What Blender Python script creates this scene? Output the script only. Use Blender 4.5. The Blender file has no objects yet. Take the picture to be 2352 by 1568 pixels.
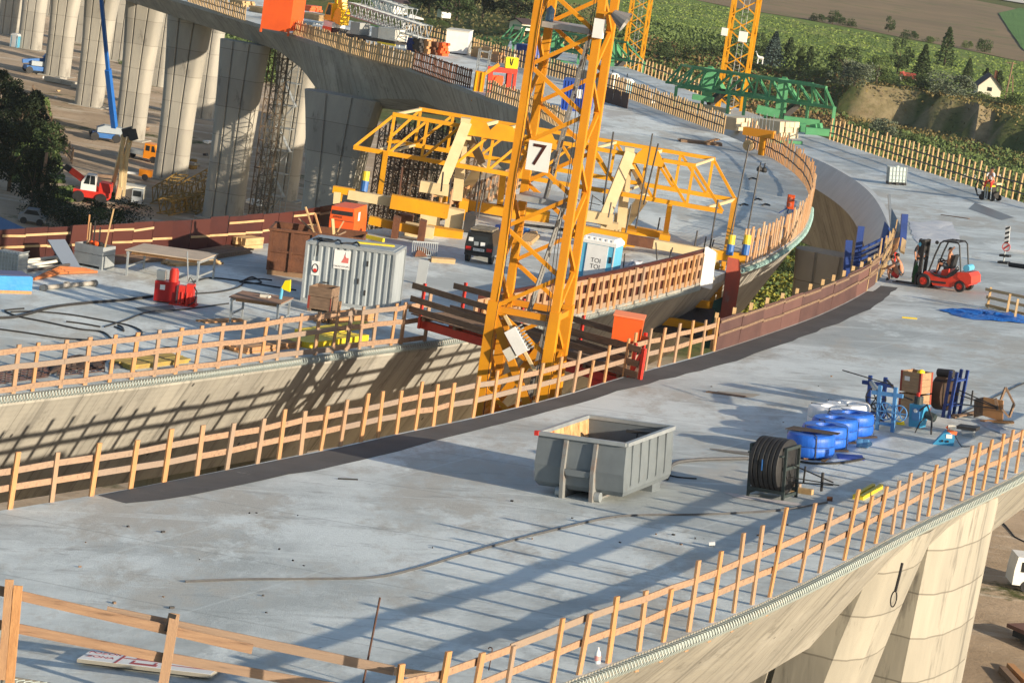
import bpy, math, random
from mathutils import Vector as V, Matrix
from math import sin, cos, pi, radians, atan2, sqrt, tan
random.seed(11)
S = bpy.context.scene
COL = S.collection
U = random.uniform
# ---------------------------------------------------------------- camera
F = 7000.0
TH = radians(8.5)
PT = atan2(1151, F)
fw = V((0, cos(PT), -sin(PT))); U0 = V((0, sin(PT), cos(PT))); R0 = V((1, 0, 0))
cr = R0 * cos(TH) + U0 * sin(TH); cu = U0 * cos(TH) - R0 * sin(TH)
cam = bpy.data.cameras.new('camera'); cam.sensor_width = 36; cam.lens = 36 * F / 2352
cam.clip_start = 1; cam.clip_end = 9000
co = bpy.data.objects.new('camera', cam); COL.objects.link(co)
m3 = Matrix((cr, cu, -fw)).transposed(); co.matrix_world = m3.to_4x4()
S.camera = co
def ray(x, y): return fw * F + cr * (x - 1176) - cu * (y - 784)
def D(x, y, d): return ray(x, y) * (d / F)
class Plane:
    "a surveyed deck or ground surface: picture point -> world point"
    def __init__(s, b, k, g):
        s.b, s.k, s.g = b, k, g
        N = cr * (-b * k) - cu * b + fw * ((g + b * 784 - b * k * 1176) / F)
        s.n = -N.normalized(); s.o = s(1176, 784)
    def s(s, x, y): return s.b * (y - s.k * x) + s.g
    def __call__(s, x, y, h=0):
        p = ray(x, y) / s.s(x, y)
        return p + s.n * h if h else p
    def z(s, x, y):
        return s.o.z - (s.n.x * (x - s.o.x) + s.n.y * (y - s.o.y)) / s.n.z
class Level:
    n = V((0, 0, 1))
    def __init__(s, z): s.h = z
    def __call__(s, x, y, h=0):
        r = ray(x, y); p = r * (s.h / r.z)
        return p + V((0, 0, h))
    def z(s, x, y): return s.h
PR = Plane(.0647, .061, 19.3)      # right-hand deck, banked to the left
PL = Plane(.0545, .11, 28.0)       # left-hand deck
PG = Level(-36.0)                  # valley floor
PF = Level(-31.0)                  # fields above the bank
Z = V((0, 0, 1))
def frame(o, x, n=Z):
    n = n.normalized(); y = n.cross(x).normalized(); x = y.cross(n)
    m = Matrix((x, y, n)).transposed().to_4x4(); m.translation = o
    return m
def setf(P, p0, p1, up=None):
    "frame with its origin at picture point p0, x towards p1, standing on surface P; also the distance"
    a = P(*p0); b = P(*p1)
    return frame(a, b - a, up or P.n), (b - a).length
def ang(P, p, deg, up=None):
    return frame(P(*p), V((cos(radians(deg)), sin(radians(deg)), 0)), up or P.n)
# ---------------------------------------------------------------- materials
MATS = {}
def nd(nt, t, **k):
    n = nt.nodes.new(t)
    for a, v in k.items(): setattr(n, a, v)
    return n
def mat(name, c1, c2=None, sc=2.0, rough=.75, bump=0.0, metal=0.0, stretch=(1, 1, 1), spots=None, spsc=1.0, spth=.62, rnd=None, detail=6, world=False, edge=(.35, .65), emit=None, alpha=None, spec=.4, trans=0, joints=None):
    if name in MATS: return MATS[name]
    m = bpy.data.materials.new(name); m.use_nodes = True; nt = m.node_tree; L = nt.links.new
    b = nt.nodes['Principled BSDF']
    b.inputs['Roughness'].default_value = rough; b.inputs['Metallic'].default_value = metal
    b.inputs['Specular IOR Level'].default_value = spec
    c1 = (*c1, 1)
    tc = nd(nt, 'ShaderNodeTexCoord'); mp = nd(nt, 'ShaderNodeMapping'); mp.inputs['Scale'].default_value = stretch
    L(tc.outputs['Object'], mp.inputs[0])
    col = None
    if c2:
        n = nd(nt, 'ShaderNodeTexNoise'); n.inputs['Scale'].default_value = sc; n.inputs['Detail'].default_value = detail; n.inputs['Roughness'].default_value = .65
        L(mp.outputs[0], n.inputs['Vector'])
        r = nd(nt, 'ShaderNodeValToRGB'); r.color_ramp.elements[0].position = edge[0]; r.color_ramp.elements[1].position = edge[1]
        r.color_ramp.elements[0].color = c1; r.color_ramp.elements[1].color = (*c2, 1)
        L(n.outputs['Fac'], r.inputs[0]); col = r.outputs[0]
    if spots:
        n2 = nd(nt, 'ShaderNodeTexNoise'); n2.inputs['Scale'].default_value = spsc; n2.inputs['Detail'].default_value = 8; n2.inputs['Roughness'].default_value = .7
        L(mp.outputs[0], n2.inputs['Vector'])
        r2 = nd(nt, 'ShaderNodeValToRGB'); r2.color_ramp.elements[0].position = spth; r2.color_ramp.elements[1].position = min(1, spth + .09)
        L(n2.outputs['Fac'], r2.inputs[0])
        mx = nd(nt, 'ShaderNodeMix', data_type='RGBA'); mx.inputs[7].default_value = (*spots, 1)
        if col: L(col, mx.inputs[6])
        else: mx.inputs[6].default_value = c1
        L(r2.outputs[0], mx.inputs[0]); col = mx.outputs[2]
    if rnd:
        oi = nd(nt, 'ShaderNodeObjectInfo'); r3 = nd(nt, 'ShaderNodeValToRGB')
        r3.color_ramp.elements[0].position = .45; r3.color_ramp.elements[1].position = 1
        r3.color_ramp.elements[0].color = (0, 0, 0, 1); r3.color_ramp.elements[1].color = (.8, .8, .8, 1)
        L(oi.outputs['Random'], r3.inputs[0])
        mx = nd(nt, 'ShaderNodeMix', data_type='RGBA'); mx.inputs[7].default_value = (*rnd, 1)
        if col: L(col, mx.inputs[6])
        else: mx.inputs[6].default_value = c1
        L(r3.outputs[0], mx.inputs[0]); col = mx.outputs[2]
    if joints:      # cast joints between the lifts
        gp = nd(nt, 'ShaderNodeSeparateXYZ'); L(tc.outputs['Object'], gp.inputs[0])
        nj = nd(nt, 'ShaderNodeTexNoise'); nj.inputs['Scale'].default_value = 1.2; L(tc.outputs['Object'], nj.inputs[0])
        def mth(op, a, c):
            x = nd(nt, 'ShaderNodeMath', operation=op)
            for k, q in ((0, a), (1, c)):
                if isinstance(q, (int, float)): x.inputs[k].default_value = q
                else: L(q, x.inputs[k])
            return x.outputs[0]
        zz = mth('ADD', gp.outputs[2], mth('MULTIPLY', nj.outputs[0], .06)); fr = mth('FRACT', mth('DIVIDE', zz, joints), 0); f2 = mth('LESS_THAN', fr, .035 / joints * 1.3)
        wob = mth('FLOOR', mth('DIVIDE', zz, joints), 0); wn = nd(nt, 'ShaderNodeTexWhiteNoise', noise_dimensions='1D'); L(wob, wn.inputs['W'])
        hs_ = nd(nt, 'ShaderNodeMix', data_type='RGBA', blend_type='MULTIPLY'); hs_.inputs[0].default_value = .16; L(col, hs_.inputs[6]); L(wn.outputs['Value'], hs_.inputs[7])
        mx = nd(nt, 'ShaderNodeMix', data_type='RGBA'); mx.inputs[7].default_value = (.13, .12, .1, 1); L(mth('MULTIPLY', f2, .7), mx.inputs[0]); L(hs_.outputs[2], mx.inputs[6]); col = mx.outputs[2]
    if bump:
        n3 = nd(nt, 'ShaderNodeTexNoise'); n3.inputs['Scale'].default_value = sc * 4; n3.inputs['Detail'].default_value = 6
        L(mp.outputs[0], n3.inputs['Vector'])
        bp = nd(nt, 'ShaderNodeBump'); bp.inputs['Strength'].default_value = bump; bp.inputs['Distance'].default_value = .05
        L(n3.outputs['Fac'], bp.inputs['Height']); L(bp.outputs[0], b.inputs['Normal'])
    if col: L(col, b.inputs['Base Color'])
    else: b.inputs['Base Color'].default_value = c1
    if emit: b.inputs['Emission Color'].default_value = (*c1[:3], 1); b.inputs['Emission Strength'].default_value = emit
    if trans: b.inputs['Transmission Weight'].default_value = trans
    MATS[name] = m
    return m
M_deck = None
wood = mat('pine_wood', (.54, .29, .125), (.42, .21, .09), 3, .8, .3, stretch=(6, 6, 1), spots=(.22, .11, .05), spsc=5, spth=.62, rnd=(.29, .235, .185))
woodr = mat('pine_rail_wood', (.40, .26, .165), (.30, .19, .125), 2, .8, .3, stretch=(.4, 6, 6), spots=(.16, .10, .065), spsc=2, spth=.58, rnd=(.27, .22, .18))
woody = mat('pale_timber', (.56, .38, .19), (.42, .27, .125), 2, .8, .3, spots=(.3, .18, .08), spsc=3, spth=.66, rnd=(.5, .36, .2))
woodg = mat('weathered_wood', (.26, .17, .11), (.16, .105, .07), 2.5, .85, .4, stretch=(1, 5, 5), spots=(.42, .24, .12), spsc=1.5, spth=.6)
crate_wood = mat('crate_wood', (.42, .27, .15), (.30, .19, .11), 3, .8, .4, stretch=(1, 4, 6), spots=(.16, .1, .06), spsc=4, spth=.66)
maroon = mat('maroon_plywood', (.066, .016, .012), (.046, .012, .010), 1.2, .5, .1, spots=(.11, .045, .03), spsc=.8, spth=.64, rnd=(.09, .026, .018))
maroong = mat('dusty_maroon_plywood', (.115, .06, .052), (.08, .042, .038), .8, .6, .1, spots=(.26, .17, .15), spsc=.6, spth=.7, rnd=(.18, .09, .075))
conc = mat('pale_concrete', (.43, .41, .355), (.34, .325, .29), .5, .9, .25, stretch=(1, 1, .35), spots=(.23, .215, .19), spsc=.9, spth=.58, joints=2.45)
concf = mat('board_marked_concrete', (.43, .41, .35), (.34, .325, .285), .8, .9, .25, stretch=(1, 1, .12), spots=(.20, .19, .165), spsc=1.2, spth=.56)
concj = mat('jointed_concrete', (.43, .405, .34), (.33, .315, .27), .8, .9, .25, stretch=(1, 1, .15), spots=(.20, .19, .165), spsc=1.1, spth=.55, joints=1.25)
yel = mat('crane_yellow', (.68, .285, .007), (.57, .225, .009), .8, .55, .05, spots=(.22, .10, .03), spsc=5, spth=.66, rnd=(.60, .23, .012))
yel2 = mat('traveller_yellow', (.68, .312, .004), (.57, .25, .007), .8, .55, .05, spots=(.34, .15, .02), spsc=4, spth=.66)
cream = mat('cream_paint', (.66, .52, .30), (.58, .44, .24), 1.2, .55, spots=(.4, .25, .1), spsc=3, spth=.7)
green = mat('traveller_green', (.085, .30, .14), (.06, .23, .105), 1, .55, spots=(.03, .1, .05), spsc=2, spth=.68)
steel = mat('galvanised_steel', (.40, .43, .44), (.30, .33, .35), 2, .45, metal=.35, spots=(.22, .22, .22), spsc=4, spth=.68)
dsteel = mat('dark_steel', (.035, .035, .037), (.055, .05, .048), 3, .55, metal=.3)
rust = mat('rusty_steel', (.16, .065, .032), (.10, .042, .024), 2.5, .85, .3, spots=(.26, .12, .05), spsc=3, spth=.62)
rust_rod = mat('rusty_rod', (.11, .05, .03), (.07, .035, .025), 3, .85)
skipg = mat('grey_skip_paint', (.165, .19, .205), (.132, .152, .165), 1.2, .55, .12, spots=(.15, .10, .07), spsc=2.6, spth=.64)
skipr = mat('rusty_skip_lining', (.62, .42, .20), (.36, .12, .035), 2.2, .8, .2, stretch=(1, 1.6, .6), edge=(.42, .62), spots=(.22, .06, .02), spsc=3, spth=.6)
black = mat('black_rubber', (.016, .016, .017), (.028, .028, .03), 4, .6)
orange = mat('orange_paint', (.80, .115, .018), (.72, .10, .018), 1.2, .5, spots=(.45, .07, .02), spsc=3, spth=.72)
red = mat('red_paint', (.60, .035, .022), (.50, .03, .02), 2, .45, spots=(.22, .02, .015), spsc=4, spth=.68)
redf = mat('forklift_red', (.72, .06, .03), (.64, .05, .028), 2, .35, spots=(.35, .12, .08), spsc=3, spth=.72)
blue = mat('blue_paint', (.035, .15, .42), (.03, .12, .36), 2, .5, spots=(.06, .1, .18), spsc=4, spth=.68)
blued = mat('deep_blue_steel', (.018, .05, .22), (.014, .04, .17), 2, .5)
bluef = mat('blue_wrap', (.022, .14, .62), (.015, .105, .50), 3, .42, .22, stretch=(4, 4, .25), spots=(.06, .25, .75), spsc=4, spth=.58)
whitef = mat('white_wrap', (.80, .82, .84), (.68, .71, .76), 3, .4, .22, stretch=(4, 4, .25))
white = mat('white_paint', (.80, .80, .78), (.72, .72, .70), 2, .5)
offw = mat('offwhite_panel', (.66, .64, .56), (.56, .54, .47), 1.5, .7, spots=(.4, .37, .3), spsc=2, spth=.68)
lblue = mat('toilet_blue', (.13, .46, .66), (.11, .42, .62), 2, .4)
tblue = mat('tarp_blue', (.03, .20, .68), (.02, .15, .55), 2.5, .35, .8)
yelp = mat('yellow_beam_paint', (.80, .60, .03), (.70, .52, .04), 2, .5, spots=(.3, .22, .05), spsc=4, spth=.66)
brightyel = mat('bright_yellow_plastic', (.85, .66, .01), None, 1, .4)
glass = mat('dark_glass', (.02, .025, .028), None, 1, .08, spec=.6)
skin = mat('skin', (.50, .24, .14), (.44, .20, .115), 6, .6)
hair = mat('dark_hair', (.02, .014, .01), None, 1, .7)
rope = mat('black_hose', (.020, .020, .022), (.035, .034, .034), 5, .6)
hosel = mat('dusty_hose', (.075, .075, .08), (.11, .11, .11), 4, .7)
loopm = mat('rebar_loop_steel', (.46, .52, .50), (.34, .40, .38), 6, .6, spots=(.22, .12, .07), spsc=3, spth=.66)
teal = mat('teal_edge_form', (.36, .56, .53), (.30, .48, .46), 2, .7, spots=(.5, .6, .58), spsc=4, spth=.6)
pink = mat('plastic_pipe_orange', (.50, .17, .05), (.42, .14, .05), 2, .6)
pvc = mat('white_pipe', (.70, .66, .56), (.60, .56, .48), 2, .5)
insul = mat('black_label', (.02, .02, .02), None, 1, .6)
signred = mat('sign_red', (.55, .03, .02), None, 1, .6)
brown7 = mat('numeral_brown', (.055, .012, .008), None, 1, .6)
cabyel = mat('mobile_crane_yellow', (.82, .46, .006), None, 1, .35)
scrapy = mat('scrap_yellow', (.32, .19, .03), (.20, .12, .03), 2, .7)
scaf = mat('shoring_steel', (.13, .115, .085), (.09, .08, .06), 2, .7, rnd=(.16, .08, .04))
# ---------------------------------------------------------------- mesh building
class MB:
    def __init__(s): s.v = []; s.f = []; s.M = None
    def add(s, vs, fs):
        n = len(s.v)
        s.v += [tuple(s.M @ V(q)) for q in vs] if s.M else [tuple(q) for q in vs]
        s.f += [tuple(n + i for i in f) for f in fs]
        return s
    def box(s, c, d, R=None):
        vs = []
        for k in (-.5, .5):
            for j in (-.5, .5):
                for i in (-.5, .5):
                    q = V((i * d[0], j * d[1], k * d[2]))
                    if R: q = R @ q
                    vs.append(q + V(c))
        return s.add(vs, [(0, 2, 3, 1), (4, 5, 7, 6), (0, 1, 5, 4), (2, 6, 7, 3), (0, 4, 6, 2), (1, 3, 7, 5)])
    def bx(s, x0, x1, y0, y1, z0, z1): return s.box(((x0 + x1) / 2, (y0 + y1) / 2, (z0 + z1) / 2), (x1 - x0, y1 - y0, z1 - z0))
    def beam(s, a, b, w, h=None, up=Z):
        a, b = V(a), V(b); h = h or w; d = b - a
        if d.length < 1e-6: return s
        x = d.normalized(); u = V(up)
        if abs(x.dot(u)) > .98: u = V((1, 0, 0)) if abs(x.x) < .9 else V((0, 1, 0))
        y = u.cross(x).normalized(); z = x.cross(y)
        R = Matrix((x, y, z)).transposed()
        return s.box((a + b) / 2, (d.length, w, h), R)
    def tube(s, pts, r, n=6, close=False, cap=True):
        pts = [V(p) for p in pts]; N = len(pts); vs = []; fs = []
        rs = r if isinstance(r, (list, tuple)) else [r] * N
        pu = None
        for i, p in enumerate(pts):
            if close: t = pts[(i + 1) % N] - pts[i - 1]
            else: t = pts[min(i + 1, N - 1)] - pts[max(i - 1, 0)]
            t = t.normalized() if t.length > 1e-9 else V((0, 0, 1))
            if pu is None: pu = t.cross(V((.13, .27, .95))); pu = pu.normalized() if pu.length > .05 else t.orthogonal().normalized()
            u = (pu - t * pu.dot(t)); u = u.normalized() if u.length > 1e-4 else t.orthogonal().normalized()
            pu = u; w = t.cross(u)
            for k in range(n):
                a = 2 * pi * k / n
                vs.append(p + (u * cos(a) + w * sin(a)) * rs[i])
        for i in range(N if close else N - 1):
            for k in range(n):
                j = (i + 1) % N
                fs.append((i * n + k, i * n + (k + 1) % n, j * n + (k + 1) % n, j * n + k))
        if cap and not close: fs += [tuple(range(n))[::-1], tuple((N - 1) * n + k for k in range(n))]
        return s.add(vs, fs)
    def cyl(s, a, b, r, n=12, r2=None): return s.tube([a, b], [r, r if r2 is None else r2], n)
    def prism(s, poly, y0, y1):
        "polygon in (x,z) extruded along y"
        n = len(poly); vs = [(x, y0, z) for x, z in poly] + [(x, y1, z) for x, z in poly]
        fs = [tuple(range(n)), tuple(range(2 * n - 1, n - 1, -1))] + [(i, n + i, n + (i + 1) % n, (i + 1) % n) for i in range(n)]
        return s.add(vs, fs)
    def lathe(s, prof, o=(0, 0, 0), n=24):
        vs = []; fs = []; m = len(prof)
        for k in range(n):
            a = 2 * pi * k / n
            vs += [(o[0] + r * cos(a), o[1] + r * sin(a), o[2] + z) for r, z in prof]
        for k in range(n):
            for i in range(m - 1):
                k2 = (k + 1) % n
                fs.append((k * m + i, k2 * m + i, k2 * m + i + 1, k * m + i + 1))
        return s.add(vs, fs)
    def poly(s, pts, h=0.0):
        "flat slab: polygon (any plane) with optional thickness along its normal"
        pts = [V(p) for p in pts]; n = len(pts)
        if not h: return s.add(pts, [tuple(range(n))])
        nn = V((0, 0, 0))
        for i in range(n): nn += pts[i].cross(pts[(i + 1) % n])
        nn = nn.normalized() * h
        return s.add(pts + [p + nn for p in pts], [tuple(range(n))[::-1], tuple(range(n, 2 * n))] + [(i, (i + 1) % n, n + (i + 1) % n, n + i) for i in range(n)])
    def loft(s, rings, cap=True):
        n = len(rings[0]); vs = [q for r in rings for q in r]; fs = []
        for i in range(len(rings) - 1):
            for k in range(n): fs.append((i * n + k, i * n + (k + 1) % n, (i + 1) * n + (k + 1) % n, (i + 1) * n + k))
        if cap: fs += [tuple(range(n))[::-1], tuple((len(rings) - 1) * n + k for k in range(n))]
        return s.add(vs, fs)
def build(name, mb, m, parent=None, smooth=False, M=None):
    me = bpy.data.meshes.new(name); me.from_pydata(mb.v, [], mb.f); me.update()
    o = bpy.data.objects.new(name, me); COL.objects.link(o); me.materials.append(m)
    if smooth:
        me.polygons.foreach_set('use_smooth', [True] * len(me.polygons))
        try: me.set_sharp_from_angle(angle=radians(35))
        except Exception: pass
    if parent: o.parent = parent
    if M is not None: o.matrix_local = M
    return o
def tag(o, label, cat, group=None):
    o['label'] = label; o['category'] = cat
    if group: o['group'] = group
    return o
def thing(name, label, cat, M=None, group=None):
    o = bpy.data.objects.new(name, None); COL.objects.link(o); o.empty_display_size = .2
    if M is not None: o.matrix_world = M
    return tag(o, label, cat, group)
def single(name, mb, m, label, cat, M=None, group=None, smooth=False):
    o = build(name, mb, m, None, smooth)
    if M is not None: o.matrix_world = M
    return tag(o, label, cat, group)
def structure(o): o['kind'] = 'structure'; return o
def stuff(o): o['kind'] = 'stuff'; return o
def kids(o): return [c for c in COL.objects if c.parent == o]
KID = {}
def copytree(o, M=None, label=None):
    c = o.copy(); COL.objects.link(c)
    if M is not None: c.matrix_world = M
    if label: c['label'] = label
    for ch in list(o.children):
        d = ch.copy(); COL.objects.link(d); d.parent = c
        for g in list(ch.children):
            e = g.copy(); COL.objects.link(e); e.parent = d
    return c
def text(name, body, size, m, parent, M, ex=.004):
    cu_ = bpy.data.curves.new(name, 'FONT'); cu_.body = body; cu_.size = size; cu_.extrude = ex; cu_.align_x = 'CENTER'; cu_.align_y = 'CENTER'
    t = bpy.data.objects.new(name, cu_); COL.objects.link(t)
    dg = bpy.context.evaluated_depsgraph_get()
    me = bpy.data.meshes.new_from_object(t.evaluated_get(dg))
    bpy.data.objects.remove(t)
    o = bpy.data.objects.new(name, me); COL.objects.link(o); me.materials.clear(); me.materials.append(m)
    o.parent = parent; o.matrix_local = M
    return o
def upright(o, x=V((1, 0, 0)), n=V((0, 0, 1))):
    "text matrix: letters run along x, tops towards n"
    x = V(x).normalized(); n = V(n).normalized(); z = x.cross(n)
    m = Matrix((x, n, z)).transposed().to_4x4(); m.translation = V(o); return m
def lerp(a, b, t): return tuple(a[i] + (b[i] - a[i]) * t for i in range(len(a)))
def along(pts, n):
    "resample a polyline evenly"
    pts = [V(p) for p in pts]; L = [0]
    for a, b in zip(pts, pts[1:]): L.append(L[-1] + (b - a).length)
    out = []; j = 0
    for i in range(n):
        d = L[-1] * i / (n - 1)
        while j < len(L) - 2 and L[j + 1] < d: j += 1
        t = (d - L[j]) / max(L[j + 1] - L[j], 1e-9); out.append(pts[j].lerp(pts[j + 1], t))
    return out
def smoothline(pts, k=6):
    "Catmull-Rom through picture points"
    P = [V((*p, 0)) if len(p) == 2 else V(p) for p in pts]; out = []
    for i in range(len(P) - 1):
        a, b, c, d = P[max(i - 1, 0)], P[i], P[i + 1], P[min(i + 2, len(P) - 1)]
        for j in range(k):
            t = j / k
            out.append(.5 * ((2 * b) + (c - a) * t + (2 * a - 5 * b + 4 * c - d) * t * t + (3 * b - a - 3 * c + d) * t ** 3))
    out.append(P[-1]); return out
def plen(pts): return sum((b - a).length for a, b in zip(pts, pts[1:]))
def pxline(P, pts, k=6): return [P(q.x, q.y) for q in smoothline(pts, k)]
# ---------------------------------------------------------------- light
SE = radians(16.5); SD = V((.805 * cos(SE), -.593 * cos(SE), sin(SE)))   # towards the sun
w = bpy.data.worlds.new('World'); S.world = w; w.use_nodes = True; nt = w.node_tree
sk = nt.nodes.new('ShaderNodeTexSky'); sk.sky_type = 'NISHITA'; sk.sun_disc = False; sk.sun_elevation = SE
sk.sun_rotation = atan2(SD.x, SD.y); sk.altitude = 300; sk.air_density = 1.0; sk.dust_density = 1.0; sk.ozone_density = .7
bg = nt.nodes['Background']; bg.inputs[1].default_value = .09; nt.links.new(sk.outputs[0], bg.inputs[0])
su = bpy.data.lights.new('sun', 'SUN'); su.energy = 4.6; su.angle = radians(.53); su.color = (1, .85, .65)
so = bpy.data.objects.new('sun', su); COL.objects.link(so); so.rotation_euler = SD.to_track_quat('Z', 'Y').to_euler()
S.view_settings.view_transform = 'Standard'; S.view_settings.look = 'None'; S.view_settings.exposure = .72; S.view_settings.gamma = 1
S.render.engine = 'CYCLES'; S.cycles.max_bounces = 5; S.cycles.use_denoising = True
# ---------------------------------------------------------------- deck concrete
def deckmat(name, base, lite, dark, warm):
    m = bpy.data.materials.new(name); m.use_nodes = True; nt = m.node_tree; L = nt.links.new; b = nt.nodes['Principled BSDF']
    tc = nd(nt, 'ShaderNodeTexCoord')
    def nz(sc, det=8, ro=.6, st=(1, 1, 1), rot=0):
        mp = nd(nt, 'ShaderNodeMapping'); mp.inputs['Scale'].default_value = st; mp.inputs['Rotation'].default_value = (0, 0, rot); L(tc.outputs['Object'], mp.inputs[0])
        n = nd(nt, 'ShaderNodeTexNoise'); n.inputs['Scale'].default_value = sc; n.inputs['Detail'].default_value = det; n.inputs['Roughness'].default_value = ro; L(mp.outputs[0], n.inputs[0]); return n.outputs[0]
    def rp(f, a, c):
        r = nd(nt, 'ShaderNodeMapRange'); r.inputs[1].default_value = a; r.inputs[2].default_value = c; L(f, r.inputs[0]); return r.outputs[0]
    def mix(f, a, c):
        x = nd(nt, 'ShaderNodeMix', data_type='RGBA'); L(f, x.inputs[0])
        for k, q in ((6, a), (7, c)):
            if isinstance(q, tuple): x.inputs[k].default_value = (*q, 1)
            else: L(q, x.inputs[k])
        return x.outputs[2]
    c = mix(rp(nz(.12, 8, .7), .42, .58), base, lite)
    c = mix(rp(nz(.33, 10, .72, (1, .45, 1), .5), .50, .60), c, warm)
    c = mix(rp(nz(.9, 12, .78, (.5, 1.4, 1), -.45), .55, .74), c, dark)
    c = mix(rp(nz(.22, 9, .7, (1, .6, 1), .9), .55, .62), c, lite)
    c = mix(rp(nz(.6, 12, .7, (.16, 1.6, 1), -.46), .57, .70), c, lite)
    c = mix(rp(nz(.75, 12, .75, (.12, 1.3, 1), -.30), .60, .76), c, dark)
    c = mix(rp(nz(8, 8, .75), .66, .72), c, tuple(q * .5 for q in base))
    c = mix(rp(nz(2.6, 10, .8), .62, .72), c, tuple(q * .45 for q in base))
    # broom lines and day joints across the slab
    mp = nd(nt, 'ShaderNodeMapping'); mp.inputs['Rotation'].default_value = (0, 0, radians(27)); L(tc.outputs['Object'], mp.inputs[0])
    wv = nd(nt, 'ShaderNodeTexWave'); wv.bands_direction = 'Y'; wv.inputs['Scale'].default_value = .062; wv.inputs['Distortion'].default_value = .25; wv.inputs['Detail'].default_value = 1; L(mp.outputs[0], wv.inputs[0])
    wx = nd(nt, 'ShaderNodeTexWave'); wx.bands_direction = 'X'; wx.inputs['Scale'].default_value = .07; wx.inputs['Distortion'].default_value = .4; L(mp.outputs[0], wx.inputs[0])
    f = rp(wv.outputs[1], .9985, 1); x = nd(nt, 'ShaderNodeMath', operation='MULTIPLY'); L(f, x.inputs[0]); x.inputs[1].default_value = .35
    c = mix(x.outputs[0], c, tuple(q * .5 for q in base))
    f = rp(wx.outputs[1], .9985, 1); x = nd(nt, 'ShaderNodeMath', operation='MULTIPLY'); L(f, x.inputs[0]); x.inputs[1].default_value = .3
    c = mix(x.outputs[0], c, lite)
    L(c, b.inputs['Base Color']); b.inputs['Roughness'].default_value = .62; b.inputs['Specular IOR Level'].default_value = .5
    bp = nd(nt, 'ShaderNodeBump'); bp.inputs['Strength'].default_value = .55; bp.inputs['Distance'].default_value = .05; L(nz(5, 14, .82), bp.inputs['Height']); L(bp.outputs[0], b.inputs['Normal'])
    return m
M_deck = deckmat('deck_concrete', (.44, .475, .465), (.72, .775, .765), (.24, .252, .245), (.49, .485, .44))
def girdmat():
    m = bpy.data.materials.new('formed_girder_concrete'); m.use_nodes = True; nt = m.node_tree; L = nt.links.new; b = nt.nodes['Principled BSDF']; b.inputs['Roughness'].default_value = .9
    uv = nd(nt, 'ShaderNodeUVMap'); tc = nd(nt, 'ShaderNodeTexCoord')
    def nz(sc, st, det=9, ro=.7, src=None):
        mp = nd(nt, 'ShaderNodeMapping'); mp.inputs['Scale'].default_value = st; L((src or uv).outputs[0 if src is None else 'Object'], mp.inputs[0]); n = nd(nt, 'ShaderNodeTexNoise'); n.inputs['Scale'].default_value = sc; n.inputs['Detail'].default_value = det; n.inputs['Roughness'].default_value = ro; L(mp.outputs[0], n.inputs[0]); return n.outputs[0]
    def rp(f, a, c, hi=1):
        r = nd(nt, 'ShaderNodeMapRange'); r.inputs[1].default_value = a; r.inputs[2].default_value = c; r.inputs[4].default_value = hi; L(f, r.inputs[0]); return r.outputs[0]
    def mix(f, a, c):
        x = nd(nt, 'ShaderNodeMix', data_type='RGBA'); L(f, x.inputs[0])
        for k, q in ((6, a), (7, c)):
            if isinstance(q, tuple): x.inputs[k].default_value = (*q, 1)
            else: L(q, x.inputs[k])
        return x.outputs[2]
    c = mix(rp(nz(.5, (1, .6, 1)), .42, .58), (.42, .40, .345), (.34, .325, .285))
    c = mix(rp(nz(1.0, (2.6, .16, 1)), .50, .62, .85), c, (.22, .21, .185))
    c = mix(rp(nz(.35, (1, .8, 1), 6), .54, .62, .5), c, (.50, .485, .44))
    c = mix(rp(nz(.7, (1, 1, 1), 11, .8), .55, .66, .8), c, (.19, .18, .155))
    br = nd(nt, 'ShaderNodeTexBrick'); br.inputs['Scale'].default_value = 1; br.inputs['Brick Width'].default_value = 2.5; br.inputs['Row Height'].default_value = 60; br.inputs['Mortar Size'].default_value = .022; br.inputs['Mortar Smooth'].default_value = .2; br.inputs['Color1'].default_value = (1, 1, 1, 1); br.inputs['Color2'].default_value = (.80, .80, .80, 1); br.inputs['Mortar'].default_value = (.55, .55, .55, 1); L(uv.outputs[0], br.inputs[0])
    x = nd(nt, 'ShaderNodeMix', data_type='RGBA', blend_type='MULTIPLY'); x.inputs[0].default_value = .8; L(c, x.inputs[6]); L(br.outputs[0], x.inputs[7]); c = x.outputs[2]
    wv = nd(nt, 'ShaderNodeTexWave'); wv.bands_direction = 'Y'; wv.inputs['Scale'].default_value = 2.2; wv.inputs['Distortion'].default_value = .6; L(uv.outputs[0], wv.inputs[0])
    c = mix(rp(wv.outputs[1], .0, 1, .06), c, (.25, .24, .21))
    vo = nd(nt, 'ShaderNodeTexVoronoi'); vo.inputs['Scale'].default_value = .8; vo.inputs['Randomness'].default_value = .35; L(uv.outputs[0], vo.inputs[0])
    lt = nd(nt, 'ShaderNodeMath', operation='LESS_THAN'); lt.inputs[1].default_value = .045; L(vo.outputs[0], lt.inputs[0]); c = mix(lt.outputs[0], c, (.07, .065, .06))
    L(c, b.inputs['Base Color']); bp = nd(nt, 'ShaderNodeBump'); bp.inputs['Strength'].default_value = .15; bp.inputs['Distance'].default_value = .01; L(wv.outputs[1], bp.inputs['Height']); L(bp.outputs[0], b.inputs['Normal'])
    return m
M_gird = girdmat()
M_seal = mat('dark_sealing_strip', (.105, .105, .108), (.075, .075, .078), .5, .85, .2, spots=(.30, .29, .28), spsc=.9, spth=.64)
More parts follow.
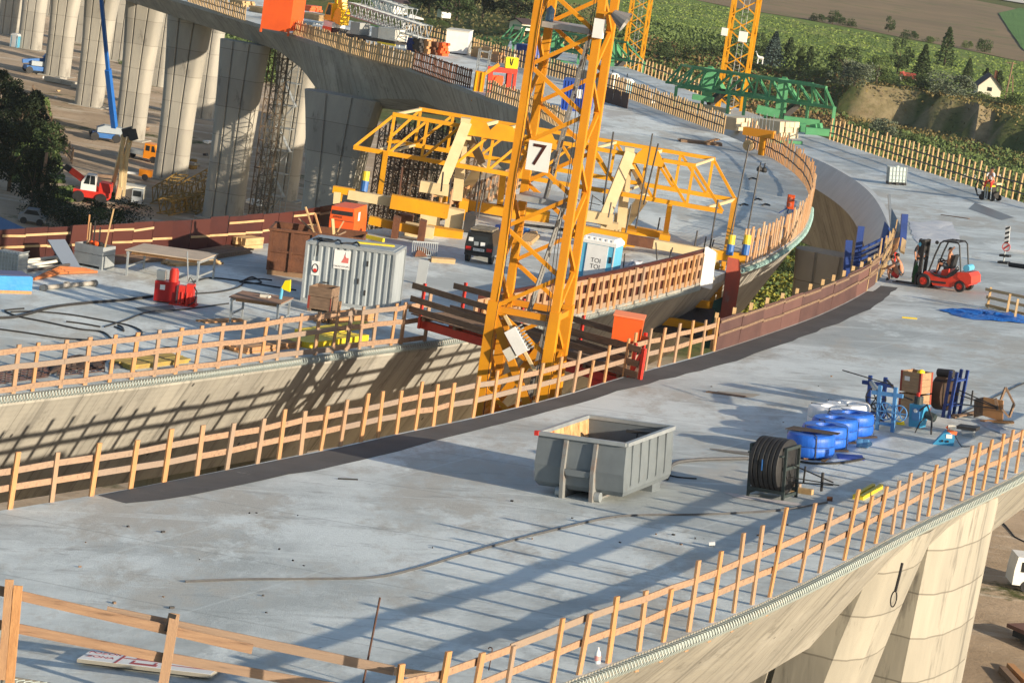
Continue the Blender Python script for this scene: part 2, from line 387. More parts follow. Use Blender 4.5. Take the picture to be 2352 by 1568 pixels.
# ---------------------------------------------------------------- viaducts
def profile_d(Y, tab):
    for (a, b), (c, d) in zip(tab, tab[1:]):
        if Y <= c: return b + (d - b) * max(0, (Y - a)) / (c - a)
    return tab[-1][1]
def viaduct(name, label, P, inner, outer, n, pin, pout, tab):
    t = thing(name, label, 'bridge')
    A = along(pxline(P, inner, 8), n); B = along(pxline(P, outer, 8), n)
    top = MB(); gi = MB(); ed = MB()
    K = 6
    for i in range(n):
        for k in range(K + 1): top.v.append(tuple(A[i].lerp(B[i], k / K)))
    for i in range(n - 1):
        for k in range(K):
            a = i * (K + 1) + k; top.f.append((a, a + 1, a + K + 2, a + K + 1))
    rings = []
    for i in range(n):
        a, b = A[i], B[i]
        ta = A[min(i + 1, n - 1)] - A[max(i - 1, 0)]; tb = B[min(i + 1, n - 1)] - B[max(i - 1, 0)]
        na = V((ta.y, -ta.x, 0)).normalized(); nb = V((-tb.y, tb.x, 0)).normalized()
        r = [a - Z * .004, b - Z * .004]
        dd = profile_d(b.y, tab); da = profile_d(a.y, tab)
        r += [b + nb * u + Z * -(d if q == 0 else d * dd) for u, d, q in pout]
        r += [a + na * u + Z * -(d if q == 0 else d * da) for u, d, q in reversed(pin)]
        rings.append(r)
    m = len(rings[0])
    gi.loft(rings)
    gi.f = [f for f in gi.f if not (len(f) == 4 and set(q % m for q in f) == {0, 1})]
    build('deck_surface', top, M_deck, t); go = build('girder', gi, M_gird, t)
    ua = [0]; 
    for p, q in zip(B, B[1:]): ua.append(ua[-1] + (q - p).length)
    va = [0, 0]
    for k in range(2, m): va.append(va[-1] + (V(rings[n // 2][k]) - V(rings[n // 2][k - 1])).length)
    uv = go.data.uv_layers.new(name='UVMap')
    for lp in go.data.loops: uv.data[lp.index].uv = (ua[lp.vertex_index // m], va[lp.vertex_index % m])
    return t, A, B
RI = [(-900, 1400), (-500, 1282), (-250, 1222), (0, 1172), (210, 1138), (380, 1106), (560, 1070), (775, 1026), (900, 998), (1110, 953), (1300, 905), (1380, 880), (1490, 848), (1640, 806), (1850, 735), (1960, 685), (2012, 652), (2040, 612), (2050, 570), (2034, 500), (1990, 435), (1900, 378), (1805, 341), (1700, 300), (1560, 245), (1430, 190), (1260, 136), (1165, 112)]
RO = [(1000, 1712), (1100, 1650), (1290, 1568), (1500, 1488), (1720, 1397), (1900, 1310), (2100, 1205), (2230, 1142), (2352, 1080), (2600, 930), (2760, 790), (2800, 670), (2700, 580), (2530, 515), (2352, 466), (2130, 395), (1910, 322), (1750, 268), (1600, 215), (1430, 152), (1290, 118), (1172, 94)]
LI = [(-300, 618), (0, 603), (250, 588), (571, 563), (755, 537), (940, 518), (1054, 497), (1160, 447), (1250, 405), (1310, 375), (1328, 345), (1312, 315), (1265, 285), (1195, 250), (1109, 219), (942, 156), (746, 103), (551, 42), (440, 8), (300, -35), (100, -100), (-200, -190)]
LO = [(-300, 944), (0, 908), (400, 860), (800, 806), (1000, 781), (1180, 751), (1350, 716), (1433, 697), (1520, 675), (1607, 650), (1700, 612), (1752, 594), (1806, 564), (1844, 530), (1860, 496), (1863, 466), (1855, 436), (1820, 395), (1750, 350), (1690, 320), (1560, 270), (1430, 222), (1230, 165), (1030, 110), (860, 62), (700, 22), (560, -15), (400, -60), (150, -140)]
TR = [(50, 2.5), (61, 2.8), (66, 3.4), (71, 4.4), (80, 4.4), (100, 3.7), (112, 3.8), (146, 6.2), (400, 6.2)]
TL = [(80, 4.4), (150, 4.6), (185, 6.2), (204, 5.6), (212, 4.0), (219, 2.7), (228, 2.4), (234, 3.2), (239, 4.5), (243, 4.3), (248, 2.7), (254, 1.9), (500, 1.9)]
vr, RA, RB = viaduct('curved_viaduct', 'pale concrete viaduct deck in front carrying the grey skip and the forklift', PR, RI, RO, 120, [(0, .05, 0), (.5, 1.9, 0), (2.4, 1, 1)], [(0, .34, 0), (2.1, .85, 1)], TR)
vl, LA, LB = viaduct('curved_viaduct', 'concrete viaduct deck carrying the grey container and the yellow form traveller', PL, LI, LO, 150, [(0, .3, 0), (1.5, 1, 1)], [(0, .34, 0), (2.3, .95, 1)], TL)
mb = MB(); q = along([p for p in RA if 126 < p.y < 232], 60); rr = []
for i, p in enumerate(q):
    d = (q[min(i + 1, 59)] - q[max(i - 1, 0)]); nn = V((d.y, -d.x, 0)).normalized(); rr.append([p - nn * .02 + Z * .03, p + nn * .3 + Z * .03, p + nn * .3 - Z * 1.7, p - nn * .95 - Z * 1.45])
mb.loft(rr); build('fascia', mb, mat('smooth_grey_fascia', (.55, .58, .59), (.46, .49, .50), .8, .6, .1, stretch=(1, 1, .2)), vr)
# dark sealing strip along the inner edge of the front deck
up = [(225, 1137), (380, 1107), (560, 1072), (775, 1029), (900, 1001), (1110, 956), (1300, 908), (1380, 883), (1490, 851), (1640, 809), (1850, 738), (1960, 688), (2012, 655)]
lo = [(290, 1156), (440, 1137), (600, 1104), (800, 1063), (930, 1031), (1140, 976), (1320, 928), (1430, 895), (1540, 868), (1690, 828), (1880, 760), (2000, 708), (2062, 660)]
mb = MB(); a = along(pxline(PR, up, 5), 60); b = along(pxline(PR, lo, 5), 60)
for i in range(60): mb.v += [tuple(a[i] + Z * .006), tuple(b[i] + Z * .006 + V((U(-.06, .06), U(-.1, .1), 0)))]
mb.f = [(2 * i, 2 * i + 1, 2 * i + 3, 2 * i + 2) for i in range(59)]
build('sealing_strip', mb, M_seal, vr)
def loops(pts, parent, r=.115, step=.135, wire=.02, m=None):
    "steel loop reinforcement standing out of a deck edge, wound as one long helix"
    n = int(plen(pts) / step); q = along(pts, n * 6); hp = []
    for i, p in enumerate(q):
        t = (q[min(i + 1, len(q) - 1)] - q[max(0, i - 1)]).normalized(); s = t.cross(Z).normalized(); an = i / 6 * 2 * pi
        hp.append(p + s * cos(an) * r * 1.15 + Z * sin(an) * r)
    mb = MB(); mb.tube(hp, wire, 4)
    o = build('rebar_loop', mb, m or loopm, parent); stuff(o)
def edgepx(P, pts, off=0, dz=0):
    q = pxline(P, pts, 4)
    return [p + Z * dz for p in q]
def seg(B, y0, y1): return [p for p in B if y0 <= p.y <= y1]
ro = [p for p in RB if p.y < 100]
loops([p + V((.12, -.06, -.1)) for p in ro], vr)
lo_ = along(pxline(PL, [(-60, 915), (0, 908), (400, 860), (800, 806), (1000, 781), (1090, 766)], 4), 60)
loops([p + V((.06, -.12, -.1)) for p in lo_], vl)
woodp = mat('fresh_pink_timber', (.56, .33, .175), (.46, .25, .12), 3, .8, .2, stretch=(6, 6, 1), spots=(.3, .16, .08), spsc=5, spth=.66, rnd=(.62, .45, .29))
# ---------------------------------------------------------------- fences
POST = {}
def postmesh(w, d, h, m):
    k = (w, d, h, m.name)
    if k not in POST:
        mb = MB().bx(-w / 2, w / 2, -d / 2, d / 2, 0, h); me = bpy.data.meshes.new('post'); me.from_pydata(mb.v, [], mb.f); me.update(); me.materials.append(m); POST[k] = me
    return POST[k]
def part(name, me, parent, M):
    o = bpy.data.objects.new(name, me); COL.objects.link(o); o.parent = parent; o.matrix_local = M; return o
def fence(name, label, bases, hs, group=None, pw=.16, pd=.05, rails=(.55, .95), rw=.15, side=None, drop=.3, rl=4, pm=None, rm=None, lean=.03, cat='railing', foot=True, rd=.03, raildrop=0):
    "posts on the given world points, long boards nailed across them"
    pm = pm or wood; rm = rm or woodr
    t = thing(name, label, cat, group=group)
    n = len(bases)
    if not isinstance(hs, (list, tuple)): hs = [hs * U(.95, 1.06) for _ in bases]
    dirs = []
    for i, p in enumerate(bases):
        d = bases[min(i + 1, n - 1)] - bases[max(i - 1, 0)]; d.z = 0; d = d.normalized(); dirs.append(d)
        me = postmesh(pw, pd, 1.0, pm)
        M = frame(p - Z * drop, d, (Z + V((U(-lean, lean), U(-lean, lean), 0))))
        M = M @ Matrix.Diagonal((U(.78, 1.12), 1, hs[i] + drop, 1)); part('post', me, t, M)
    for h in rails:
        i = 0
        while i < n - 1:
            j = min(n - 1, i + rl); 
            sd = dirs[i].cross(Z) * ((pd + rd) / 2 + .006) * (side or 1)
            mb = MB(); jz = [U(-.03, .03) for _ in range(j - i + 1)]
            for k in range(i, j):
                a = bases[k] + sd + Z * (h + jz[k - i]); b = bases[k + 1] + sd + Z * (h + jz[k - i + 1])
                e = (b - a).normalized() * .02
                mb.beam(a - e, b + e, rd, rw)
            build('rail', mb, rm, t); i = j
    return t
def atx(P, line, xs):
    "world points on surface P where the picture line crosses the given columns"
    q = smoothline(line, 8); out = []
    for x in xs:
        for a, b in zip(q, q[1:]):
            if (a.x - x) * (b.x - x) <= 0 and a.x != b.x:
                t = (x - a.x) / (b.x - a.x); out.append(P(x, a.y + (b.y - a.y) * t)); break
    return out
RIn = [p for p in RI if p[0] > -600][:16]
xs = [-62, 22, 118, 209, 299, 376, 452, 520, 590, 640, 690, 736, 781, 828, 868, 910, 953, 995, 1032, 1086, 1130, 1187, 1232, 1278, 1316, 1352, 1388, 1432, 1448, 1482, 1512, 1548, 1582, 1612, 1640]
bs = atx(PR, RIn, xs)
fence('timber_railing', 'long two-board timber railing along the dark strip on the front deck', bs, [U(1.2, 1.45) if i != 25 else .9 for i in range(len(bs))], rails=(.52, .95), drop=.25, pw=.16, rd=.035, rw=.16, side=-1, rl=3)
# maroon boarded stretch of the same edge
def panels(name, label, line, P, h, step, m, battens=(), bm=None, post=True, side=1, cat='barrier', thick=.025, bw=.09, pst=.35, pm=None, skipb=.25):
    t = thing(name, label, cat)
    L_ = plen(line); n = max(2, int(L_ / step) + 1); q = along(line, n)
    for a, b in zip(q, q[1:]):
        d = (b - a).normalized(); nrm = d.cross(Z).normalized()
        mb = MB(); hh = h * U(.97, 1.05); tl = nrm * U(-.03, .03)
        mb.add([a + d * .01, b - d * .01, b - d * .01 + Z * hh + tl, a + d * .01 + Z * hh + tl] + [p + nrm * thick for p in (a + d * .01, b - d * .01, b - d * .01 + Z * hh + tl, a + d * .01 + Z * hh + tl)],
               [(0, 1, 2, 3), (7, 6, 5, 4), (0, 4, 5, 1), (1, 5, 6, 2), (2, 6, 7, 3), (3, 7, 4, 0)])
        build('panel', mb, m, t)
    for bh in battens:
        i = 0
        while i < n - 1:
            j = min(n - 1, i + random.choice((1, 1, 2)))
            if U(0, 1) > skipb:
                a, b = q[i], q[j]; d = (b - a).normalized(); off = d.cross(Z).normalized() * (.04 * side + (thick if side > 0 else 0))
                z0, z1 = U(-.05, .05), U(-.05, .05); mb = MB()
                for k in range(i, j): mb.beam(q[k] + off + Z * (bh + z0), q[k + 1] + off + Z * (bh + z1), .03, bw)
                build('batten', mb, bm or woodr, t)
            i = j
    return t, q
ln = atx(PR, RIn, [1642, 1700, 1760, 1820, 1880, 1940, 1985, 2008])
t, q = panels('boarded_barrier', 'dusty maroon plywood barrier with two pale battens beside the dark strip', ln, PR, 1.15, 2.2, maroong, (.62, 1.08), woodg, side=1, skipb=0)
for p in along(ln, 14): build('stake', MB().bx(p.x - .19, p.x - .06, p.y + .04, p.y + .10, p.z, p.z + 1.35), woody, t)
# closing lattice of tall boards at the turn of the front deck
bs = along([PR(1990, 668), PR(2012, 650), PR(2030, 628), PR(2040, 606), PR(2046, 585)], 15)
fence('timber_railing', 'short dense run of tall pale boards at the bend beside the crouching workers', bs, [U(1.3, 2.0) for _ in bs], rails=(.7, 1.2), pw=.17, rl=5, pm=woody, rm=woodg)
# outer railing, near right: measured post by post
bt = [((1589, 1491), (1609, 1312)), ((1641, 1474), (1658, 1295)), ((1693, 1457), (1708, 1256)), ((1735, 1436), (1752, 1238)), ((1773, 1416), (1797, 1187)), ((1842, 1390), (1862, 1190)), ((1887, 1366), (1910, 1199)), ((1944, 1343), (1970, 1162)), ((1984, 1320), (2002, 1179)), ((2016, 1303), (2040, 1157)), ((2056, 1287), (2069, 1150)), ((2080, 1277), (2099, 1133)), ((2115, 1258), (2129, 1132)), ((2138, 1249), (2153, 1116)), ((2168, 1234), (2188, 1102)), ((2213, 1212), (2230, 1071)), ((2239, 1198), (2257, 1063)), ((2262, 1188), (2274, 1057)), ((2295, 1172), (2307, 1045)), ((2313, 1163), (2324, 1035)), ((2340, 1152), (2352, 1040))]
pre = [((905, 1712), (915, 1510)), ((1002, 1690), (1020, 1482)), ((1085, 1655), (1110, 1486)), ((1165, 1622), (1190, 1473)), ((1275, 1575), (1305, 1410)), ((1335, 1553), (1372, 1399)), ((1405, 1528), (1437, 1363)), ((1475, 1500), (1508, 1350)), ((1530, 1478), (1560, 1345))]
bt = pre + [(b, t) for b, t in bt]
bases = []; hs = []
for b, tp in bt:
    q = atx(PR, RO[1:10], [b[0]]); p = q[0] if q else PR(*b)
    p = p + V((-.06, .1, 0)); bases.append(p)
    hs.append(max(1.15, min(2.1, ((b[1] - tp[1])) / PR.s(*b) * 1.02 - .10)))
post_end = [(2390, 1054), (2430, 1030), (2470, 1007), (2520, 978)]
for x, y in post_end: bases.append(PR(x, y)); hs.append(1.4)
fence('timber_railing', 'timber railing with uneven tall posts along the front deck edge nearest the viewer', bases, hs, rails=(.62, 1.12), drop=.45, pw=.17, pd=.055, rl=3, side=-1, lean=.035)
# end railing across the near end of the front deck
t = thing('timber_railing', 'sturdy patched timber railing in the bottom left corner', 'railing')
EB = 57.2
def zat(px, py, d): return D(px, py, d)
for (x0, y0, x1, y1, w_) in ((4, 1560, 22, 1330, .15), (22, 1575, 42, 1344, .16), (372, 1590, 402, 1408, .18)):
    a, b = D(x0, y0, EB), D(x1, y1, EB); build('post', MB().beam(a, b, w_, .08, V((0, 1, 0))), wood, t)
rl = [((-20, 1360), (385, 1450), EB + .1), ((42, 1366), (580, 1490), EB + .1), ((245, 1402), (905, 1539), EB + .25), ((-20, 1430), (385, 1512), EB + .1), ((380, 1508), (1000, 1620), EB + .12), ((36, 1436), (300, 1490), EB + .1)]
rl = rl[1:5]
for a, b, d in rl: build('rail', MB().beam(D(*a, d), D(*b, d), .035, .19), woodr, t)
build('rail', MB().beam(D(905, 1540, EB), D(1010, 1555, EB), .035, .16), wood, t)
build('rail', MB().beam(D(-20, 1352, EB + .2), D(30, 1362, EB + .2), .035, .19), woodr, t)
build('patch', MB().beam(D(382, 1427, EB - .02), D(400, 1432, EB - .02), .01, .36), dsteel, t)
# starter bars at the near end
mb = MB()
for i in range(11):
    x = -30 + i * 17; y = 1556 + i * 1.9
    p = [D(x - 2, y + 34, 57.3), D(x, y, 57.3), D(x + 18, y - 2, 57.7), D(x + 20, y + 4, 58)]
    mb.tube(p, .018, 5)
build('starter_bars', mb, loopm, vr)
# near railing of the rear deck
LOn = LO[:7]
xs = [-45, 28, 72, 136, 193, 249, 300, 352, 400, 446, 498, 548, 598, 635, 680, 722, 762, 795, 825, 855, 897, 920, 975]
bs = [p + V((.0, .12, 0)) for p in atx(PL, LOn, xs)]
fence('timber_railing', 'three-board timber railing on the near edge of the rear deck above steel loops', bs, [1.5 if x not in (762, 975) else 1.8 for x in xs], rails=(.16, .82, 1.32), drop=.35, pw=.16, rl=4, rw=.17)
# maroon barrier on the far edge of the rear deck
ln = pxline(PL, [(-60, 606), (0, 603), (250, 588), (571, 563), (690, 548), (780, 533)], 5)
t, q = panels('boarded_barrier', 'long maroon plywood barrier behind the stored material on the rear deck', ln, PL, 1.28, 1.15, maroon, (.55, 1.02), woody, side=1, skipb=.4)
# far outer railing with pale posts
bs = along(pxline(PR, [(1905, 321), (2010, 356), (2130, 395), (2240, 431), (2352, 466), (2440, 490)], 5), 46)
fence('timber_railing', 'row of pale yellow posts with thin dark rails on the far bend', bs, [U(1.35, 1.7) for _ in bs], pw=.2, pd=.08, rails=(.5, 1.05), rw=.09, rl=5, pm=woody, rm=dsteel, drop=.1)
bs = along(pxline(PR, [(1200, 101), (1290, 119), (1430, 153), (1530, 188), (1640, 229)], 5), 44)
fence('timber_railing', 'distant row of short yellow posts behind the green trusses', bs, 1.3, pw=.24, pd=.1, rails=(.8,), rw=.1, rl=6, pm=woody, rm=dsteel, drop=.1)
# boards along the outer bend of the rear deck
bs = along(pxline(PL, [(1700, 609), (1752, 591), (1806, 561), (1843, 528), (1859, 494), (1862, 468)], 6), 60)
fence('board_fence', 'tall close-set raw boards around the near side of the bend by the orange light signal', [p + V((0, .1, 0)) for p in bs], [U(1.45, 1.75) for _ in bs], pw=.2, rails=(.3, 1.0), rl=6, drop=.35, cat='fence', rm=woodg, pm=woodp, side=-1)
bs = along(pxline(PL, [(1862, 464), (1856, 440), (1838, 412), (1800, 378), (1750, 350), (1712, 332)], 6), 62)
fence('board_fence', 'raw board fence with dark rails on the far side of the bend', bs, [U(1.35, 1.8) for _ in bs], pw=.22, rails=(.5, 1.1), rw=.08, rl=6, drop=.2, cat='fence', rm=dsteel, side=-1)
bs = along(pxline(PL, [(1660, 308), (1560, 270), (1430, 222), (1390, 210)], 6), 56)
fence('board_fence', 'pale board fence with dark rails on the far deck edge before the green truss', bs, [U(1.2, 1.45) for _ in bs], pw=.24, rails=(.5, 1.0), rw=.08, rl=6, drop=.2, cat='fence', rm=dsteel, pm=woody, side=-1)
bs = along(pxline(PL, [(1330, 195), (1230, 165), (1130, 138), (1030, 110), (930, 84)], 6), 64)
fence('board_fence', 'pale board fence on the far deck edge under the white box', bs, 1.3, pw=.24, rails=(.5, 1.0), rw=.09, rl=6, drop=.2, cat='fence', rm=dsteel, pm=woody, side=-1)
for (pts, lab, n, m) in (([(1300, 306), (1265, 285), (1195, 250), (1115, 222)], 'pale board fence with dark rails right of the yellow wall form', 48, woody), ([(945, 157), (844, 133), (746, 103), (672, 79)], 'pale board fence with dark rails on the shaded girder below the trailers', 66, woody), ([(560, 46), (500, 27), (430, 4)], 'pale board fence on the shaded girder left of the hanging orange box', 36, woody)):
    bs = along(pxline(PL, pts, 6), n)
    fence('board_fence', lab, [p + V((.05, .1, 0)) for p in bs], [U(1.05, 1.3) for _ in bs], pw=.28, rails=(.45, .95), rw=.09, rl=6, drop=.05, cat='fence', rm=dsteel, pm=m)
bs = along(pxline(PL, [(1078, 204), (1035, 190), (990, 173), (948, 158)], 6), 34)
fence('board_fence', 'dark brown lattice fence left of the yellow wall form', bs, 1.35, pw=.16, rails=(.25, .75, 1.25), rw=.1, rl=6, drop=.1, cat='fence', rm=rust, pm=rust)
bs = along(pxline(PL, [(985, 512), (1054, 497), (1110, 472), (1165, 445), (1215, 420)], 6), 20)
fence('timber_railing', 'raw timber railing at the inner bend behind the left yellow truss', bs, 1.35, pw=.17, rails=(.2, .75, 1.25), rl=5, rm=wood, side=-1)
# lattice side form of the new segment
t = thing('side_form', 'long timber lattice with maroon backing standing on steel loops right of the tower crane', 'formwork')
ln = along(pxline(PL, [(1085, 769), (1180, 751), (1350, 715), (1433, 696), (1520, 674), (1607, 649)], 6), 34)
H = 1.28
mb = MB(); rr = [[p + V((.0, .22, -.05)), p + V((.0, .22, H + .1)), p + V((0, .26, H + .1)), p + V((0, .26, -.05))] for p in ln]; mb.loft(rr); build('backing_panel', mb, maroon, t)
for i, p in enumerate(ln):
    d = (ln[min(i + 1, 33)] - ln[max(i - 1, 0)]).normalized()
    M = frame(p - Z * .15 + d * U(-.1, .1), V((d.x, d.y, 0)), Z + V((U(-.03, .03), 0, 0))) @ Matrix.Diagonal((1, 1, H + U(0, .15) + .1, 1)); part('stud', postmesh(.2, .09, 1.0, wood), t, M)
for h in (.1, .66, H - .08):
    mb = MB()
    for a, b in zip(ln, ln[1:]): mb.beam(a + V((0, .1, h)), b + V((0, .1, h)), .05, .2)
    build('waler', mb, wood, t)
build('cap_board', MB().loft([[p + V((0, .14, H + .1)), p + V((0, .14, H + .16)), p + V((0, .4, H + .16)), p + V((0, .4, H + .1))] for p in ln]), maroon, t)
e = ln[-1]
build('end_shutter', MB().add([e + V((.02, -.05, -.15)), e + V((.5, .3, -.25)), e + V((.42, .3, 1.35)), e + V((.0, -.05, 1.55)), e + V((.12, .2, -.15)), e + V((.6, .5, -.25)), e + V((.52, .5, 1.35)), e + V((.1, .2, 1.55))], [(0, 1, 2, 3), (7, 6, 5, 4), (0, 4, 5, 1), (1, 5, 6, 2), (2, 6, 7, 3), (3, 7, 4, 0)]), white, t)
loops([p + V((0, -.12, -.22)) for p in ln], vl, r=.10, step=.14, wire=.02)
loops([p + V((.05, -.1, -.2)) for p in along(pxline(PL, [(1700, 612), (1752, 594), (1806, 564), (1844, 530), (1860, 496), (1863, 470)], 6), 50)], vl, r=.10, step=.16, wire=.022, m=teal)
# ---------------------------------------------------------------- piers
def pier(label, o, h, deg, wb, wt, tk, p=2.2, start=.35, grooves=(-.17, .17), group=None, wo=None, m=None, name='bridge_pier', top_t=None, joints=True, bank=0):
    "flared pier: rounded rectangle w x tk, widening towards the top; wo = extra outward flare on +x side"
    t = thing(name, label, 'pier', frame(o, V((cos(radians(deg)), sin(radians(deg)), 0))), group)
    rings = []; n = 22
    for i in range(n):
        z = h * i / (n - 1); s = max(0, (i / (n - 1) - start) / (1 - start)) ** p
        w_ = wb + (wt - wb) * s; xo = (wo or 0) * s; r = min(tk * .45, .6); c = []
        k = ((top_t or tk) - tk) * s + tk
        def side(y, sg):
            out = []
            xs = [(-w_ / 2 + r)]
            for g in grooves: xs += [w_ * g * .98 - .09, w_ * g * .98 - .05, w_ * g * .98 + .05, w_ * g * .98 + .09]
            xs.append(w_ / 2 - r)
            for j, x in enumerate(xs):
                dp = 0 if j in (0, len(xs) - 1) or (j - 1) % 4 in (0, 3) else .16
                out.append((x + xo * (x / w_ + .5), (y - dp) * sg))
            return out if sg < 0 else out[::-1]
        c += side(k / 2, -1)
        for a in (-60, -30, 0, 30, 60): c.append((w_ / 2 - r + r * cos(radians(a)) + xo, (k / 2 - r * 0) * sin(radians(a))))
        c += side(k / 2, 1)
        for a in (120, 150, 180, 210, 240): c.append((-w_ / 2 + r + r * cos(radians(a)), (k / 2) * sin(radians(a))))
        rings.append([(x, y, z + s * x * bank) for x, y in c])
    mb = MB().loft(rings); build('shaft', mb, m or conc, t, smooth=True)
    build('footing', MB().bx(-wb / 2 - .35, wb / 2 + .35, -tk / 2 - .35, tk / 2 + .35, -.6, .12), conc, t)
    return t
def gz(p): return V((p.x, p.y, -36))
pg = 'piers under the far left viaducts'
FP = [(20, 80, 'half-cut pier at the left border of the picture'), (67, 114, 'second sunlit pier from the left border'), (130, 176, 'pier behind the blue machine at its foot'), (204, 245, 'pier standing left of the long blue boom'), (296, 320, 'pier directly right of the long blue boom'), (390, 412, 'sunlit pier beside the orange pick-up truck'), (510, 505, 'shaded pier flecked with scaffold light, left of the stair tower')]
for i, (x, y, lab) in enumerate(FP):
    p = PG(x, y); hh = PL.z(p.x, p.y) + 36 - 2.0
    pier(lab, p, hh, -12, 3.15 + (.35 if i == 6 else 0), 4.4, 2.0, group=pg, start=.3, p=1.7)
BP = [(8, 22, 'small back-row pier at the top left corner'), (110, 36, 'back-row pier between the second and third front piers'), (186, 98, 'back-row pier left of the boom with the concrete mixer beside it'), (270, 140, 'back-row pier seen right of the fourth front pier'), (357, 200, 'back-row pier between the boom pier and the sunlit pier'), (458, 272, 'narrow strip of back-row pier left of the shaded one')]
for x, y, lab in BP:
    p = PG(x, y); hh = PL.z(p.x, p.y) + 36 - 3.0
    pier(lab, p, hh, -12, 3.0, 3.8, 2.0, group=pg, start=.4, p=1.7)
p = PG(642, 458); pier('bright pier between the stair tower and the haunched pier', p, PL.z(p.x, p.y) + 36 - 3.4, -12, 3.2, 4.4, 2.0, group=pg, start=.3)
p = D(757, 470, 238); p.z = -36; pier('wide half-shaded pier under the haunch left of the shoring', p, PL.z(p.x, p.y) + 36 - 3.4, -14, 4.3, 6.4, 2.4, group=pg, start=.42, p=1.5)
# pier pair below the near outer edge
dirR = (RB[14] - RB[8]); hd = math.degrees(atan2(dirR.y, dirR.x)) - 90
c0 = PR(2140, 1187); nrm = V((-dirR.y, dirR.x, 0)).normalized(); dn = V((dirR.x, dirR.y, 0)).normalized()
hg = c0.z + 36 - .45
for k, (sh, lab) in enumerate(((0, 'front one of the two flared piers below the near outer railing'), (5.2, 'rear one of the two flared piers below the near outer railing'))):
    o = c0 + nrm * 6.0 + dn * sh; hg = PR.z(o.x, o.y) + 36 - .5; o.z = -36
    pier(lab, o, hg, hd, 8.6 if sh < 1 else 11.6, 12.0, 3.7 if sh < 1 else 5.6, p=1.7, start=.5, bank=.1, grooves=(-.3, 0, .3), group='flared piers of the front viaduct', m=concj)
# hidden-side pier of far bend
p = D(1906, 640, 166); p.z = -36
pier('pier under the far bend with a lit lower half', p, PR.z(p.x, p.y) + 36 - 2.6, -18, 3.0, 4.2, 2.4, group='flared piers of the front viaduct', p=1.6)
# fin of the rear deck pier
a = PL(745, 815); dl = (LB[22] - LB[18]).normalized(); dl.z = 0; dl.normalize(); nl = V((-dl.y, dl.x, 0))
o = PL(862, 800) + nl * 5.9; zt = PL.z(o.x, o.y); o.z = -36
pier('pier of the rear deck with a flared fin under the loops, left of the crane', o, zt + 36 - .5, math.degrees(atan2(dl.y, dl.x)) - 90, 5, 11.4, 2.4, p=2, start=.5, bank=.04, m=concf, group='flared piers of the rear viaduct')
o = PL(1760, 590) + V((-7.5, 5, 0)); o.z = -36
pier('shaded pier under the bend behind the red panel', o, 36 + o.z + 14.2, -30, 4, 7, 2.4, p=2, start=.5, group='flared piers of the rear viaduct')
# ---------------------------------------------------------------- terrain
def sst(a, b, x):
    t = max(0, min(1, (x - a) / (b - a))); return t * t * (3 - 2 * t)
BK = [PG(*p) for p in ((300, -60), (800, 40), (1100, 120), (1500, 205), (1800, 245), (1950, 266), (2050, 281), (2200, 314), (2352, 352), (2700, 440), (3600, 700))]
def bank(x, y):
    best = 1e9; sg = 0; par = 0
    for i in range(len(BK) - 1):
        a, b = BK[i], BK[i + 1]; d = V((b.x - a.x, b.y - a.y)); L2 = d.length_squared
        t = max(0, min(1, ((x - a.x) * d.x + (y - a.y) * d.y) / L2)); q = V((a.x + d.x * t - x, a.y + d.y * t - y)); l = q.length
        if l < best: best = l; sg = 1 if (d.x * (y - a.y) - d.y * (x - a.x)) > 0 else -1; par = i + t
    return best * sg, par
import mathutils.noise as mn
def gh(x, y):
    d, par = bank(x, y)
    wd = 26 if par < 4.3 else (26 - 23.2 * sst(4.3, 5.2, par))
    nz = mn.noise(V((x * .05, y * .05, 0))) * .6 + mn.noise(V((x * .2, y * .2, 3))) * .18
    jag = (mn.noise(V((x * .07, y * .07, 9))) * 1.3 + mn.noise(V((x * .35, y * .35, 5))) * .5) * sst(4.5, 5.2, par)
    h = -36 + 5.2 * sst(0, wd, d + jag) * (1 if par < 6.5 else 1 - .25 * sst(6.5, 9, par))
    h += nz * (.55 if d < 60 else .3) + (.9 * mn.noise(V((x * .3, y * .3, 7))) * (1 if 0 < d < 3.5 and par > 4.7 else 0))
    if y > 700: h += (y - 700) * .004
    return h
rows = []; y = 95.0
while y < 4200: rows.append(y); y *= 1.0135 if 380 < y < 900 else 1.03
mb = MB(); nx = 170
for y in rows:
    for i in range(nx + 1):
        x = (i / nx - .46) * (y * .62 + 40); mb.v.append((x, y, gh(x, y)))
for j in range(len(rows) - 1):
    for i in range(nx): a = j * (nx + 1) + i; mb.f.append((a, a + 1, a + nx + 2, a + nx + 1))
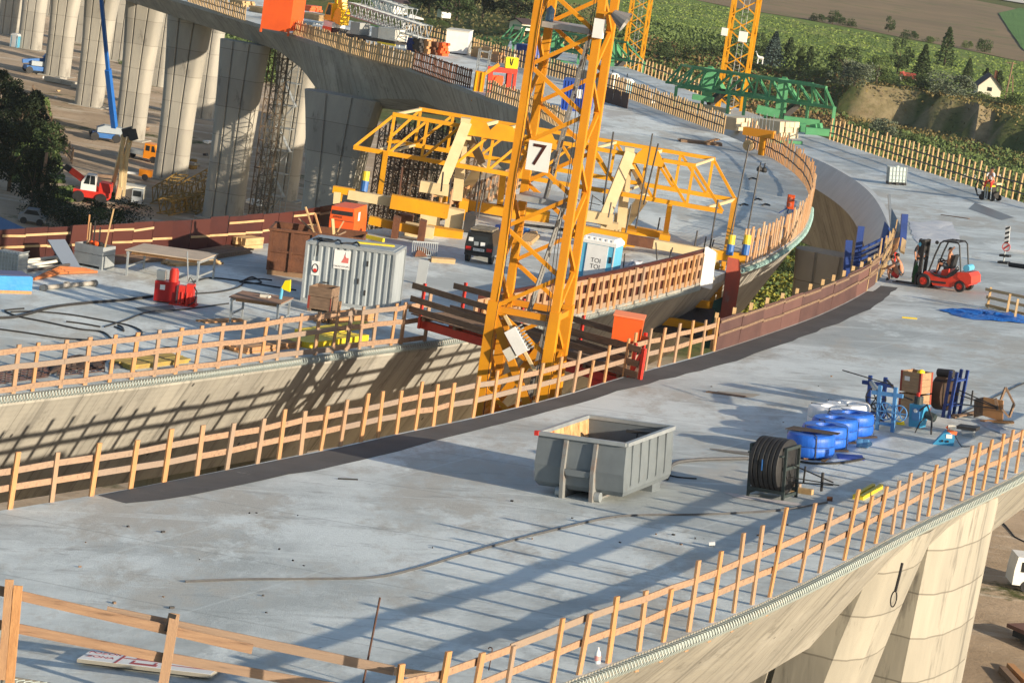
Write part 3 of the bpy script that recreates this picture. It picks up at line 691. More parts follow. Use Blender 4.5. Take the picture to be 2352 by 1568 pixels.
def groundmat():
    m = bpy.data.materials.new('valley_ground'); m.use_nodes = True; nt = m.node_tree; L = nt.links.new; b = nt.nodes['Principled BSDF']; b.inputs['Roughness'].default_value = .95; b.inputs['Specular IOR Level'].default_value = .1
    tc = nd(nt, 'ShaderNodeTexCoord'); sx = nd(nt, 'ShaderNodeSeparateXYZ'); L(tc.outputs['Object'], sx.inputs[0]); ge = nd(nt, 'ShaderNodeNewGeometry'); sn = nd(nt, 'ShaderNodeSeparateXYZ'); L(ge.outputs['Normal'], sn.inputs[0])
    def nz(sc, det=8, ro=.6, st=(1, 1, 1), rot=0):
        mp = nd(nt, 'ShaderNodeMapping'); mp.inputs['Scale'].default_value = st; mp.inputs['Rotation'].default_value = (0, 0, rot); L(tc.outputs['Object'], mp.inputs[0])
        n = nd(nt, 'ShaderNodeTexNoise'); n.inputs['Scale'].default_value = sc; n.inputs['Detail'].default_value = det; n.inputs['Roughness'].default_value = ro; L(mp.outputs[0], n.inputs[0]); return n.outputs[0]
    def rp(f, a, c, lo=0, hi=1):
        r = nd(nt, 'ShaderNodeMapRange'); r.inputs[1].default_value = a; r.inputs[2].default_value = c; r.inputs[3].default_value = lo; r.inputs[4].default_value = hi; L(f, r.inputs[0]); return r.outputs[0]
    def mt(op, a, c):
        x = nd(nt, 'ShaderNodeMath', operation=op)
        for k, q in ((0, a), (1, c)):
            if isinstance(q, (int, float)): x.inputs[k].default_value = q
            else: L(q, x.inputs[k])
        return x.outputs[0]
    def mix(f, a, c):
        x = nd(nt, 'ShaderNodeMix', data_type='RGBA'); L(f, x.inputs[0])
        for k, q in ((6, a), (7, c)):
            if isinstance(q, tuple): x.inputs[k].default_value = (*q, 1)
            else: L(q, x.inputs[k])
        return x.outputs[2]
    dirt = mix(rp(nz(.08, 8, .7), .4, .6), (.50, .39, .28), (.36, .275, .19))
    dirt = mix(rp(nz(.22, 10, .75, (.35, 1.5, 1), -.5), .53, .64), dirt, (.58, .51, .41))
    dirt = mix(rp(nz(.5, 10, .8, (1, 1, 1)), .58, .70), dirt, (.12, .09, .065))
    dirt = mix(rp(nz(.9, 12, .8), .60, .68), dirt, (.46, .42, .36))
    dirt = mix(rp(nz(.055, 9, .75), .57, .63), dirt, (.075, .085, .03))
    veg = mix(rp(nz(.05, 8, .7), .38, .62), (.085, .115, .036), (.125, .135, .045))
    veg = mix(rp(nz(.3, 10, .8), .5, .66), veg, (.19, .15, .07))
    veg = mix(rp(nz(.9, 10, .8), .52, .66), veg, (.028, .042, .016))
    cliff = mix(rp(nz(.5, 10, .75, (1, 1, .12)), .4, .6), (.52, .38, .25), (.27, .18, .115))
    gm = mt('ADD', rp(sx.outputs[0], -12, 6), mt('SUBTRACT', nz(.03, 6, .6), .5))
    g2 = rp(sx.outputs[1], 205, 235); gm = mt('MULTIPLY', gm, g2)
    g3 = rp(mt('ADD', mt('ADD', sx.outputs[1], rp(sx.outputs[0], -60, -30, -110, 0)), mt('MULTIPLY', nz(.03, 6), 80)), 385, 430); gm = mt('MAXIMUM', gm, g3)
    # grassy strip at the lower left
    gm = rp(gm, .45, .6)
    c = mix(gm, dirt, veg)
    st = mt('MULTIPLY', rp(sn.outputs[2], .88, .66), rp(sx.outputs[1], 300, 330)); c = mix(st, c, cliff)
    L(c, b.inputs['Base Color'])
    bp = nd(nt, 'ShaderNodeBump'); bp.inputs['Strength'].default_value = .4; bp.inputs['Distance'].default_value = .35; L(nz(.7, 10, .75), bp.inputs['Height']); L(bp.outputs[0], b.inputs['Normal'])
    return m
structure(build('ground', mb, groundmat(), smooth=True))
hz = bpy.data.materials.new('haze'); hz.use_nodes = True; hn = hz.node_tree; hn.nodes.remove(hn.nodes['Principled BSDF'])
vp = hn.nodes.new('ShaderNodeVolumePrincipled'); vp.inputs['Color'].default_value = (.85, .92, 1, 1); vp.inputs['Density'].default_value = .00006; vp.inputs['Anisotropy'].default_value = .2
hn.links.new(vp.outputs[0], hn.nodes['Material Output'].inputs['Volume'])
stuff(build('haze', MB().bx(-2300, 2900, -60, 4600, -48, 22), hz))
def field(name, px, m, n=40, dz=.12):
    "sheet over the terrain between two picture lines"
    a = along([PF(*p) for p in px[0]], n); b = along([PF(*p) for p in px[1]], n); mb = MB(); K = 24
    for i in range(n):
        for k in range(K + 1):
            q = a[i].lerp(b[i], k / K); mb.v.append((q.x, q.y, gh(q.x, q.y) + dz))
    for i in range(n - 1):
        for k in range(K): t = i * (K + 1) + k; mb.f.append((t, t + 1, t + K + 2, t + K + 1))
    return structure(build(name, mb, m, smooth=True))
mvine = mat('vineyard_green', (.15, .215, .05), (.115, .175, .042), .09, .95, .9, stretch=(1, .5, 1), spots=(.20, .235, .075), spsc=.18, spth=.50, detail=12, spec=.1)
mfallow = mat('fallow_field', (.27, .20, .125), (.20, .155, .10), .03, .95, .6, spots=(.17, .165, .08), spsc=.09, spth=.54, detail=10, spec=.1)
mmead = mat('meadow', (.11, .22, .07), (.09, .18, .06), .05, .95, .4, spec=.1)
mroad = mat('pale_road', (.55, .53, .48), None, 1, .9)
field('vineyard_field', ([(1180, 45), (1480, 98), (1750, 118), (1950, 165), (2180, 215), (2420, 255)], [(1180, -70), (1480, -20), (1690, 22), (2000, 76), (2200, 116), (2420, 160)]), mvine)
field('fallow_field', ([(1400, -36), (1690, 21), (2000, 75), (2200, 115), (2420, 159)], [(1400, -160), (1690, -80), (2000, -42), (2200, 4), (2420, 48)]), mfallow)
field('meadow', ([(2318, 78), (2350, 120), (2420, 150)], [(2292, 40), (2340, 30), (2420, 45)]), mmead, dz=.3)
field('road', ([(2160, -8), (2260, 6), (2420, 32)], [(2160, -14), (2260, -1), (2420, 24)]), mroad, dz=.4)
field('meadow', ([(800, 28), (950, 52), (1180, 92)], [(800, -20), (950, 8), (1180, 50)]), mmead, dz=.1)
# ---------------------------------------------------------------- vegetation
def leafmat(name, c1, c2): return mat(name, c1, c2, .8, .7, spec=.2, detail=4, rnd=None)
lm_dark = leafmat('dark_leaves', (.042, .066, .027), (.064, .096, .034)); lm_mid = leafmat('mid_leaves', (.078, .118, .038), (.115, .16, .05))
lm_grey = leafmat('grey_green_leaves', (.10, .125, .085), (.13, .155, .10)); lm_spruce = leafmat('blue_spruce_needles', (.055, .085, .08), (.075, .11, .10)); lm_yel = leafmat('yellow_green_weeds', (.14, .165, .03), (.28, .25, .04))
lm_shade = leafmat('shaded_leaves', (.014, .024, .012), (.026, .038, .016))  # leaf green darkened so the colour itself holds the shade
bark = mat('bark', (.09, .065, .045), (.06, .045, .03), 3, .9)
def leafquad(mb, p, s, up=.3):
    a = V((U(-1, 1), U(-1, 1), U(-1, 1))).normalized(); b = a.orthogonal().normalized(); c = a.cross(b); k = U(0, 6.3); b, c = b * cos(k) + c * sin(k), c * cos(k) - b * sin(k)
    b *= s * U(.7, 1.3); c *= s * U(.5, 1.0)
    mb.add([p - b, p - c * .8, p + b, p + c], [(0, 1, 2, 3)])
def crown(kind, n, leaf):
    mb = MB(); rnd = random.Random(hash(kind) % 7 if False else len(kind) * 13 + n)
    g = rnd.uniform
    if kind == 'round' or kind == 'open':
        cl = []
        for i in range(26):
            a = g(0, 6.28); z = g(.25, .97); r = .5 * sqrt(max(.05, 1 - ((z - .58) / .46) ** 2)) * g(.35, .95); cl.append((V((r * cos(a), r * sin(a), z)), g(.09, .19)))
        for i in range(n):
            c, rr = rnd.choice(cl); d = V((g(-1, 1), g(-1, 1), g(-.8, 1))); d = d.normalized() * rr * g(.55, 1.05); leafquad(mb, c + d, leaf)
    elif kind == 'conifer':
        for i in range(n):
            z = g(.06, 1) ** 1.0; tier = (z * 11) % 1; r = .30 * (1 - z) ** .85 * (1.12 - .5 * tier) * sqrt(g(.15, 1)) + .01; a = g(0, 6.28); a = round(a * 3.5 + g(-.9, .9) * .7) / 3.5; leafquad(mb, V((r * cos(a), r * sin(a), z - r * .3)), leaf)
    elif kind == 'column':
        for i in range(n):
            z = g(.08, 1); r = .17 * min(1, (1 - z) * 3 + .15) * min(1, z * 4 + .3) * sqrt(g(.2, 1)) * (1 + .3 * sin(z * 19 + 2)); a = g(0, 6.28); leafquad(mb, V((r * cos(a), r * sin(a), z)), leaf)
    elif kind == 'bush':
        cl = [(V((g(-.42, .42), g(-.42, .42), g(.1, .62))), g(.15, .32)) for _ in range(14)]
        for i in range(n):
            c, rr = rnd.choice(cl); d = V((g(-1, 1), g(-1, 1), g(-.7, 1))).normalized() * rr * g(.6, 1.05); q = c + d; q.z = max(.0, q.z); leafquad(mb, q, leaf)
    return mb
def trunkmb(kind):
    mb = MB()
    if kind in ('round', 'open'):
        mb.tube([(0, 0, -.02), (.01, 0, .2), (.03, .02, .5), (.02, 0, .75)], [.034, .026, .016, .006], 6)
        for i in range(6): a = i * 1.1; mb.tube([(.01, 0, .22 + i * .05), (.16 * cos(a), .16 * sin(a), .42 + i * .05), (.3 * cos(a), .3 * sin(a), .6 + i * .04)], [.014, .009, .003], 5)
    elif kind == 'bush': mb.tube([(0, 0, -.03), (.02, 0, .3)], [.03, .01], 5); mb.tube([(0, 0, 0), (-.15, .1, .35)], [.02, .008], 5)
    else:
        mb.tube([(0, 0, -.02), (0, 0, .95)], [.026, .004], 6)
    return mb
TM = {}
def tree(label, p, h, wd, kind, m, n=2200, leaf=.028, group=None, name=None, cat='tree'):
    k = (kind, m.name, n)
    nm = name or ('bush' if kind == 'bush' else 'tree')
    if nm == 'bush': cat = 'bush'
    M = Matrix.Translation(p) @ Matrix.Rotation(U(0, 6.28), 4, 'Z') @ Matrix.Diagonal((wd, wd, h, 1))
    t = thing(nm, label, cat, M, group)
    if k not in TM:
        me = bpy.data.meshes.new('crown'); mb = crown(kind, n, leaf); me.from_pydata(mb.v, [], mb.f); me.update(); me.materials.append(m)
        mt_ = bpy.data.meshes.new('trunk'); mb = trunkmb(kind); mt_.from_pydata(mb.v, [], mb.f); mt_.update(); mt_.materials.append(bark); TM[k] = (me, mt_)
    part('crown', TM[k][0], t, Matrix()); part('trunk', TM[k][1], t, Matrix()); return t
def G(x, y, lvl=PG):
    p = lvl(x, y)
    for _ in range(6):      # walk along the sight line to the terrain surface
        r = ray(x, y); p = r * (gh(p.x, p.y) / r.z)
    return p
gf = 'trees and bushes round the allotment gardens'
def T(x, y, hpx, wpx, kind, m, lab, n=2200, lvl=PF, leaf=.028):
    p = G(x, y, lvl); s = F / p.dot(fw)
    return tree(lab, p, hpx / s, wpx / s * (1.0 if kind in ('round', 'bush', 'open') else 1.8), kind, m, n, leaf)
for a in [(1772, 150, 78, 62, 'conifer', lm_spruce, 'blue-grey spruce beside the pale stone figure behind the green truss', 2200),
          (1738, 140, 62, 50, 'round', lm_dark, 'dark tree touching the right side of the far yellow mast'),
          (1808, 152, 66, 40, 'column', lm_dark, 'dark slim tree right behind the blue-grey spruce'),
          (1836, 160, 52, 34, 'column', lm_mid, 'left one of two slim cypresses in the hedge'),
          (1856, 162, 56, 32, 'column', lm_dark, 'right one of two slim cypresses in the hedge'),
          (1880, 178, 34, 60, 'bush', lm_mid, 'low hedge bush right of the slim cypresses'),
          (1935, 180, 70, 92, 'round', lm_dark, 'broad dark tree behind the grey willow'),
          (1962, 196, 78, 92, 'bush', lm_grey, 'pale grey-green willow bush left of the red roof'),
          (2012, 192, 62, 70, 'round', lm_mid, 'mid-green tree between the willow and the red roof'),
          (2060, 172, 78, 60, 'round', lm_dark, 'tall dark tree above the red roof'),
          (2052, 196, 36, 80, 'bush', lm_mid, 'green shrub in front of the red roof'),
          (2115, 182, 80, 58, 'conifer', lm_dark, 'dark fir right of the red roof', 2200),
          (2168, 152, 90, 62, 'conifer', lm_dark, 'tallest fir of the hedge, with open branches', 1100),
          (2112, 205, 44, 70, 'bush', lm_dark, 'shrub below the dark fir'),
          (2172, 218, 70, 112, 'bush', lm_grey, 'broad grey-green bush left of the white gabled house'),
          (2222, 178, 44, 34, 'conifer', lm_dark, 'small dark fir between the broad bush and the house'),
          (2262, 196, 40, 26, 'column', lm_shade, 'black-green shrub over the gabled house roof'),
          (2290, 214, 52, 34, 'column', lm_dark, 'dark cypress right of the gabled house'),
          (2262, 226, 20, 34, 'bush', lm_mid, 'small round bush before the white gable'),
          (2330, 245, 44, 80, 'bush', lm_mid, 'bush at the right border below the pole'),
          (1722, 62, 0, 0, '', None, ''),
          (1875, 50, 26, 34, 'bush', lm_dark, 'leftmost lone bush on the field edge'), (1912, 58, 32, 40, 'open', lm_dark, 'lone bush with a sloping crown on the field edge'),
          (1946, 62, 28, 42, 'bush', lm_dark, 'round dark bush third along the field edge'), (2040, 76, 36, 30, 'round', lm_dark, 'small lone tree on the brown field'),
          (2084, 92, 32, 36, 'bush', lm_dark, 'dark bush right of the lone field tree'), (2138, 100, 22, 34, 'bush', lm_mid, 'low bush left of the tall fir top'), (2218, 112, 26, 24, 'bush', lm_mid, 'thin bush right of the tall fir top'), (2262, 122, 44, 38, 'bush', lm_dark, 'dark upright bush near the meadow corner'),
          (1575, 122, 46, 50, 'bush', lm_mid, 'bush behind the left end of the near green truss'), (1520, 128, 44, 60, 'bush', lm_dark, 'bush right of the second yellow mast'), (1620, 130, 40, 60, 'bush', lm_dark, 'bush left of the third yellow mast'), (1660, 128, 36, 50, 'bush', lm_mid, 'bush close to the third yellow mast'),
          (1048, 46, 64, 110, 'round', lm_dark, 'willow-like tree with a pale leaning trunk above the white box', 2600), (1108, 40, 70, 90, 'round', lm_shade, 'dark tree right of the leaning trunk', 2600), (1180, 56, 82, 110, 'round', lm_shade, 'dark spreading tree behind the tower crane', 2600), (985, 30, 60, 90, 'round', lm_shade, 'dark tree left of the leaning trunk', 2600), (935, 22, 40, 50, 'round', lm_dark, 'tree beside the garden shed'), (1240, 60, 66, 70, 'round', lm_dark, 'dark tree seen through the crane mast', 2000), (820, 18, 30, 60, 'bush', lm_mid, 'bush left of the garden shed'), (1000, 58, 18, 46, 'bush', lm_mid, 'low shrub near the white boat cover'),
          (1310, 70, 60, 60, 'bush', lm_mid, 'green bush seen between the crane legs')]:
    if a[4]: T(*a)
# slope below the cliff
for a in [(2030, 318, 62, 70, 'bush', lm_grey, 'tall grey-green bush at the foot of the earth cliff'), (2100, 330, 30, 60, 'bush', lm_mid, 'low bush right of the grey-green one'), (1990, 300, 24, 50, 'bush', lm_mid, 'small bush by the fence end'), (1820, 640, 56, 90, 'bush', lm_dark, 'dark bush seen under the bend beside the pier'), (1770, 650, 0, 0, '', None, ''), (1845, 610, 60, 70, 'round', lm_dark, 'dark fir-like bush left of the far pier'), (520, 118, 46, 70, 'bush', lm_mid, 'bush behind the shaded pier'), (545, 150, 52, 60, 'bush', lm_dark, 'dark bush right behind the shaded pier'), (282, 148, 12, 30, 'bush', lm_mid, 'tuft at the foot of a back pier')]:
    if a[4]: T(*a, lvl=PG)
# shaded trees on the left
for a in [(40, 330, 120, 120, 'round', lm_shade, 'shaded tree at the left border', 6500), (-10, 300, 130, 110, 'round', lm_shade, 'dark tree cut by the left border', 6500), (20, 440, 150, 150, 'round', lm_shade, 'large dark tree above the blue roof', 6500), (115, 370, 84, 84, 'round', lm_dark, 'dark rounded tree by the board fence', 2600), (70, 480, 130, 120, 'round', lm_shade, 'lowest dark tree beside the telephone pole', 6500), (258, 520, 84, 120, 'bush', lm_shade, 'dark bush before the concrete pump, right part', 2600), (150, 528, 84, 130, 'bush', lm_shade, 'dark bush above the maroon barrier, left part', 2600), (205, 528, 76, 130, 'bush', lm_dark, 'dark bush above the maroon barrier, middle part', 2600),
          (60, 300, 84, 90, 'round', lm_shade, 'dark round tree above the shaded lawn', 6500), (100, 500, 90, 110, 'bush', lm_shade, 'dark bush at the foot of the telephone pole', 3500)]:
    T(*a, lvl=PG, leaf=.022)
# countless low weeds
def weeds(label, px, lvl, n, s, m, hz=.6, name='weeds', jit=0):
    P_ = [lvl(*p) for p in px]; a, b, c, d = P_; mb = MB()
    for _ in range(n):
        u, v = U(0, 1), U(0, 1); q = a.lerp(b, u).lerp(d.lerp(c, u), v); z = gh(q.x, q.y) + U(0, hz) * (0.4 + .6 * (.5 + mn.noise(V((q.x * .15, q.y * .15, 0))))); leafquad(mb, V((q.x, q.y, z)), s)
    o = build(name, mb, m); tag(o, label, 'plants'); return stuff(o)
weeds('yellow-green weeds on the ground between the two decks', [(1640, 760), (1900, 760), (1900, 590), (1720, 590)], PG, 9000, .22, lm_yel, 1.5)
weeds('dark green weeds mixed among the yellow ones under the bend', [(1650, 740), (1900, 700), (1900, 570), (1720, 570)], PG, 3500, .25, lm_mid, 1.6)
weeds('rough grass and shrubs on the slope below the earth cliff', [(1880, 360), (2420, 560), (2420, 370), (1950, 285)], PG, 9000, .28, lm_mid, 1.0)
weeds('rusty brown tall weeds along the bank top', [(1480, 150), (1950, 222), (1950, 185), (1480, 95)], PF, 6000, .28, leafmat('rusty_weeds', (.15, .11, .045), (.22, .14, .065)), .9)
weeds('green scrub on the bank behind the green trusses', [(1380, 190), (1950, 280), (1950, 200), (1380, 100)], PG, 9000, .32, lm_mid, 1.3)
weeds('brown-green tall weeds along the top of the earth cliff', [(1930, 205), (2420, 320), (2420, 262), (1930, 180)], PF, 3000, .24, leafmat('brown_green_weeds', (.15, .125, .045), (.20, .15, .06)), .6)
weeds('leafy rows of the green field', [(1430, 92), (2420, 255), (2420, 160), (1430, -20)], PF, 14000, .30, leafmat('vine_leaves', (.14, .20, .045), (.18, .235, .058)), .22)
weeds('dry grass on the slope below the white box', [(960, 120), (1400, 190), (1400, 80), (960, 50)], PG, 6000, .3, leafmat('dry_grass', (.13, .11, .05), (.10, .105, .04)), .7)
weeds('scrubby grass behind the shaded piers', [(470, 190), (640, 190), (640, 80), (470, 80)], PG, 4000, .3, lm_mid, 1.0)
weeds('shaded lawn beside the dark trees on the left', [(20, 420), (150, 420), (110, 230), (40, 230)], PG, 4000, .25, lm_mid, .2)
weeds('grass strip behind the telehandler', [(120, 470), (270, 455), (250, 425), (120, 430)], PG, 2500, .22, lm_mid, .2)
# ---------------------------------------------------------------- tower cranes
def mast(label, o, deg, w_, z0, z1, bay, leg, m, nb, base=None, phase=0):
    "square lattice mast; o = foot of the front left leg line; zigzag bracing on four faces"
    M = frame(V((o.x, o.y, 0)), V((cos(radians(deg)), sin(radians(deg)), 0)))
    t = thing('tower_crane', label, 'crane', M)
    cs = [(0, 0), (w_, 0), (w_, w_), (0, w_)]
    for x, y in cs:
        mb = MB(); mb.bx(x - leg / 2, x + leg / 2, y - leg / 2, y + leg / 2, (base if base else z0), z1)
        build('leg', mb, m, t)
        if base:
            q = leg * 1.35; build('leg', MB().bx(x - q / 2, x + q / 2, y - q / 2, y + q / 2, z0, base + .25), m, t)
    for f in range(4):
        a, b = cs[f], cs[(f + 1) % 4]; mb = MB(); z = phase; k = 0
        while z - bay > z0: z -= bay
        while z < z1 - bay / 2:
            mb.beam((a[0], a[1], z), (b[0], b[1], z + bay / 2), leg * .45, leg * .5); mb.beam((b[0], b[1], z + bay / 2), (a[0], a[1], z + bay), leg * .45, leg * .5)
            for (c, zz) in ((a, z), (b, z + bay / 2)):
                e = b if c is a else a; ux, uy = (e[0] - c[0]) / w_, (e[1] - c[1]) / w_
                mb.beam((c[0] + ux * leg * .5, c[1] + uy * leg * .5, zz - leg * .9), (c[0] + ux * leg * .5, c[1] + uy * leg * .5, zz + leg * .9), leg * .12 if ux == 0 else leg * .9, leg * .9 if ux == 0 else leg * .12)
            z += bay
        build('bracing', mb, m, t)
    return t, M
a = D(1161, 521, 97.0); zN = a.z
W7 = 2.02
zb = zN - 2.65
t7, M7 = mast('tall orange-yellow lattice tower crane carrying a white sign with the number 7', a, -12, W7, -36, 9, 2.6, .25, yel, 0, zb, zN)
for z in (zb, zb - 3.6):
    mb = MB()
    for p, q in (((0, 0), (W7, 0)), ((W7, 0), (W7, W7)), ((W7, W7), (0, W7)), ((0, W7), (0, 0))): mb.beam((*p, z), (*q, z), .14, .2)
    build('ring_beam', mb, yel, t7)
mb = MB(); mb.beam((0, -.05, zb - .1), (W7, -.05, zb - 3.6), .14, .26); mb.beam((W7, W7, zb), (0, W7, zb - 3.6), .14, .26); mb.beam((0, .02, zb - 3.6), (W7, .02, zb - 6.6), .14, .22); mb.beam((W7, .02, zb - 6.6), (0, .02, zb - 9.6), .14, .22)
build('bracing', mb, yel, t7)
for i, z in enumerate([zb - 6.2, zb - .2, zN + 1.0, zN + 6.55]):
    if i: build('platform', MB().bx(.15, W7 - .12, .25, W7 - .25, z, z + .05).bx(.15, W7 - .12, .22, .26, z - .12, z + .06), steel, t7)
def ladder(mb, a, b, wd=.42, r=.025, step=.3, side=V((1, 0, 0))):
    a, b = V(a), V(b); s_ = side * wd / 2; mb.tube([a - s_, b - s_], r, 4); mb.tube([a + s_, b + s_], r, 4); n = int((b - a).length / step)
    for i in range(1, n): p = a.lerp(b, i / n); mb.tube([p - s_, p + s_], r * .7, 4)
for lo_, hi in ((zb - 8, zb - .1), (zb - .1, zN + 1.05), (zN + 1.05, zN + 6.6)):
    mb = MB(); s_ = V((.15, .98, 0)); aa, bb = V((1.0, .75, lo_)), V((1.55, 1.3, hi)); sv = V((0, 1, 0)) * .22
    mb.beam(aa - sv, bb - sv, .05, .07); mb.beam(aa + sv, bb + sv, .05, .07)
    for i in range(1, 20): p = aa.lerp(bb, i / 20); mb.tube([p - sv, p + sv], .02, 4)
    build('ladder', mb, mat('dull_ladder_steel', (.21, .215, .21), (.15, .155, .155), 3, .6), t7)
def loc7(x, y, d=97.0): return M7.inverted() @ D(x, y, d)
p = loc7(1245, 357, 96.75); sg = build('number_sign', MB().bx(p.x - .37, p.x + .37, -.2, -.17, p.z - .47, p.z + .47), white, t7)
text('numeral', '7', .98, brown7, sg, upright((p.x - .01, -.21, p.z + .01)), .004)
# floodlight and cable boxes on the mast
p = loc7(1182, 786, 96.7)
fl = build('floodlight', MB().box((0, 0, 0), (.86, .3, .40)), white, t7, M=Matrix.Translation((p.x, -.35, p.z)) @ Matrix.Rotation(radians(52), 4, 'Y'))
mb = MB()
for i in range(8): mb.bx(-.4 + i * .11, -.36 + i * .11, -.1, .2, .2, .36)
build('cooling_fins', mb, steel, fl); build('bracket', MB().bx(-.9, 1.2, .16, .24, -.05, .05), cream, fl); build('junction_box', MB().bx(.05, .45, -.12, .12, -.55, -.26), offw, fl)
p = loc7(1400, 62, 96.6); build('junction_box', MB().bx(p.x - .2, p.x + .12, -.42, -.16, p.z - .32, p.z + .28), white, t7)
p = loc7(1422, 30, 96.3); build('lamp_shade', MB().lathe([(.07, .1), (.12, .08), (.34, -.42), (.33, -.42), (.1, .05)], n=14), mat('grey_lamp', (.22, .22, .22), None, 1, .5), t7, M=Matrix.Translation((p.x + .15, -.35, p.z)) @ Matrix.Rotation(radians(-62), 4, 'Y')); build('lamp_arm', MB().bx(W7, p.x + .2, -.38, -.3, p.z - .04, p.z + .04), yel, t7)
mb = MB()
for xx, yy, ph in ((.18, -.16, 0), (W7 - .18, -.17, 1), (W7 - .26, -.16, 2.2)):
    mb.tube([(xx + .04 * sin(z * 1.3 + ph), yy, z) for z in [zb - 12 + i * 1.1 for i in range(30)]], .013, 5)
build('power_cable', mb, black, t7, smooth=True)
t = single('water_bottle', MB().lathe([(0, 0), (.135, .01), (.14, .2), (.13, .24), (.14, .28), (.135, .38), (.05, .46), (.035, .5), (0, .5)], n=16), mat('blue_jug', (.08, .22, .42), None, 1, .15), 'blue water bottle on the grey platform high in the crane mast', 'bottle', Matrix.Translation(M7 @ V((loc7(1280, 45, 97.8).x, .8, zN + 6.6))), smooth=True)
a = D(1660, 150, 240); t3, M3 = mast('yellow lattice crane mast rising behind the near green truss', a, -10, 1.95, -36, 6, 2.7, .2, yel2, 0, None, -14)
mb = MB(); ladder(mb, (1, 1, -30), (1, 1, 5)); build('ladder', mb, steel, t3)
p = M3.inverted() @ D(1715, 84, 239.5); build('junction_box', MB().bx(p.x - .55, p.x + .1, -.5, -.1, p.z - .45, p.z + .35), white, t3); build('junction_box', MB().bx(-.5, 0, -.2, .2, p.z - .2, p.z + .4), white, t3)
a = D(1432, 120, 330); t2, M2 = mast('farthest yellow crane mast standing over the distant green truss', a, -10, 1.95, -36, 6, 2.7, .2, yel2, 0, None, -14)
mb = MB(); ladder(mb, (1, 1, -30), (1, 1, 5)); build('ladder', mb, steel, t2)
# ---------------------------------------------------------------- form travellers
def trusspart(t, m, top, bot_l, bot_r, n, dl, dr, ch, wb, hgt=None, suffix=''):
    "one lattice girder: measured ends of its chords; diagonals lean outwards from the middle"
    A = D(*top[0], dl); B = D(*top[1], dr); C = D(*bot_l, dl); E = D(*bot_r, dr)
    tn = [A.lerp(B, i / n) for i in range(n + 1)]
    line = lambda p: C + (E - C) * ((p - C).dot(E - C) / (E - C).length_squared)
    bn = [line(p) for p in tn]
    build('top_chord', MB().beam(A - (B - A).normalized() * ch / 2, B + (B - A).normalized() * ch / 2, ch, ch * .9), m, t)
    build('bottom_chord', MB().beam(C, E, ch, ch), m, t)
    mb = MB(); mb.beam(A, C, wb, wb); mb.beam(B, E, wb, wb)
    for i in range(n + 1): mb.beam(tn[i], bn[i], wb, wb)
    for i in range(n):
        if i < n / 2: mb.beam(tn[i + 1], bn[i], wb * .9, wb * .9)
        else: mb.beam(tn[i], bn[i + 1], wb * .9, wb * .9)
    build('web_members', mb, m, t)
    return tn, bn
tv = thing('form_traveller', 'big yellow form traveller with twin lattice trusses and two cream trestles behind crane 7', 'form traveller')
dF, dR = 141.0, 147.0
fn, fb = trusspart(tv, yel2, ((907, 263), (1593, 380)), (812, 338), (1660, 486), 9, dF, dF, .20, .13)
rn, rb = trusspart(tv, yel2, ((967, 251), (1638, 365)), (889, 322), (1690, 460), 9, dR, dR, .20, .13)
for i in (0, 3, 6, 9): build('cross_tie', MB().beam(fn[i], rn[i], .12, .12), cream, tv)
build('cross_tie', MB().beam(D(860, 346, dF), D(930, 330, dR), .12, .12), cream, tv); build('cross_tie', MB().beam(D(1620, 478, dF), D(1688, 458, dR), .14, .14), cream, tv)
for i in (0, 4, 7): build('cross_tie', MB().beam(fb[i], rb[i], .1, .1), cream, tv)
mb = MB()
for p in (D(1090, 300, dF - .2), D(1150, 310, dF - .2), D(1485, 366, dF - .2), D(1240, 326, dF - .2)):
    q = p - Z * .1; mb = MB(); mb.prism([(q.x - .85, q.z - .15), (q.x + .95, q.z - .15), (q.x + .5, q.z + .55), (q.x - .2, q.z + .62)], q.y - .05, q.y + .05); build('gusset', mb, yel2, tv)

for k, (ox, oy) in enumerate(((0, 0), (376, 67))):
    tr = build('trestle', MB().beam(D(1068 + ox, 292 + oy, 141), D(1010 + ox, 440 + oy, 138.5), .5, .75, V((0, 1, 0))).beam(D(1066 + ox, 290 + oy, 142.5), D(1050 + ox, 462 + oy, 142.5), .45, .62, V((0, 1, 0))), cream, tv)
    build('trestle_head', MB().beam(D(1058 + ox, 282 + oy, 141), D(1080 + ox, 285 + oy, 141), .7, .5).beam(D(1076 + ox, 284 + oy, 141.2), D(1072 + ox, 322 + oy, 141.2), .5, .4), cream, tr)
    build('strut', MB().beam(D(1072 + ox, 302 + oy, 142), D(1104 + ox, 366 + oy, 144), .35, .55, V((0, 1, 0))), mat('shaded_strut_paint', (.22, .16, .09), (.17, .12, .07), 1, .7), tr)  # cream strut, its shade put into a darker colour
    build('brace', MB().beam(D(1104 + ox, 384 + oy, 144), D(1050 + ox, 458 + oy, 146), .5, .42, V((0, 1, 0))), cream, tr)
    build('tie_plate', MB().beam(D(1076 + ox, 296 + oy, 141.5), D(1142 + ox, 280 + oy, 146), .12, .16), cream, tr)
    build('foot_beam', MB().beam(D(965 + ox, 427 + oy, 138.4), D(1032 + ox, 438 + oy, 138.4), .4, .5), cream, tr)
def pb(name, m, a, b, d0, d1, w_, h_): return build(name, MB().beam(D(*a, d0), D(*b, d1), w_, h_), m, tv)
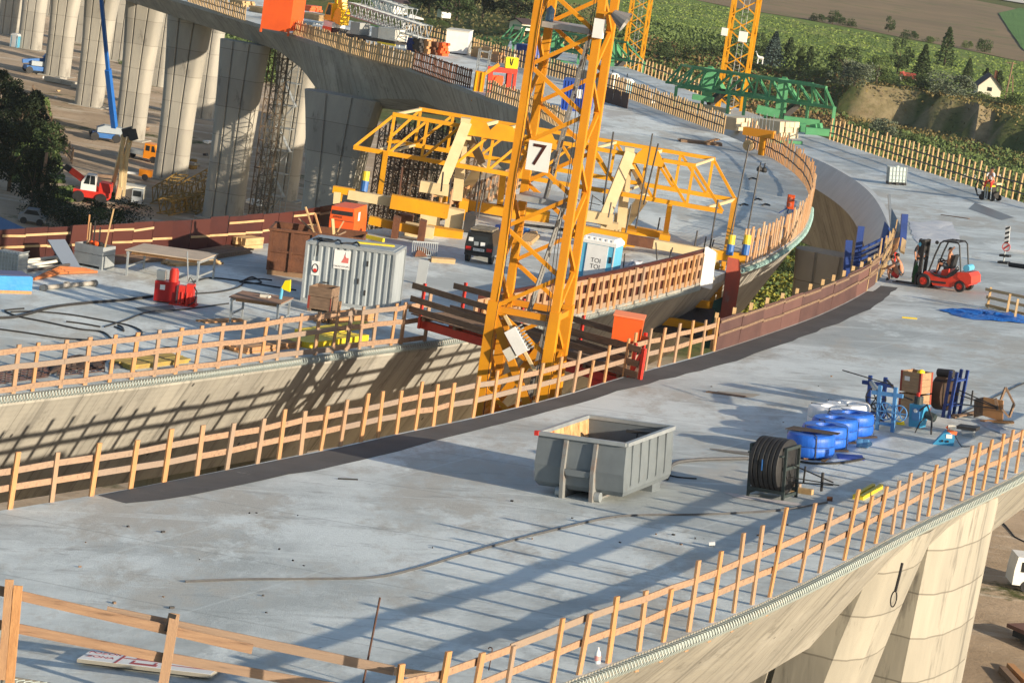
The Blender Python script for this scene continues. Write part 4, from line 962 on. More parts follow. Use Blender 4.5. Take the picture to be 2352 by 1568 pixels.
for nm, m, a, b, d0, d1, w_, h_ in [('lower_beam', cream, (800, 446), (905, 464), 137, 137, .4, .42), ('lower_beam', yel2, (898, 462), (1030, 486), 136.6, 136.6, .5, .62), ('lower_beam', yel2, (1052, 466), (1165, 486), 145, 145, .45, .48), ('lower_beam', yel2, (1160, 484), (1262, 500), 145, 145, .5, .6), ('lower_beam', yel2, (1425, 528), (1534, 547), 144, 144, .5, .55), ('lower_beam', yel2, (1318, 530), (1440, 552), 137.4, 137.4, .5, .6), ('lower_beam', rust, (1438, 549), (1502, 560), 137.4, 137.4, .4, .45), ('lower_beam', cream, (1500, 560), (1640, 584), 137.4, 137.4, .42, .4), ('lower_beam', yel2, (1630, 582), (1712, 592), 137.2, 137.2, .55, .42), ('lower_beam', yel2, (765, 434), (815, 442), 137, 137, .4, .3), ('lower_beam', yel2, (848, 505), (962, 530), 134, 134, .45, .35),
                                     ('hanger', yel2, (886, 352), (873, 444), dF, 138, .24, .24), ('hanger', yel2, (1156, 402), (1148, 470), 145, 145, .5, .3), ('hanger', yel2, (1539, 468), (1528, 540), dF, 143.5, .24, .24), ('hanger', yel2, (1688, 460), (1668, 584), dR, 139, .3, .3), ('hanger', yel2, (783, 436), (778, 462), 137, 137, .25, .25),
                                     ('clamp', cream, (775, 442), (772, 478), 136.6, 136.6, .3, .3), ('clamp', cream, (1640, 580), (1632, 640), 136.8, 136.8, .3, .3)]:
    pb(nm, m, a, b, d0, d1, w_, h_)
for a, b, d in [((1409, 303), (1385, 470), 139), ((1499, 307), (1460, 525), 139), ((1512, 330), (1478, 470), 140), ((1721, 332), (1676, 548), 138), ((1745, 381), (1714, 548), 138), ((1649, 459), (1630, 572), 138), ((1018, 395), (1013, 440), 137.8), ((1036, 410), (1028, 480), 137.5), ((1404, 465), (1397, 500), 137.8), ((1516, 500), (1510, 530), 143), ((1602, 530), (1596, 565), 137.5), ((1120, 385), (1098, 500), 143), ((1105, 390), (1092, 495), 143), ((1450, 470), (1432, 560), 138)]:
    build('tie_rod', MB().cyl(D(*a, d), D(*b, d), .04, 6), dsteel, tv)
for x, y in ((1682, 540), (1718, 540), (842, 394)):
    d = 136.9; j = build('jack', MB().cyl(D(x, y, d), D(x - 3, y + 22, d), .16, 10), yelp, tv); build('jack_sleeve', MB().cyl(D(x - 3, y + 22, d), D(x - 7, y + 46, d), .17, 10), blue, j)
build('tie_rod', MB().cyl(D(924, 384, 138), D(915, 458, 138), .05, 6), rust_rod, tv)
for i, (x, y, w_, h_, m) in enumerate(((985, 520, .9, .7, cream), (1040, 528, .8, .9, cream), (1020, 545, 1.6, .35, yel2), (960, 545, 1.3, .5, cream), (1075, 535, .5, .8, dsteel), (930, 520, .6, .5, rust), (1395, 552, .8, .8, cream), (1440, 566, .7, .7, yel2), (1370, 560, .6, .6, dsteel), (1015, 500, .5, 1.0, yel2), (1060, 505, .4, .9, yel2), (905, 548, .3, .9, rust), (965, 556, .3, .9, rust), (1418, 540, .5, .9, cream), (1640, 604, .4, .6, cream), (1525, 560, .5, .4, yel2))):
    p = PL(x, y); build('support_block', MB().prism([(p.x - w_ / 2, p.z), (p.x + w_ / 2, p.z - .05), (p.x + w_ / 2, p.z + h_), (p.x - w_ / 2, p.z + h_ * 1.05)], p.y, p.y + .8), m, tv)
# hanging side frame, soffit beam and red form panel
mb = MB()
for x, y0, y1 in ((1634, 600, 770), (1646, 604, 775), (1660, 600, 770)): mb.beam(D(x + 3, y0, 135), D(x - 22, y1, 135), .16, .2)
for i in range(8): mb.beam(D(1634 - i * 3, 612 + i * 20, 134.9), D(1662 - i * 3, 614 + i * 20, 134.9), .08, .1)
build('side_frame', mb, yel2, tv)
pts = [(1672, 590), (1698, 596), (1702, 630), (1695, 674), (1684, 740), (1676, 790), (1630, 800), (1650, 752), (1662, 670)]
build('form_panel', MB().poly([D(x, y, 134.2 + .0 * y) for x, y in pts], .12), mat('weathered_red_form', (.42, .075, .04), (.24, .07, .05), .9, .75, .2, stretch=(1, 1, .5), spots=(.2, .13, .11), spsc=1.4, spth=.58), tv)
build('form_panel', MB().poly([D(x, y, 134.6) for x, y in ((1640, 690), (1664, 680), (1652, 752), (1630, 800), (1612, 800))], .1), mat('dark_teal_form', (.02, .09, .08), None, 1, .6), tv)
pb('soffit_beam', yel2, (1418, 722), (1630, 760), 128, 131, .5, .55); pb('soffit_beam', yel2, (1540, 690), (1630, 700), 133, 133, .4, .3)
build('soffit_form', MB().poly([D(1380, 742, 127), D(1620, 782, 130), D(1640, 720, 134), D(1460, 690, 134)], .2), dsteel, tv)
pb('soffit_beam', dsteel, (1470, 706), (1590, 727), 133, 133, .5, .35)
mb = MB()
for x, y in ((1556, 694), (1522, 690), (1600, 686)): mb.beam(D(x, y, 133.5), D(x - 4, y + 30, 133.5), .12, .16)
build('hanger', mb, yel2, tv)
def green_traveller(label, ft, rt, bl, br, rbl, rbr, dl, dr, n, posts, main, depth_gap=6):
    t = thing('form_traveller', label, 'form traveller', group=None)
    a = trusspart(t, green, ft, bl, br, n, dl, dr, .21, .14); b = trusspart(t, green, rt, rbl, rbr, n, dl + depth_gap, dr + depth_gap, .2, .13)
    for i in range(0, n + 1, 2): build('cross_tie', MB().beam(a[0][i], b[0][i], .14, .14), green, t); build('cross_tie', MB().beam(a[1][i], b[1][i], .14, .14), green, t)
    for x0, y0, x1, y1, f in posts: d = dl + (dr - dl) * f; build('post', MB().beam(D(x0, y0, d), D(x1, y1, d), .24, .24), green, t)
    for x0, y0, x1, y1, f, w_ in main:
        d = dl + (dr - dl) * f + 3; build('trestle', MB().beam(D(x0, y0, d), D(x1, y1, d), w_, .6, V((0, 1, 0))).beam(D(x0, y0, d), D(x0 + (y1 - y0) * .45, y0 + (y1 - y0) * .75, d + 3), .4, .4), green, t)
        build('trestle_brace', MB().beam(D(x0 + (y1 - y0) * .42, y0 + (y1 - y0) * .72, d + 1), D(x0 - 2, y1 + 8, d), .4, .5), dsteel, t)
    return t, a, b
tg, ga, gb = green_traveller('green form traveller with long lattice trusses on the far right bend', ((1594, 156), (1896, 201)), ((1566, 150), (1865, 193)), (1557, 199), (1916, 248), (1530, 189), (1880, 238), 232, 222, 10,
    [(1554, 199, 1548, 246, 0), (1616, 208, 1611, 256, .2), (1675, 216, 1670, 262, .36), (1712, 222, 1707, 265, .45), (1763, 229, 1757, 272, .57), (1798, 234, 1794, 274, .68), (1856, 240, 1851, 285, .83), (1917, 246, 1911, 296, 1)], [(1630, 157, 1622, 232, .2, .8), (1800, 182, 1792, 260, .68, .8)])
for a, b, d, h_ in [((1800, 273), (1882, 283), 222, .45), ((1800, 288), (1850, 294), 221, .6), ((1850, 300), (1915, 306), 219, .5), ((1560, 240), (1612, 248), 230, .5), ((1738, 250), (1790, 262), 224, .6), ((1590, 222), (1640, 230), 229, .4), ((1870, 286), (1872, 306), 219.5, .5), ((1880, 284), (1884, 308), 219.5, .4)]:
    build('platform_beam', MB().beam(D(*a, d), D(*b, d), .5, h_), green, tg)
tg2, ga2, gb2 = green_traveller('smaller distant green form traveller partly hidden by the crane mast', ((1207, 62), (1440, 98)), ((1181, 58), (1410, 93)), (1176, 99), (1482, 146), (1152, 87), (1450, 138), 300, 292, 9,
    [(1180, 99, 1176, 128, 0), (1262, 112, 1258, 142, .28), (1330, 122, 1326, 156, .5), (1400, 133, 1395, 166, .75), (1478, 145, 1473, 180, 1)], [(1268, 72, 1262, 128, .3, .8), (1405, 94, 1399, 160, .8, .9)])
for a, b, d, h_ in [((1255, 142), (1318, 154), 298, .8), ((1180, 130), (1240, 142), 300, .5), ((1395, 172), (1490, 186), 293, .7), ((1350, 158), (1400, 166), 294, .5)]: build('platform_beam', MB().beam(D(*a, d), D(*b, d), .6, h_), green, tg2)
# ---------------------------------------------------------------- footbridge between the decks
a = D(955, 748, 107.0); b = D(1482, 869, 100.4)
Mb = frame(a, b - a); Lb = (b - a).length
fbg = thing('footbridge', 'timber footbridge on red beams between the two decks behind the tall crane', 'footbridge', Mb)
for y in (0, 1.5): build('girder', MB().bx(.3, Lb, y - .1, y + .1, -.02, .28), red, fbg)
mb = MB()
for i in range(int(Lb / .26)): mb.bx(i * .26, i * .26 + .24, -.35, min(1.9, max(.3, (Lb - .3 - i * .26) * 1.3)), .42 + U(0, .02), .46)
build('walkway', mb, woodg, fbg)
mb = MB()
for i in range(7): mb.bx(.5 + i * Lb / 7, .62 + i * Lb / 7, -.3, 1.85, .3, .42)
build('bearer', mb, woodg, fbg)
for y in (-.3, 1.85):
    LE = Lb - (1.5 if y > 0 else .2)
    for h in (.62, .95, 1.42):
        x = 0
        while x < LE - .3:
            l = min(U(2.6, 3.6), LE - x); mb = MB(); z0, z1 = U(-.04, .04), U(-.04, .04); mb.beam((x - .1, y - .05 + U(-.02, .02), h + z0), (x + l + .1, y - .05, h + z1), .04, .21); build('rail', mb, woodg, fbg); x += l
    for i in range(4):
        x = .4 + i * (LE - .6) / 3; build('post', MB().bx(x - .05, x + .05, y - .02, y + .06, .0, 1.6), red, fbg)
build('end_frame', MB().beam((Lb - .6, -.3, .1), (Lb - .1, -.3, 1.3), .1, .1).beam((Lb, -.3, 0), (Lb, -.3, 1.5), .12, .12).bx(Lb - 2, Lb + .1, -.45, -.25, -.25, .05), red, fbg)
p = D(1437, 786, 102.5); M = frame(p, V((1, -.12, 0)))
t = thing('cabinet', 'bright orange cabinet with sloping lid by the right end of the footbridge', 'cabinet', M)
build('body', MB().prism([(-.48, 0), (.46, 0), (.5, .86), (-.5, .86)], -.18, .3), orange, t); build('lid', MB().add([(-.53, -.22, .86), (.53, -.22, .86), (.53, .34, .94), (-.53, .34, .94), (-.53, -.22, .9), (.53, -.22, .9), (.53, .34, .99), (-.53, .34, .99)], [(3, 2, 1, 0), (4, 5, 6, 7), (0, 1, 5, 4), (1, 2, 6, 5), (2, 3, 7, 6), (3, 0, 4, 7)]), mat('pale_orange', (.8, .25, .12), None, 1, .6), t)  # lid in a paler orange than the body
for x in (-.42, .42): build('leg', MB().bx(x - .04, x + .04, -.1, .1, -.6, 0), dsteel, t)
# ---------------------------------------------------------------- shoring and scaffold under the rear deck
def shoring(h, w_=1.5):
    mb = MB(); r = .05; cs = [(0, 0), (w_, 0), (w_, w_), (0, w_)]
    for x, y in cs: mb.bx(x - r, x + r, y - r, y + r, 0, h)
    z = 0; k = 0
    while z < h - .5:
        for i in range(4):
            a, b = cs[i], cs[(i + 1) % 4]; mb.beam((*a, z), (*b, z), .05, .05); mb.beam((*(a if k % 2 else b), z), (*(b if k % 2 else a), min(h, z + 1.1)), .045, .045)
        z += 1.1; k += 1
    return mb
me = None; k = 0
for row, (y0, dd) in enumerate(((0, 0), (0, 3.2), (0, 6.4))):
    for i, x in enumerate((868, 890, 912, 934, 956, 978, 1000, 1025, 1050)):
        if row and i % 2 == row % 2: continue
        p = D(x - 20, 470, 226 + dd); p.z = -36; h = 13.6 + (i - 3) * .12
        if me is None: mb = shoring(14); me = bpy.data.meshes.new('shoring_tower'); me.from_pydata(mb.v, [], mb.f); me.update(); me.materials.append(scaf)
        o = bpy.data.objects.new('shoring_tower', me); COL.objects.link(o); o.matrix_world = frame(p, V((1, -.25, 0))) @ Matrix.Diagonal((1, 1, h / 14, 1))
        tag(o, 'brown steel shoring tower in the dense cluster beside the half-shaded pier', 'shoring tower', 'shoring towers under the rear deck')
for y in (196, 216, 240):
    pass
if 0: single('platform', MB().bx(-1.8, 4.6, -.4, 3, 0, .12).bx(-1.2, 3.4, -.3, 0, .12, .35), woody, 'plank platform on top of the shoring towers beside the pier', 'platform', frame(p, V((1, -.2, 0))))
o = PG(600, 498); M = frame(o, V((1, -.3, 0)))
t = thing('stair_tower', 'slender galvanised scaffold stair tower rising beside the shaded pier to the deck edge', 'scaffold', M)
hh = 17.2; mb = MB()
for x in (0, 1.6):
    for y in (0, 1.3): mb.bx(x - .035, x + .035, y - .035, y + .035, 0, hh)
build('standards', mb, steel, t)
z = 0; k = 0
while z < hh - 1:
    mb = MB()
    for y in (0, 1.3): mb.beam((0, y, z), (1.6, y, z), .05, .05); mb.beam((0, y, z + .5), (1.6, y, z + .5), .04, .04); mb.beam((0, y, z + 1.0), (1.6, y, z + 1.0), .04, .04)
    for x in (0, 1.6): mb.beam((x, 0, z), (x, 1.3, z), .05, .05)
    build('guard_frame', mb, steel, t); z += 2.0
mb = MB(); z = 0; k = 0
while z < hh - 1.5:
    a_, b_ = ((.1, .3, z), (1.5, .3, z + 2)) if k % 2 == 0 else ((1.5, .9, z), (.1, .9, z + 2)); mb.beam(a_, b_, .5, .06); mb.bx(0, 1.6, .05, 1.25, z - .03, z); z += 2.0; k += 1
build('stairs', mb, steel, t)
me2 = None
for i, (x, y, d0) in enumerate(((592, 430, 258), (578, 440, 263))):
    p = D(x, y, d0); p.z = -36; o = bpy.data.objects.new('shoring_tower', me); COL.objects.link(o); o.matrix_world = frame(p, V((1, -.25, 0))) @ Matrix.Diagonal((.8, .8, 15.2 / 14, 1)); tag(o, 'thin steel shoring tower in the gap beside the stair tower', 'shoring tower', 'shoring towers by the stair tower')
p = PG(690, 505); p.z = -36; o = bpy.data.objects.new('shoring_tower', me); COL.objects.link(o); o.matrix_world = frame(p, V((1, -.25, 0))) @ Matrix.Diagonal((.5, .5, 12 / 14, 1)); tag(o, 'single dark lattice column between the bright pier and the haunched pier', 'shoring tower')
# ---------------------------------------------------------------- grey skip
M, L0 = setf(PR, (1290, 1141), (1366, 1152)); M = M @ Matrix.Translation((L0 / 2 - .02, 0, 0))
sk_ = thing('skip', 'large open grey steel skip with a rust-streaked inside standing on the front deck', 'skip', M)
SW, SL, SH = 1.24, 3.45, 1.62
def shell(ins, z0, z1, m, nm):
    a = ins; mb = MB()
    xs = [(-SW + .06 + a, z0), (-SW - .01 + a, .34), (-SW - .02 + a, .8), (-SW + a, z1)]
    R = []
    for (x, z), yf in zip(xs, (.16 + a, .02 + a, -.04 + a, .08 + a)): R.append([(x, yf, z), (-x, yf, z), (-x, SL - a, z), (x, SL - a, z)])
    fs = []; vs = [q for r in R for q in r]
    for i in range(3):
        for k in range(4): fs.append((i * 4 + k, i * 4 + (k + 1) % 4, i * 4 + 4 + (k + 1) % 4, i * 4 + 4 + k))
    fs.append((3, 2, 1, 0)); mb.add(vs, fs); return build(nm, mb, m, sk_)
shell(0, .2, SH - .05, skipg, 'body'); 
mb = MB(); a = .035   # lining: near-left wall rusty, the others grey
vs = [(-SW + .1, .2, .26), (SW - .1, .2, .26), (SW - .1, SL - .05, .26), (-SW + .1, SL - .05, .26), (-SW + a, .12, SH - .06), (SW - a, .12, SH - .06), (SW - a, SL - a, SH - .06), (-SW + a, SL - a, SH - .06)]
build('lining', MB().add(vs, [(0, 1, 2, 3), (0, 4, 5, 1), (1, 5, 6, 2), (2, 6, 7, 3)]), skipg, sk_)
build('rusty_lining', MB().add([vs[i] for i in (3, 7, 4, 0)], [(0, 1, 2, 3)]), skipr, sk_)
mb = MB()
for p, q in (((-SW, .06), (SW, .06)), ((SW, .06), (SW, SL)), ((SW, SL), (-SW, SL)), ((-SW, SL), (-SW, .06))): mb.beam((*p, SH - .03), (*q, SH - .03), .12, .10)
build('rim', mb, steel, sk_)
for x in (-.42, .42): 
    o = build('rail', MB().add([(x - .05, -.02, SH - .1), (x + .05, -.02, SH - .1), (x + .05, -.17, .75), (x - .05, -.17, .75), (x - .05, -.15, 0), (x + .05, -.15, 0), (x - .05, .2, SH - .1), (x + .05, .2, SH - .1), (x - .05, .2, 0), (x + .05, .2, 0)], [(0, 1, 2, 3), (3, 2, 5, 4), (0, 3, 4, 8, 6), (1, 7, 9, 5, 2), (0, 6, 7, 1), (4, 5, 9, 8)]).bx(x - .05, x + .05, .1, SL - .1, .0, .16), mat('rusty_grey_rail', (.21, .215, .21), (.20, .12, .08), 1.2, .7, edge=(.5, .66)), sk_)
    build('roller', MB().cyl((x + (.06 if x > 0 else -.2), .05, .13), (x + (.2 if x > 0 else -.06), .05, .13), .13, 14), steel, o)
for y in (.5, 1.1, 1.7, 2.3, 2.9): 
    for s_ in (1, -1): build('rib', MB().add([(s_ * (SW - .06), y - .05, .25), (s_ * (SW + .05), y - .05, .5), (s_ * (SW + .05), y - .05, SH - .1), (s_ * SW, y - .05, SH - .1), (s_ * (SW - .06), y + .05, .25), (s_ * (SW + .05), y + .05, .5), (s_ * (SW + .05), y + .05, SH - .1), (s_ * SW, y + .05, SH - .1)], [(0, 1, 2, 3), (7, 6, 5, 4), (0, 4, 5, 1), (1, 5, 6, 2), (2, 6, 7, 3)]), skipg, sk_)
build('hook_bar', MB().prism([(-.38, .78), (.38, .78), (.32, .62), (-.32, .62)], -.13, .0), skipg, sk_)
build('cross_bar', MB().beam((.25, SL - .9, SH - .12), (.95, SL - .8, SH - .12), .1, .08).beam((.55, SL - .85, SH - .1), (.52, SL - 1.0, .4), .03, .03), dsteel, sk_)
build('foot', MB().prism([(SW - .5, 0), (SW - .06, 0), (SW - .06, .24), (SW - .5, .24)], 2.3, 2.9), skipg, sk_)
build('corner_cap', MB().bx(-SW - .09, -SW + .03, -.02, .1, SH - .09, SH + .03), signred, sk_)
# ---------------------------------------------------------------- cable reel on its stand
M, L0 = setf(PR, (1718, 1138), (1797, 1151))
t = thing('cable_reel', 'black banded cable reel held in a dark green steel stand near the outer railing', 'cable reel', M)
dg = mat('dark_green_steel', (.04, .055, .055), (.03, .042, .042), 2, .5)
R_ = .74; RW = L0
prof = [(.16, 0.02)]; 
mb = MB()
for i in range(6): x0 = .08 + i * (RW - .16) / 6; mb.M = Matrix.Translation((x0, .42, .86)) @ Matrix.Rotation(radians(90), 4, 'Y'); mb.lathe([(0, 0), (R_ - .03, 0), (R_, .02), (R_, (RW - .16) / 6 - .025), (R_ - .03, (RW - .16) / 6 - .005), (0, (RW - .16) / 6 - .005)], n=30)
build('wound_cable', mb, black, t, smooth=True)
for x in (0, RW):
    fr = MB()
    for y in (0, .84): fr.beam((x, y, 0), (x, y, 1.42), .05, .08)
    for z in (.12, .86, 1.39): fr.beam((x, 0, z), (x, .84, z), .07, .08)
    build('stand_frame', fr, dg, t)
build('cross_bar', MB().beam((0, 0, .22), (RW, 0, .22), .07, .1), dg, t); build('cross_bar', MB().beam((0, -.14, 1.22), (RW, -.14, 1.22), .14, .04), dg, t); build('cross_bar', MB().beam((0, .84, .22), (RW, .84, .22), .07, .1), dg, t)
build('strap', MB().bx(RW / 2 - .03, RW / 2 + .0, -.33, -.31, .8, 1.1), blue, t)
build('guide_frame', MB().beam((RW, .4, .95), (RW + 1.2, .5, .62), .03, .03).beam((RW, .5, .45), (RW + 1.2, .5, .55), .03, .03).beam((RW, .3, .62), (RW + 1.4, .45, .58), .025, .025).beam((RW + .38, .42, .5), (RW + .4, .42, .95), .04, .04).beam((RW + .9, .45, .35), (RW + .9, .45, .85), .08, .05), dsteel, t)
# ---------------------------------------------------------------- wrapped strand coils
def coil(x, y, m, strap, lab, grp):
    M = ang(PR, (x, y), U(0, 360)) @ Matrix.Diagonal((1, 1, .85, 1)); t = thing('strand_coil', lab, 'coil', M, grp); mb = MB(); n = 40; prof = []
    for k, z in enumerate((.06, .09, .16, .28, .40, .43, .46, .6, .72, .79, .82)): prof.append((z, (.62, .66, .69, .70, .69, .665, .69, .70, .69, .66, .62)[k]))
    rings = []
    for z, r in [(.06, .3)] + prof + [(.82, .30), (.7, .27)]:
        rings.append([((r + U(-.004, .004)) * cos(2 * pi * i / n), (r + U(-.004, .004)) * sin(2 * pi * i / n), z + U(-.003, .003)) for i in range(n)])
    mb.loft(rings, cap=True); build('wrap', mb, m, t, smooth=True)
    sm = MB(); sm.lathe([(.668, .425), (.675, .43), (.675, .445), (.668, .45)], n=40)
    for a in (.4, 2.5, 4.6):
        c, s_ = cos(a), sin(a); sm.beam((c * .71, s_ * .71, .06), (c * .71, s_ * .71, .82), .03, .012, V((c, s_, 0))); sm.beam((c * .71, s_ * .71, .825), (c * .3, s_ * .3, .825), .03, .01)
    build('strap', sm, strap, t)
    pb_ = MB()
    for yy in (-.5, 0, .5): pb_.bx(-.62, .62, yy - .06, yy + .06, 0, .06)
    build('pallet', pb_, wood, t); return t
gb_ = 'wrapped strand coils on the front deck'
coil(1860, 1048, bluef, dsteel, 'front blue-wrapped coil, the one with a dark board lying on top', gb_)
coil(1893, 1028, bluef, dsteel, 'blue-wrapped coil directly behind the one with the board on top', gb_)
coil(1915, 1011, bluef, dsteel, 'third blue-wrapped coil, next to the lying water bottle', gb_)
coil(1952, 999, bluef, dsteel, 'rearmost blue-wrapped coil, closest to the blue stand', gb_)
coil(1905, 984, whitef, dsteel, 'left white-wrapped coil behind the blue ones', gb_)
coil(1944, 976, whitef, dsteel, 'right white-wrapped coil behind the blue ones', gb_)
p = PR(1860, 1047, .735); single('board', MB().add([(-.78, -.12, .03), (.72, -.42, 0), (.82, -.1, 0), (-.5, .3, .05), (-.78, -.12, .05), (.72, -.42, .02), (.82, -.1, .02), (-.5, .3, .07)], [(3, 2, 1, 0), (4, 5, 6, 7), (0, 1, 5, 4), (1, 2, 6, 5), (2, 3, 7, 6), (3, 0, 4, 7)]), mat('dark_board', (.085, .06, .045), (.06, .045, .035), 2, .8), 'dark board lying across the top of the front blue coil', 'board', frame(p, V((1, 0, 0)), PR.n))
jug = MB().lathe([(0, 0), (.12, .01), (.135, .05), (.135, .16), (.125, .19), (.135, .22), (.135, .34), (.05, .44), (.03, .47), (0, .47)], n=16)
M = ang(PR, (1966, 1027), -8) @ Matrix.Translation((0, 0, .14)) @ Matrix.Rotation(radians(90), 4, 'Y')
single('water_bottle', jug, MATS['blue_jug'], 'blue water bottle lying beside the blue coils', 'bottle', M, smooth=True)
M = ang(PR, (1955, 1050), 0); single('board', MB().bx(-.4, .35, -.4, .35, 0, .03), mat('purple_blue_sheet', (.04, .07, .33), None, 1, .5), 'small blue-violet sheet lying by the coils', 'board', M)
p = PR(1690, 1040); single('plate', MB().add([(-.75, .2, .03), (.6, -.38, .0), (.75, .1, .0), (-.75, .2, .06), (.6, -.38, .03), (.75, .1, .03)], [(0, 2, 1), (3, 4, 5), (0, 1, 4, 3), (1, 2, 5, 4), (2, 0, 3, 5)]), mat('grey_plate', (.21, .20, .185), (.16, .155, .15), 2, .8), 'thin pointed grey plate on the deck left of the cable reel', 'plate', frame(p, V((1, 0, 0)), PR.n))
# ---------------------------------------------------------------- blue stand, crates, second reel, pumps
M, L0 = setf(PR, (2014, 987), (2050, 992)); 
t = thing('reel_stand', 'empty light blue steel stand with spoked hand wheels between the coils and the timber crates', 'stand', M)
def bstand(y, x0):
    mb = MB()
    for x in (x0, x0 + .5): mb.beam((x, y, 0), (x, y, 1.38), .09, .11)
    mb.beam((x0, y, .22), (x0 + .5, y, .22), .06, .09); return mb.beam((x0 - .25, y, 1.14), (x0 + .75, y, 1.14), .08, .12)
build('front_frame', bstand(0, 0), mat('light_blue_paint', (.09, .26, .52), (.07, .21, .44), 2, .45, spots=(.1, .13, .2), spsc=4, spth=.68), t); build('rear_frame', bstand(1.7, -.95), blued, t)
build('roller', MB().cyl((-.9, 1.7, 1.16), (-.1, .1, 1.16), .08, 12), steel, t)
mb = MB(); mb.beam((-1.9, 1.75, 1.42), (.35, .2, 1.4), .03, .03).beam((-.95, 1.7, .5), (.0, 0, .5), .04, .05).beam((-.45, 1.7, .38), (.5, 0, .38), .04, .05).beam((-.4, 1.7, 1.3), (.5, 0, 1.3), .04, .06); build('tie_bar', mb, dsteel, t)
def wheel(c, r):
    mb = MB(); c = V(c); mb.tube([c + V((r * cos(a * pi / 10), .02, r * sin(a * pi / 10))) for a in range(20)], .022, 5, close=True)
    for a in range(3): d = V((cos(a * pi / 3), 0, sin(a * pi / 3))) * r; mb.beam(c - d, c + d, .03, .03)
    return mb
for c, r in (((-.65, 1.5, .72), .33), ((.25, -.1, .62), .26), ((.72, -.15, .62), .24), ((-.45, 1.2, .35), .28)): build('hand_wheel', wheel(c, r), dsteel if c[1] > .5 else MATS['light_blue_paint'], t)
M, L0 = setf(PR, (2062, 952), (2118, 963))
g = 'stacked timber crates behind the blue pump'
for k, (lab) in enumerate(('lower of the two stacked timber crates with red corner straps', 'upper stacked timber crate with red corner straps and a yellow helmet inside')):
    t = thing('timber_crate', lab, 'crate', M @ Matrix.Translation((0, 0, k * .71 + .06)), g); w_, d_, h_ = .78, .62, .66
    for nm, bxs in (('front_wall', (0, w_, 0, .03)), ('back_wall', (0, w_, d_ - .03, d_)), ('side_wall', (0, .03, .03, d_ - .03)), ('side_wall', (w_ - .03, w_, .03, d_ - .03))):
        mb = MB()
        for j in range(3): mb.bx(*bxs, j * .22, j * .22 + .212)
        build(nm, mb, crate_wood, t)
    build('base', MB().bx(.03, w_ - .03, .03, d_ - .03, .02, .06), crate_wood, t)
    for x in (0, w_):
        for y in (0, d_): sx, sy = (1 if x == 0 else -1), (1 if y == 0 else -1); build('corner_strap', MB().bx(min(x - .008 * sx, x + .07 * sx), max(x - .008 * sx, x + .07 * sx), min(y - .008 * sy, y), max(y - .008 * sy, y), 0, h_).bx(min(x - .008 * sx, x), max(x - .008 * sx, x), min(y, y + .07 * sy), max(y, y + .07 * sy), 0, h_), mat('strap_red', (.33, .05, .03), (.22, .05, .03), 6, .7), t)
    if k: build('paper_label', MB().bx(.16, .36, -.012, -.008, .36, .5), white, t)
single('helmet', MB().lathe([(.17, 0), (.13, .02), (.125, .07), (.08, .13), (0, .15)], n=14), brightyel, 'yellow safety helmet in the top of the crate stack', 'helmet', M @ Matrix.Translation((.55, .3, 1.36)), smooth=True)
M, L0 = setf(PR, (2146, 955), (2176, 960))
t = thing('cable_reel', 'brown cable reel in a deep blue steel frame behind the timber crates', 'cable reel', M)
mb = MB(); mb.M = Matrix.Translation((-.12, .35, .72)) @ Matrix.Rotation(radians(90), 4, 'Y'); mb.lathe([(0, 0), (.55, 0), (.55, .36), (0, .36)], n=26); build('wound_cable', mb, mat('brown_cable', (.06, .035, .022), (.04, .025, .018), 12, .7, stretch=(8, .2, .2)), t, smooth=True)
for x, dx in ((.3, .16), (.5, .18)):
    build('stand_frame', MB().beam((x, 0, 0), (x + dx, 0, 1.5), .07, .09).beam((x, .7, 0), (x + dx, .7, 1.5), .07, .09).beam((x + .05, 0, .4), (x + .05, .7, .4), .06, .06).beam((x + .13, 0, 1.2), (x + .13, .7, 1.2), .06, .06), blued, t)
build('axle', MB().cyl((-.2, .35, .75), (.6, .35, .75), .05, 10), dsteel, t); build('top_roller', MB().cyl((-.15, .3, 1.35), (.4, .3, 1.38), .13, 12), dsteel, t)
build('guide_arm', MB().beam((.6, .3, .9), (2.0, .35, .55), .03, .03).beam((.6, .3, .45), (2.0, .35, .5), .03, .03).beam((.6, .5, .7), (2.0, .4, .52), .03, .03).beam((1.1, .3, .5), (1.12, .3, .95), .04, .04), dsteel, t)
M, L0 = setf(PR, (2078, 983), (2108, 988))
t = thing('hydraulic_pump', 'upright light blue hydraulic pump with hoses standing before the timber crates', 'pump', M)
lb = MATS['light_blue_paint']
build('tank', MB().prism([(.12, .08), (.5, .08), (.62, .78), (.1, .78)], 0, .4), mat('cyan_paint', (.05, .30, .52), (.04, .24, .44), 3, .4), t); build('motor', MB().cyl((.3, .2, .78), (.3, .2, 1.02), .14, 14).cyl((.62, .2, .5), (.9, .2, .42), .13, 12), MATS['dark_green_steel'], t)
build('panel', MB().bx(.22, .48, -.03, .0, .3, .68), lb, t); build('gauge', MB().cyl((.34, -.05, .6), (.34, -.02, .6), .06, 12), white, t)
mb = MB(); mb.tube([(.45, 0, .6), (.75, -.1, .85), (1.0, -.2, .5), (1.12, -.4, .02)], .03, 6).tube([(.2, 0, .9), (-.2, -.05, 1.0), (-.5, .1, .9)], .03, 6).tube([(.6, .1, .4), (.66, -.3, .3), (.62, -.5, .0)], .02, 5); build('hose', mb, black, t, smooth=True)
build('valve', MB().bx(.26, .34, .1, .18, 1.02, 1.14), signred, t)
p = PR(2068, 974); single('helmet', MB().lathe([(.17, 0), (.13, .02), (.125, .07), (.08, .13), (0, .15)], n=14), brightyel, 'yellow safety helmet lying on the deck at the foot of the blue stand', 'helmet', frame(p, V((1, 0, 0)), PR.n), smooth=True)
M, L0 = setf(PR, (2142, 1020), (2190, 1024))
t = thing('power_unit', 'squat light blue power unit with sloping left side near the outer railing', 'power unit', M)
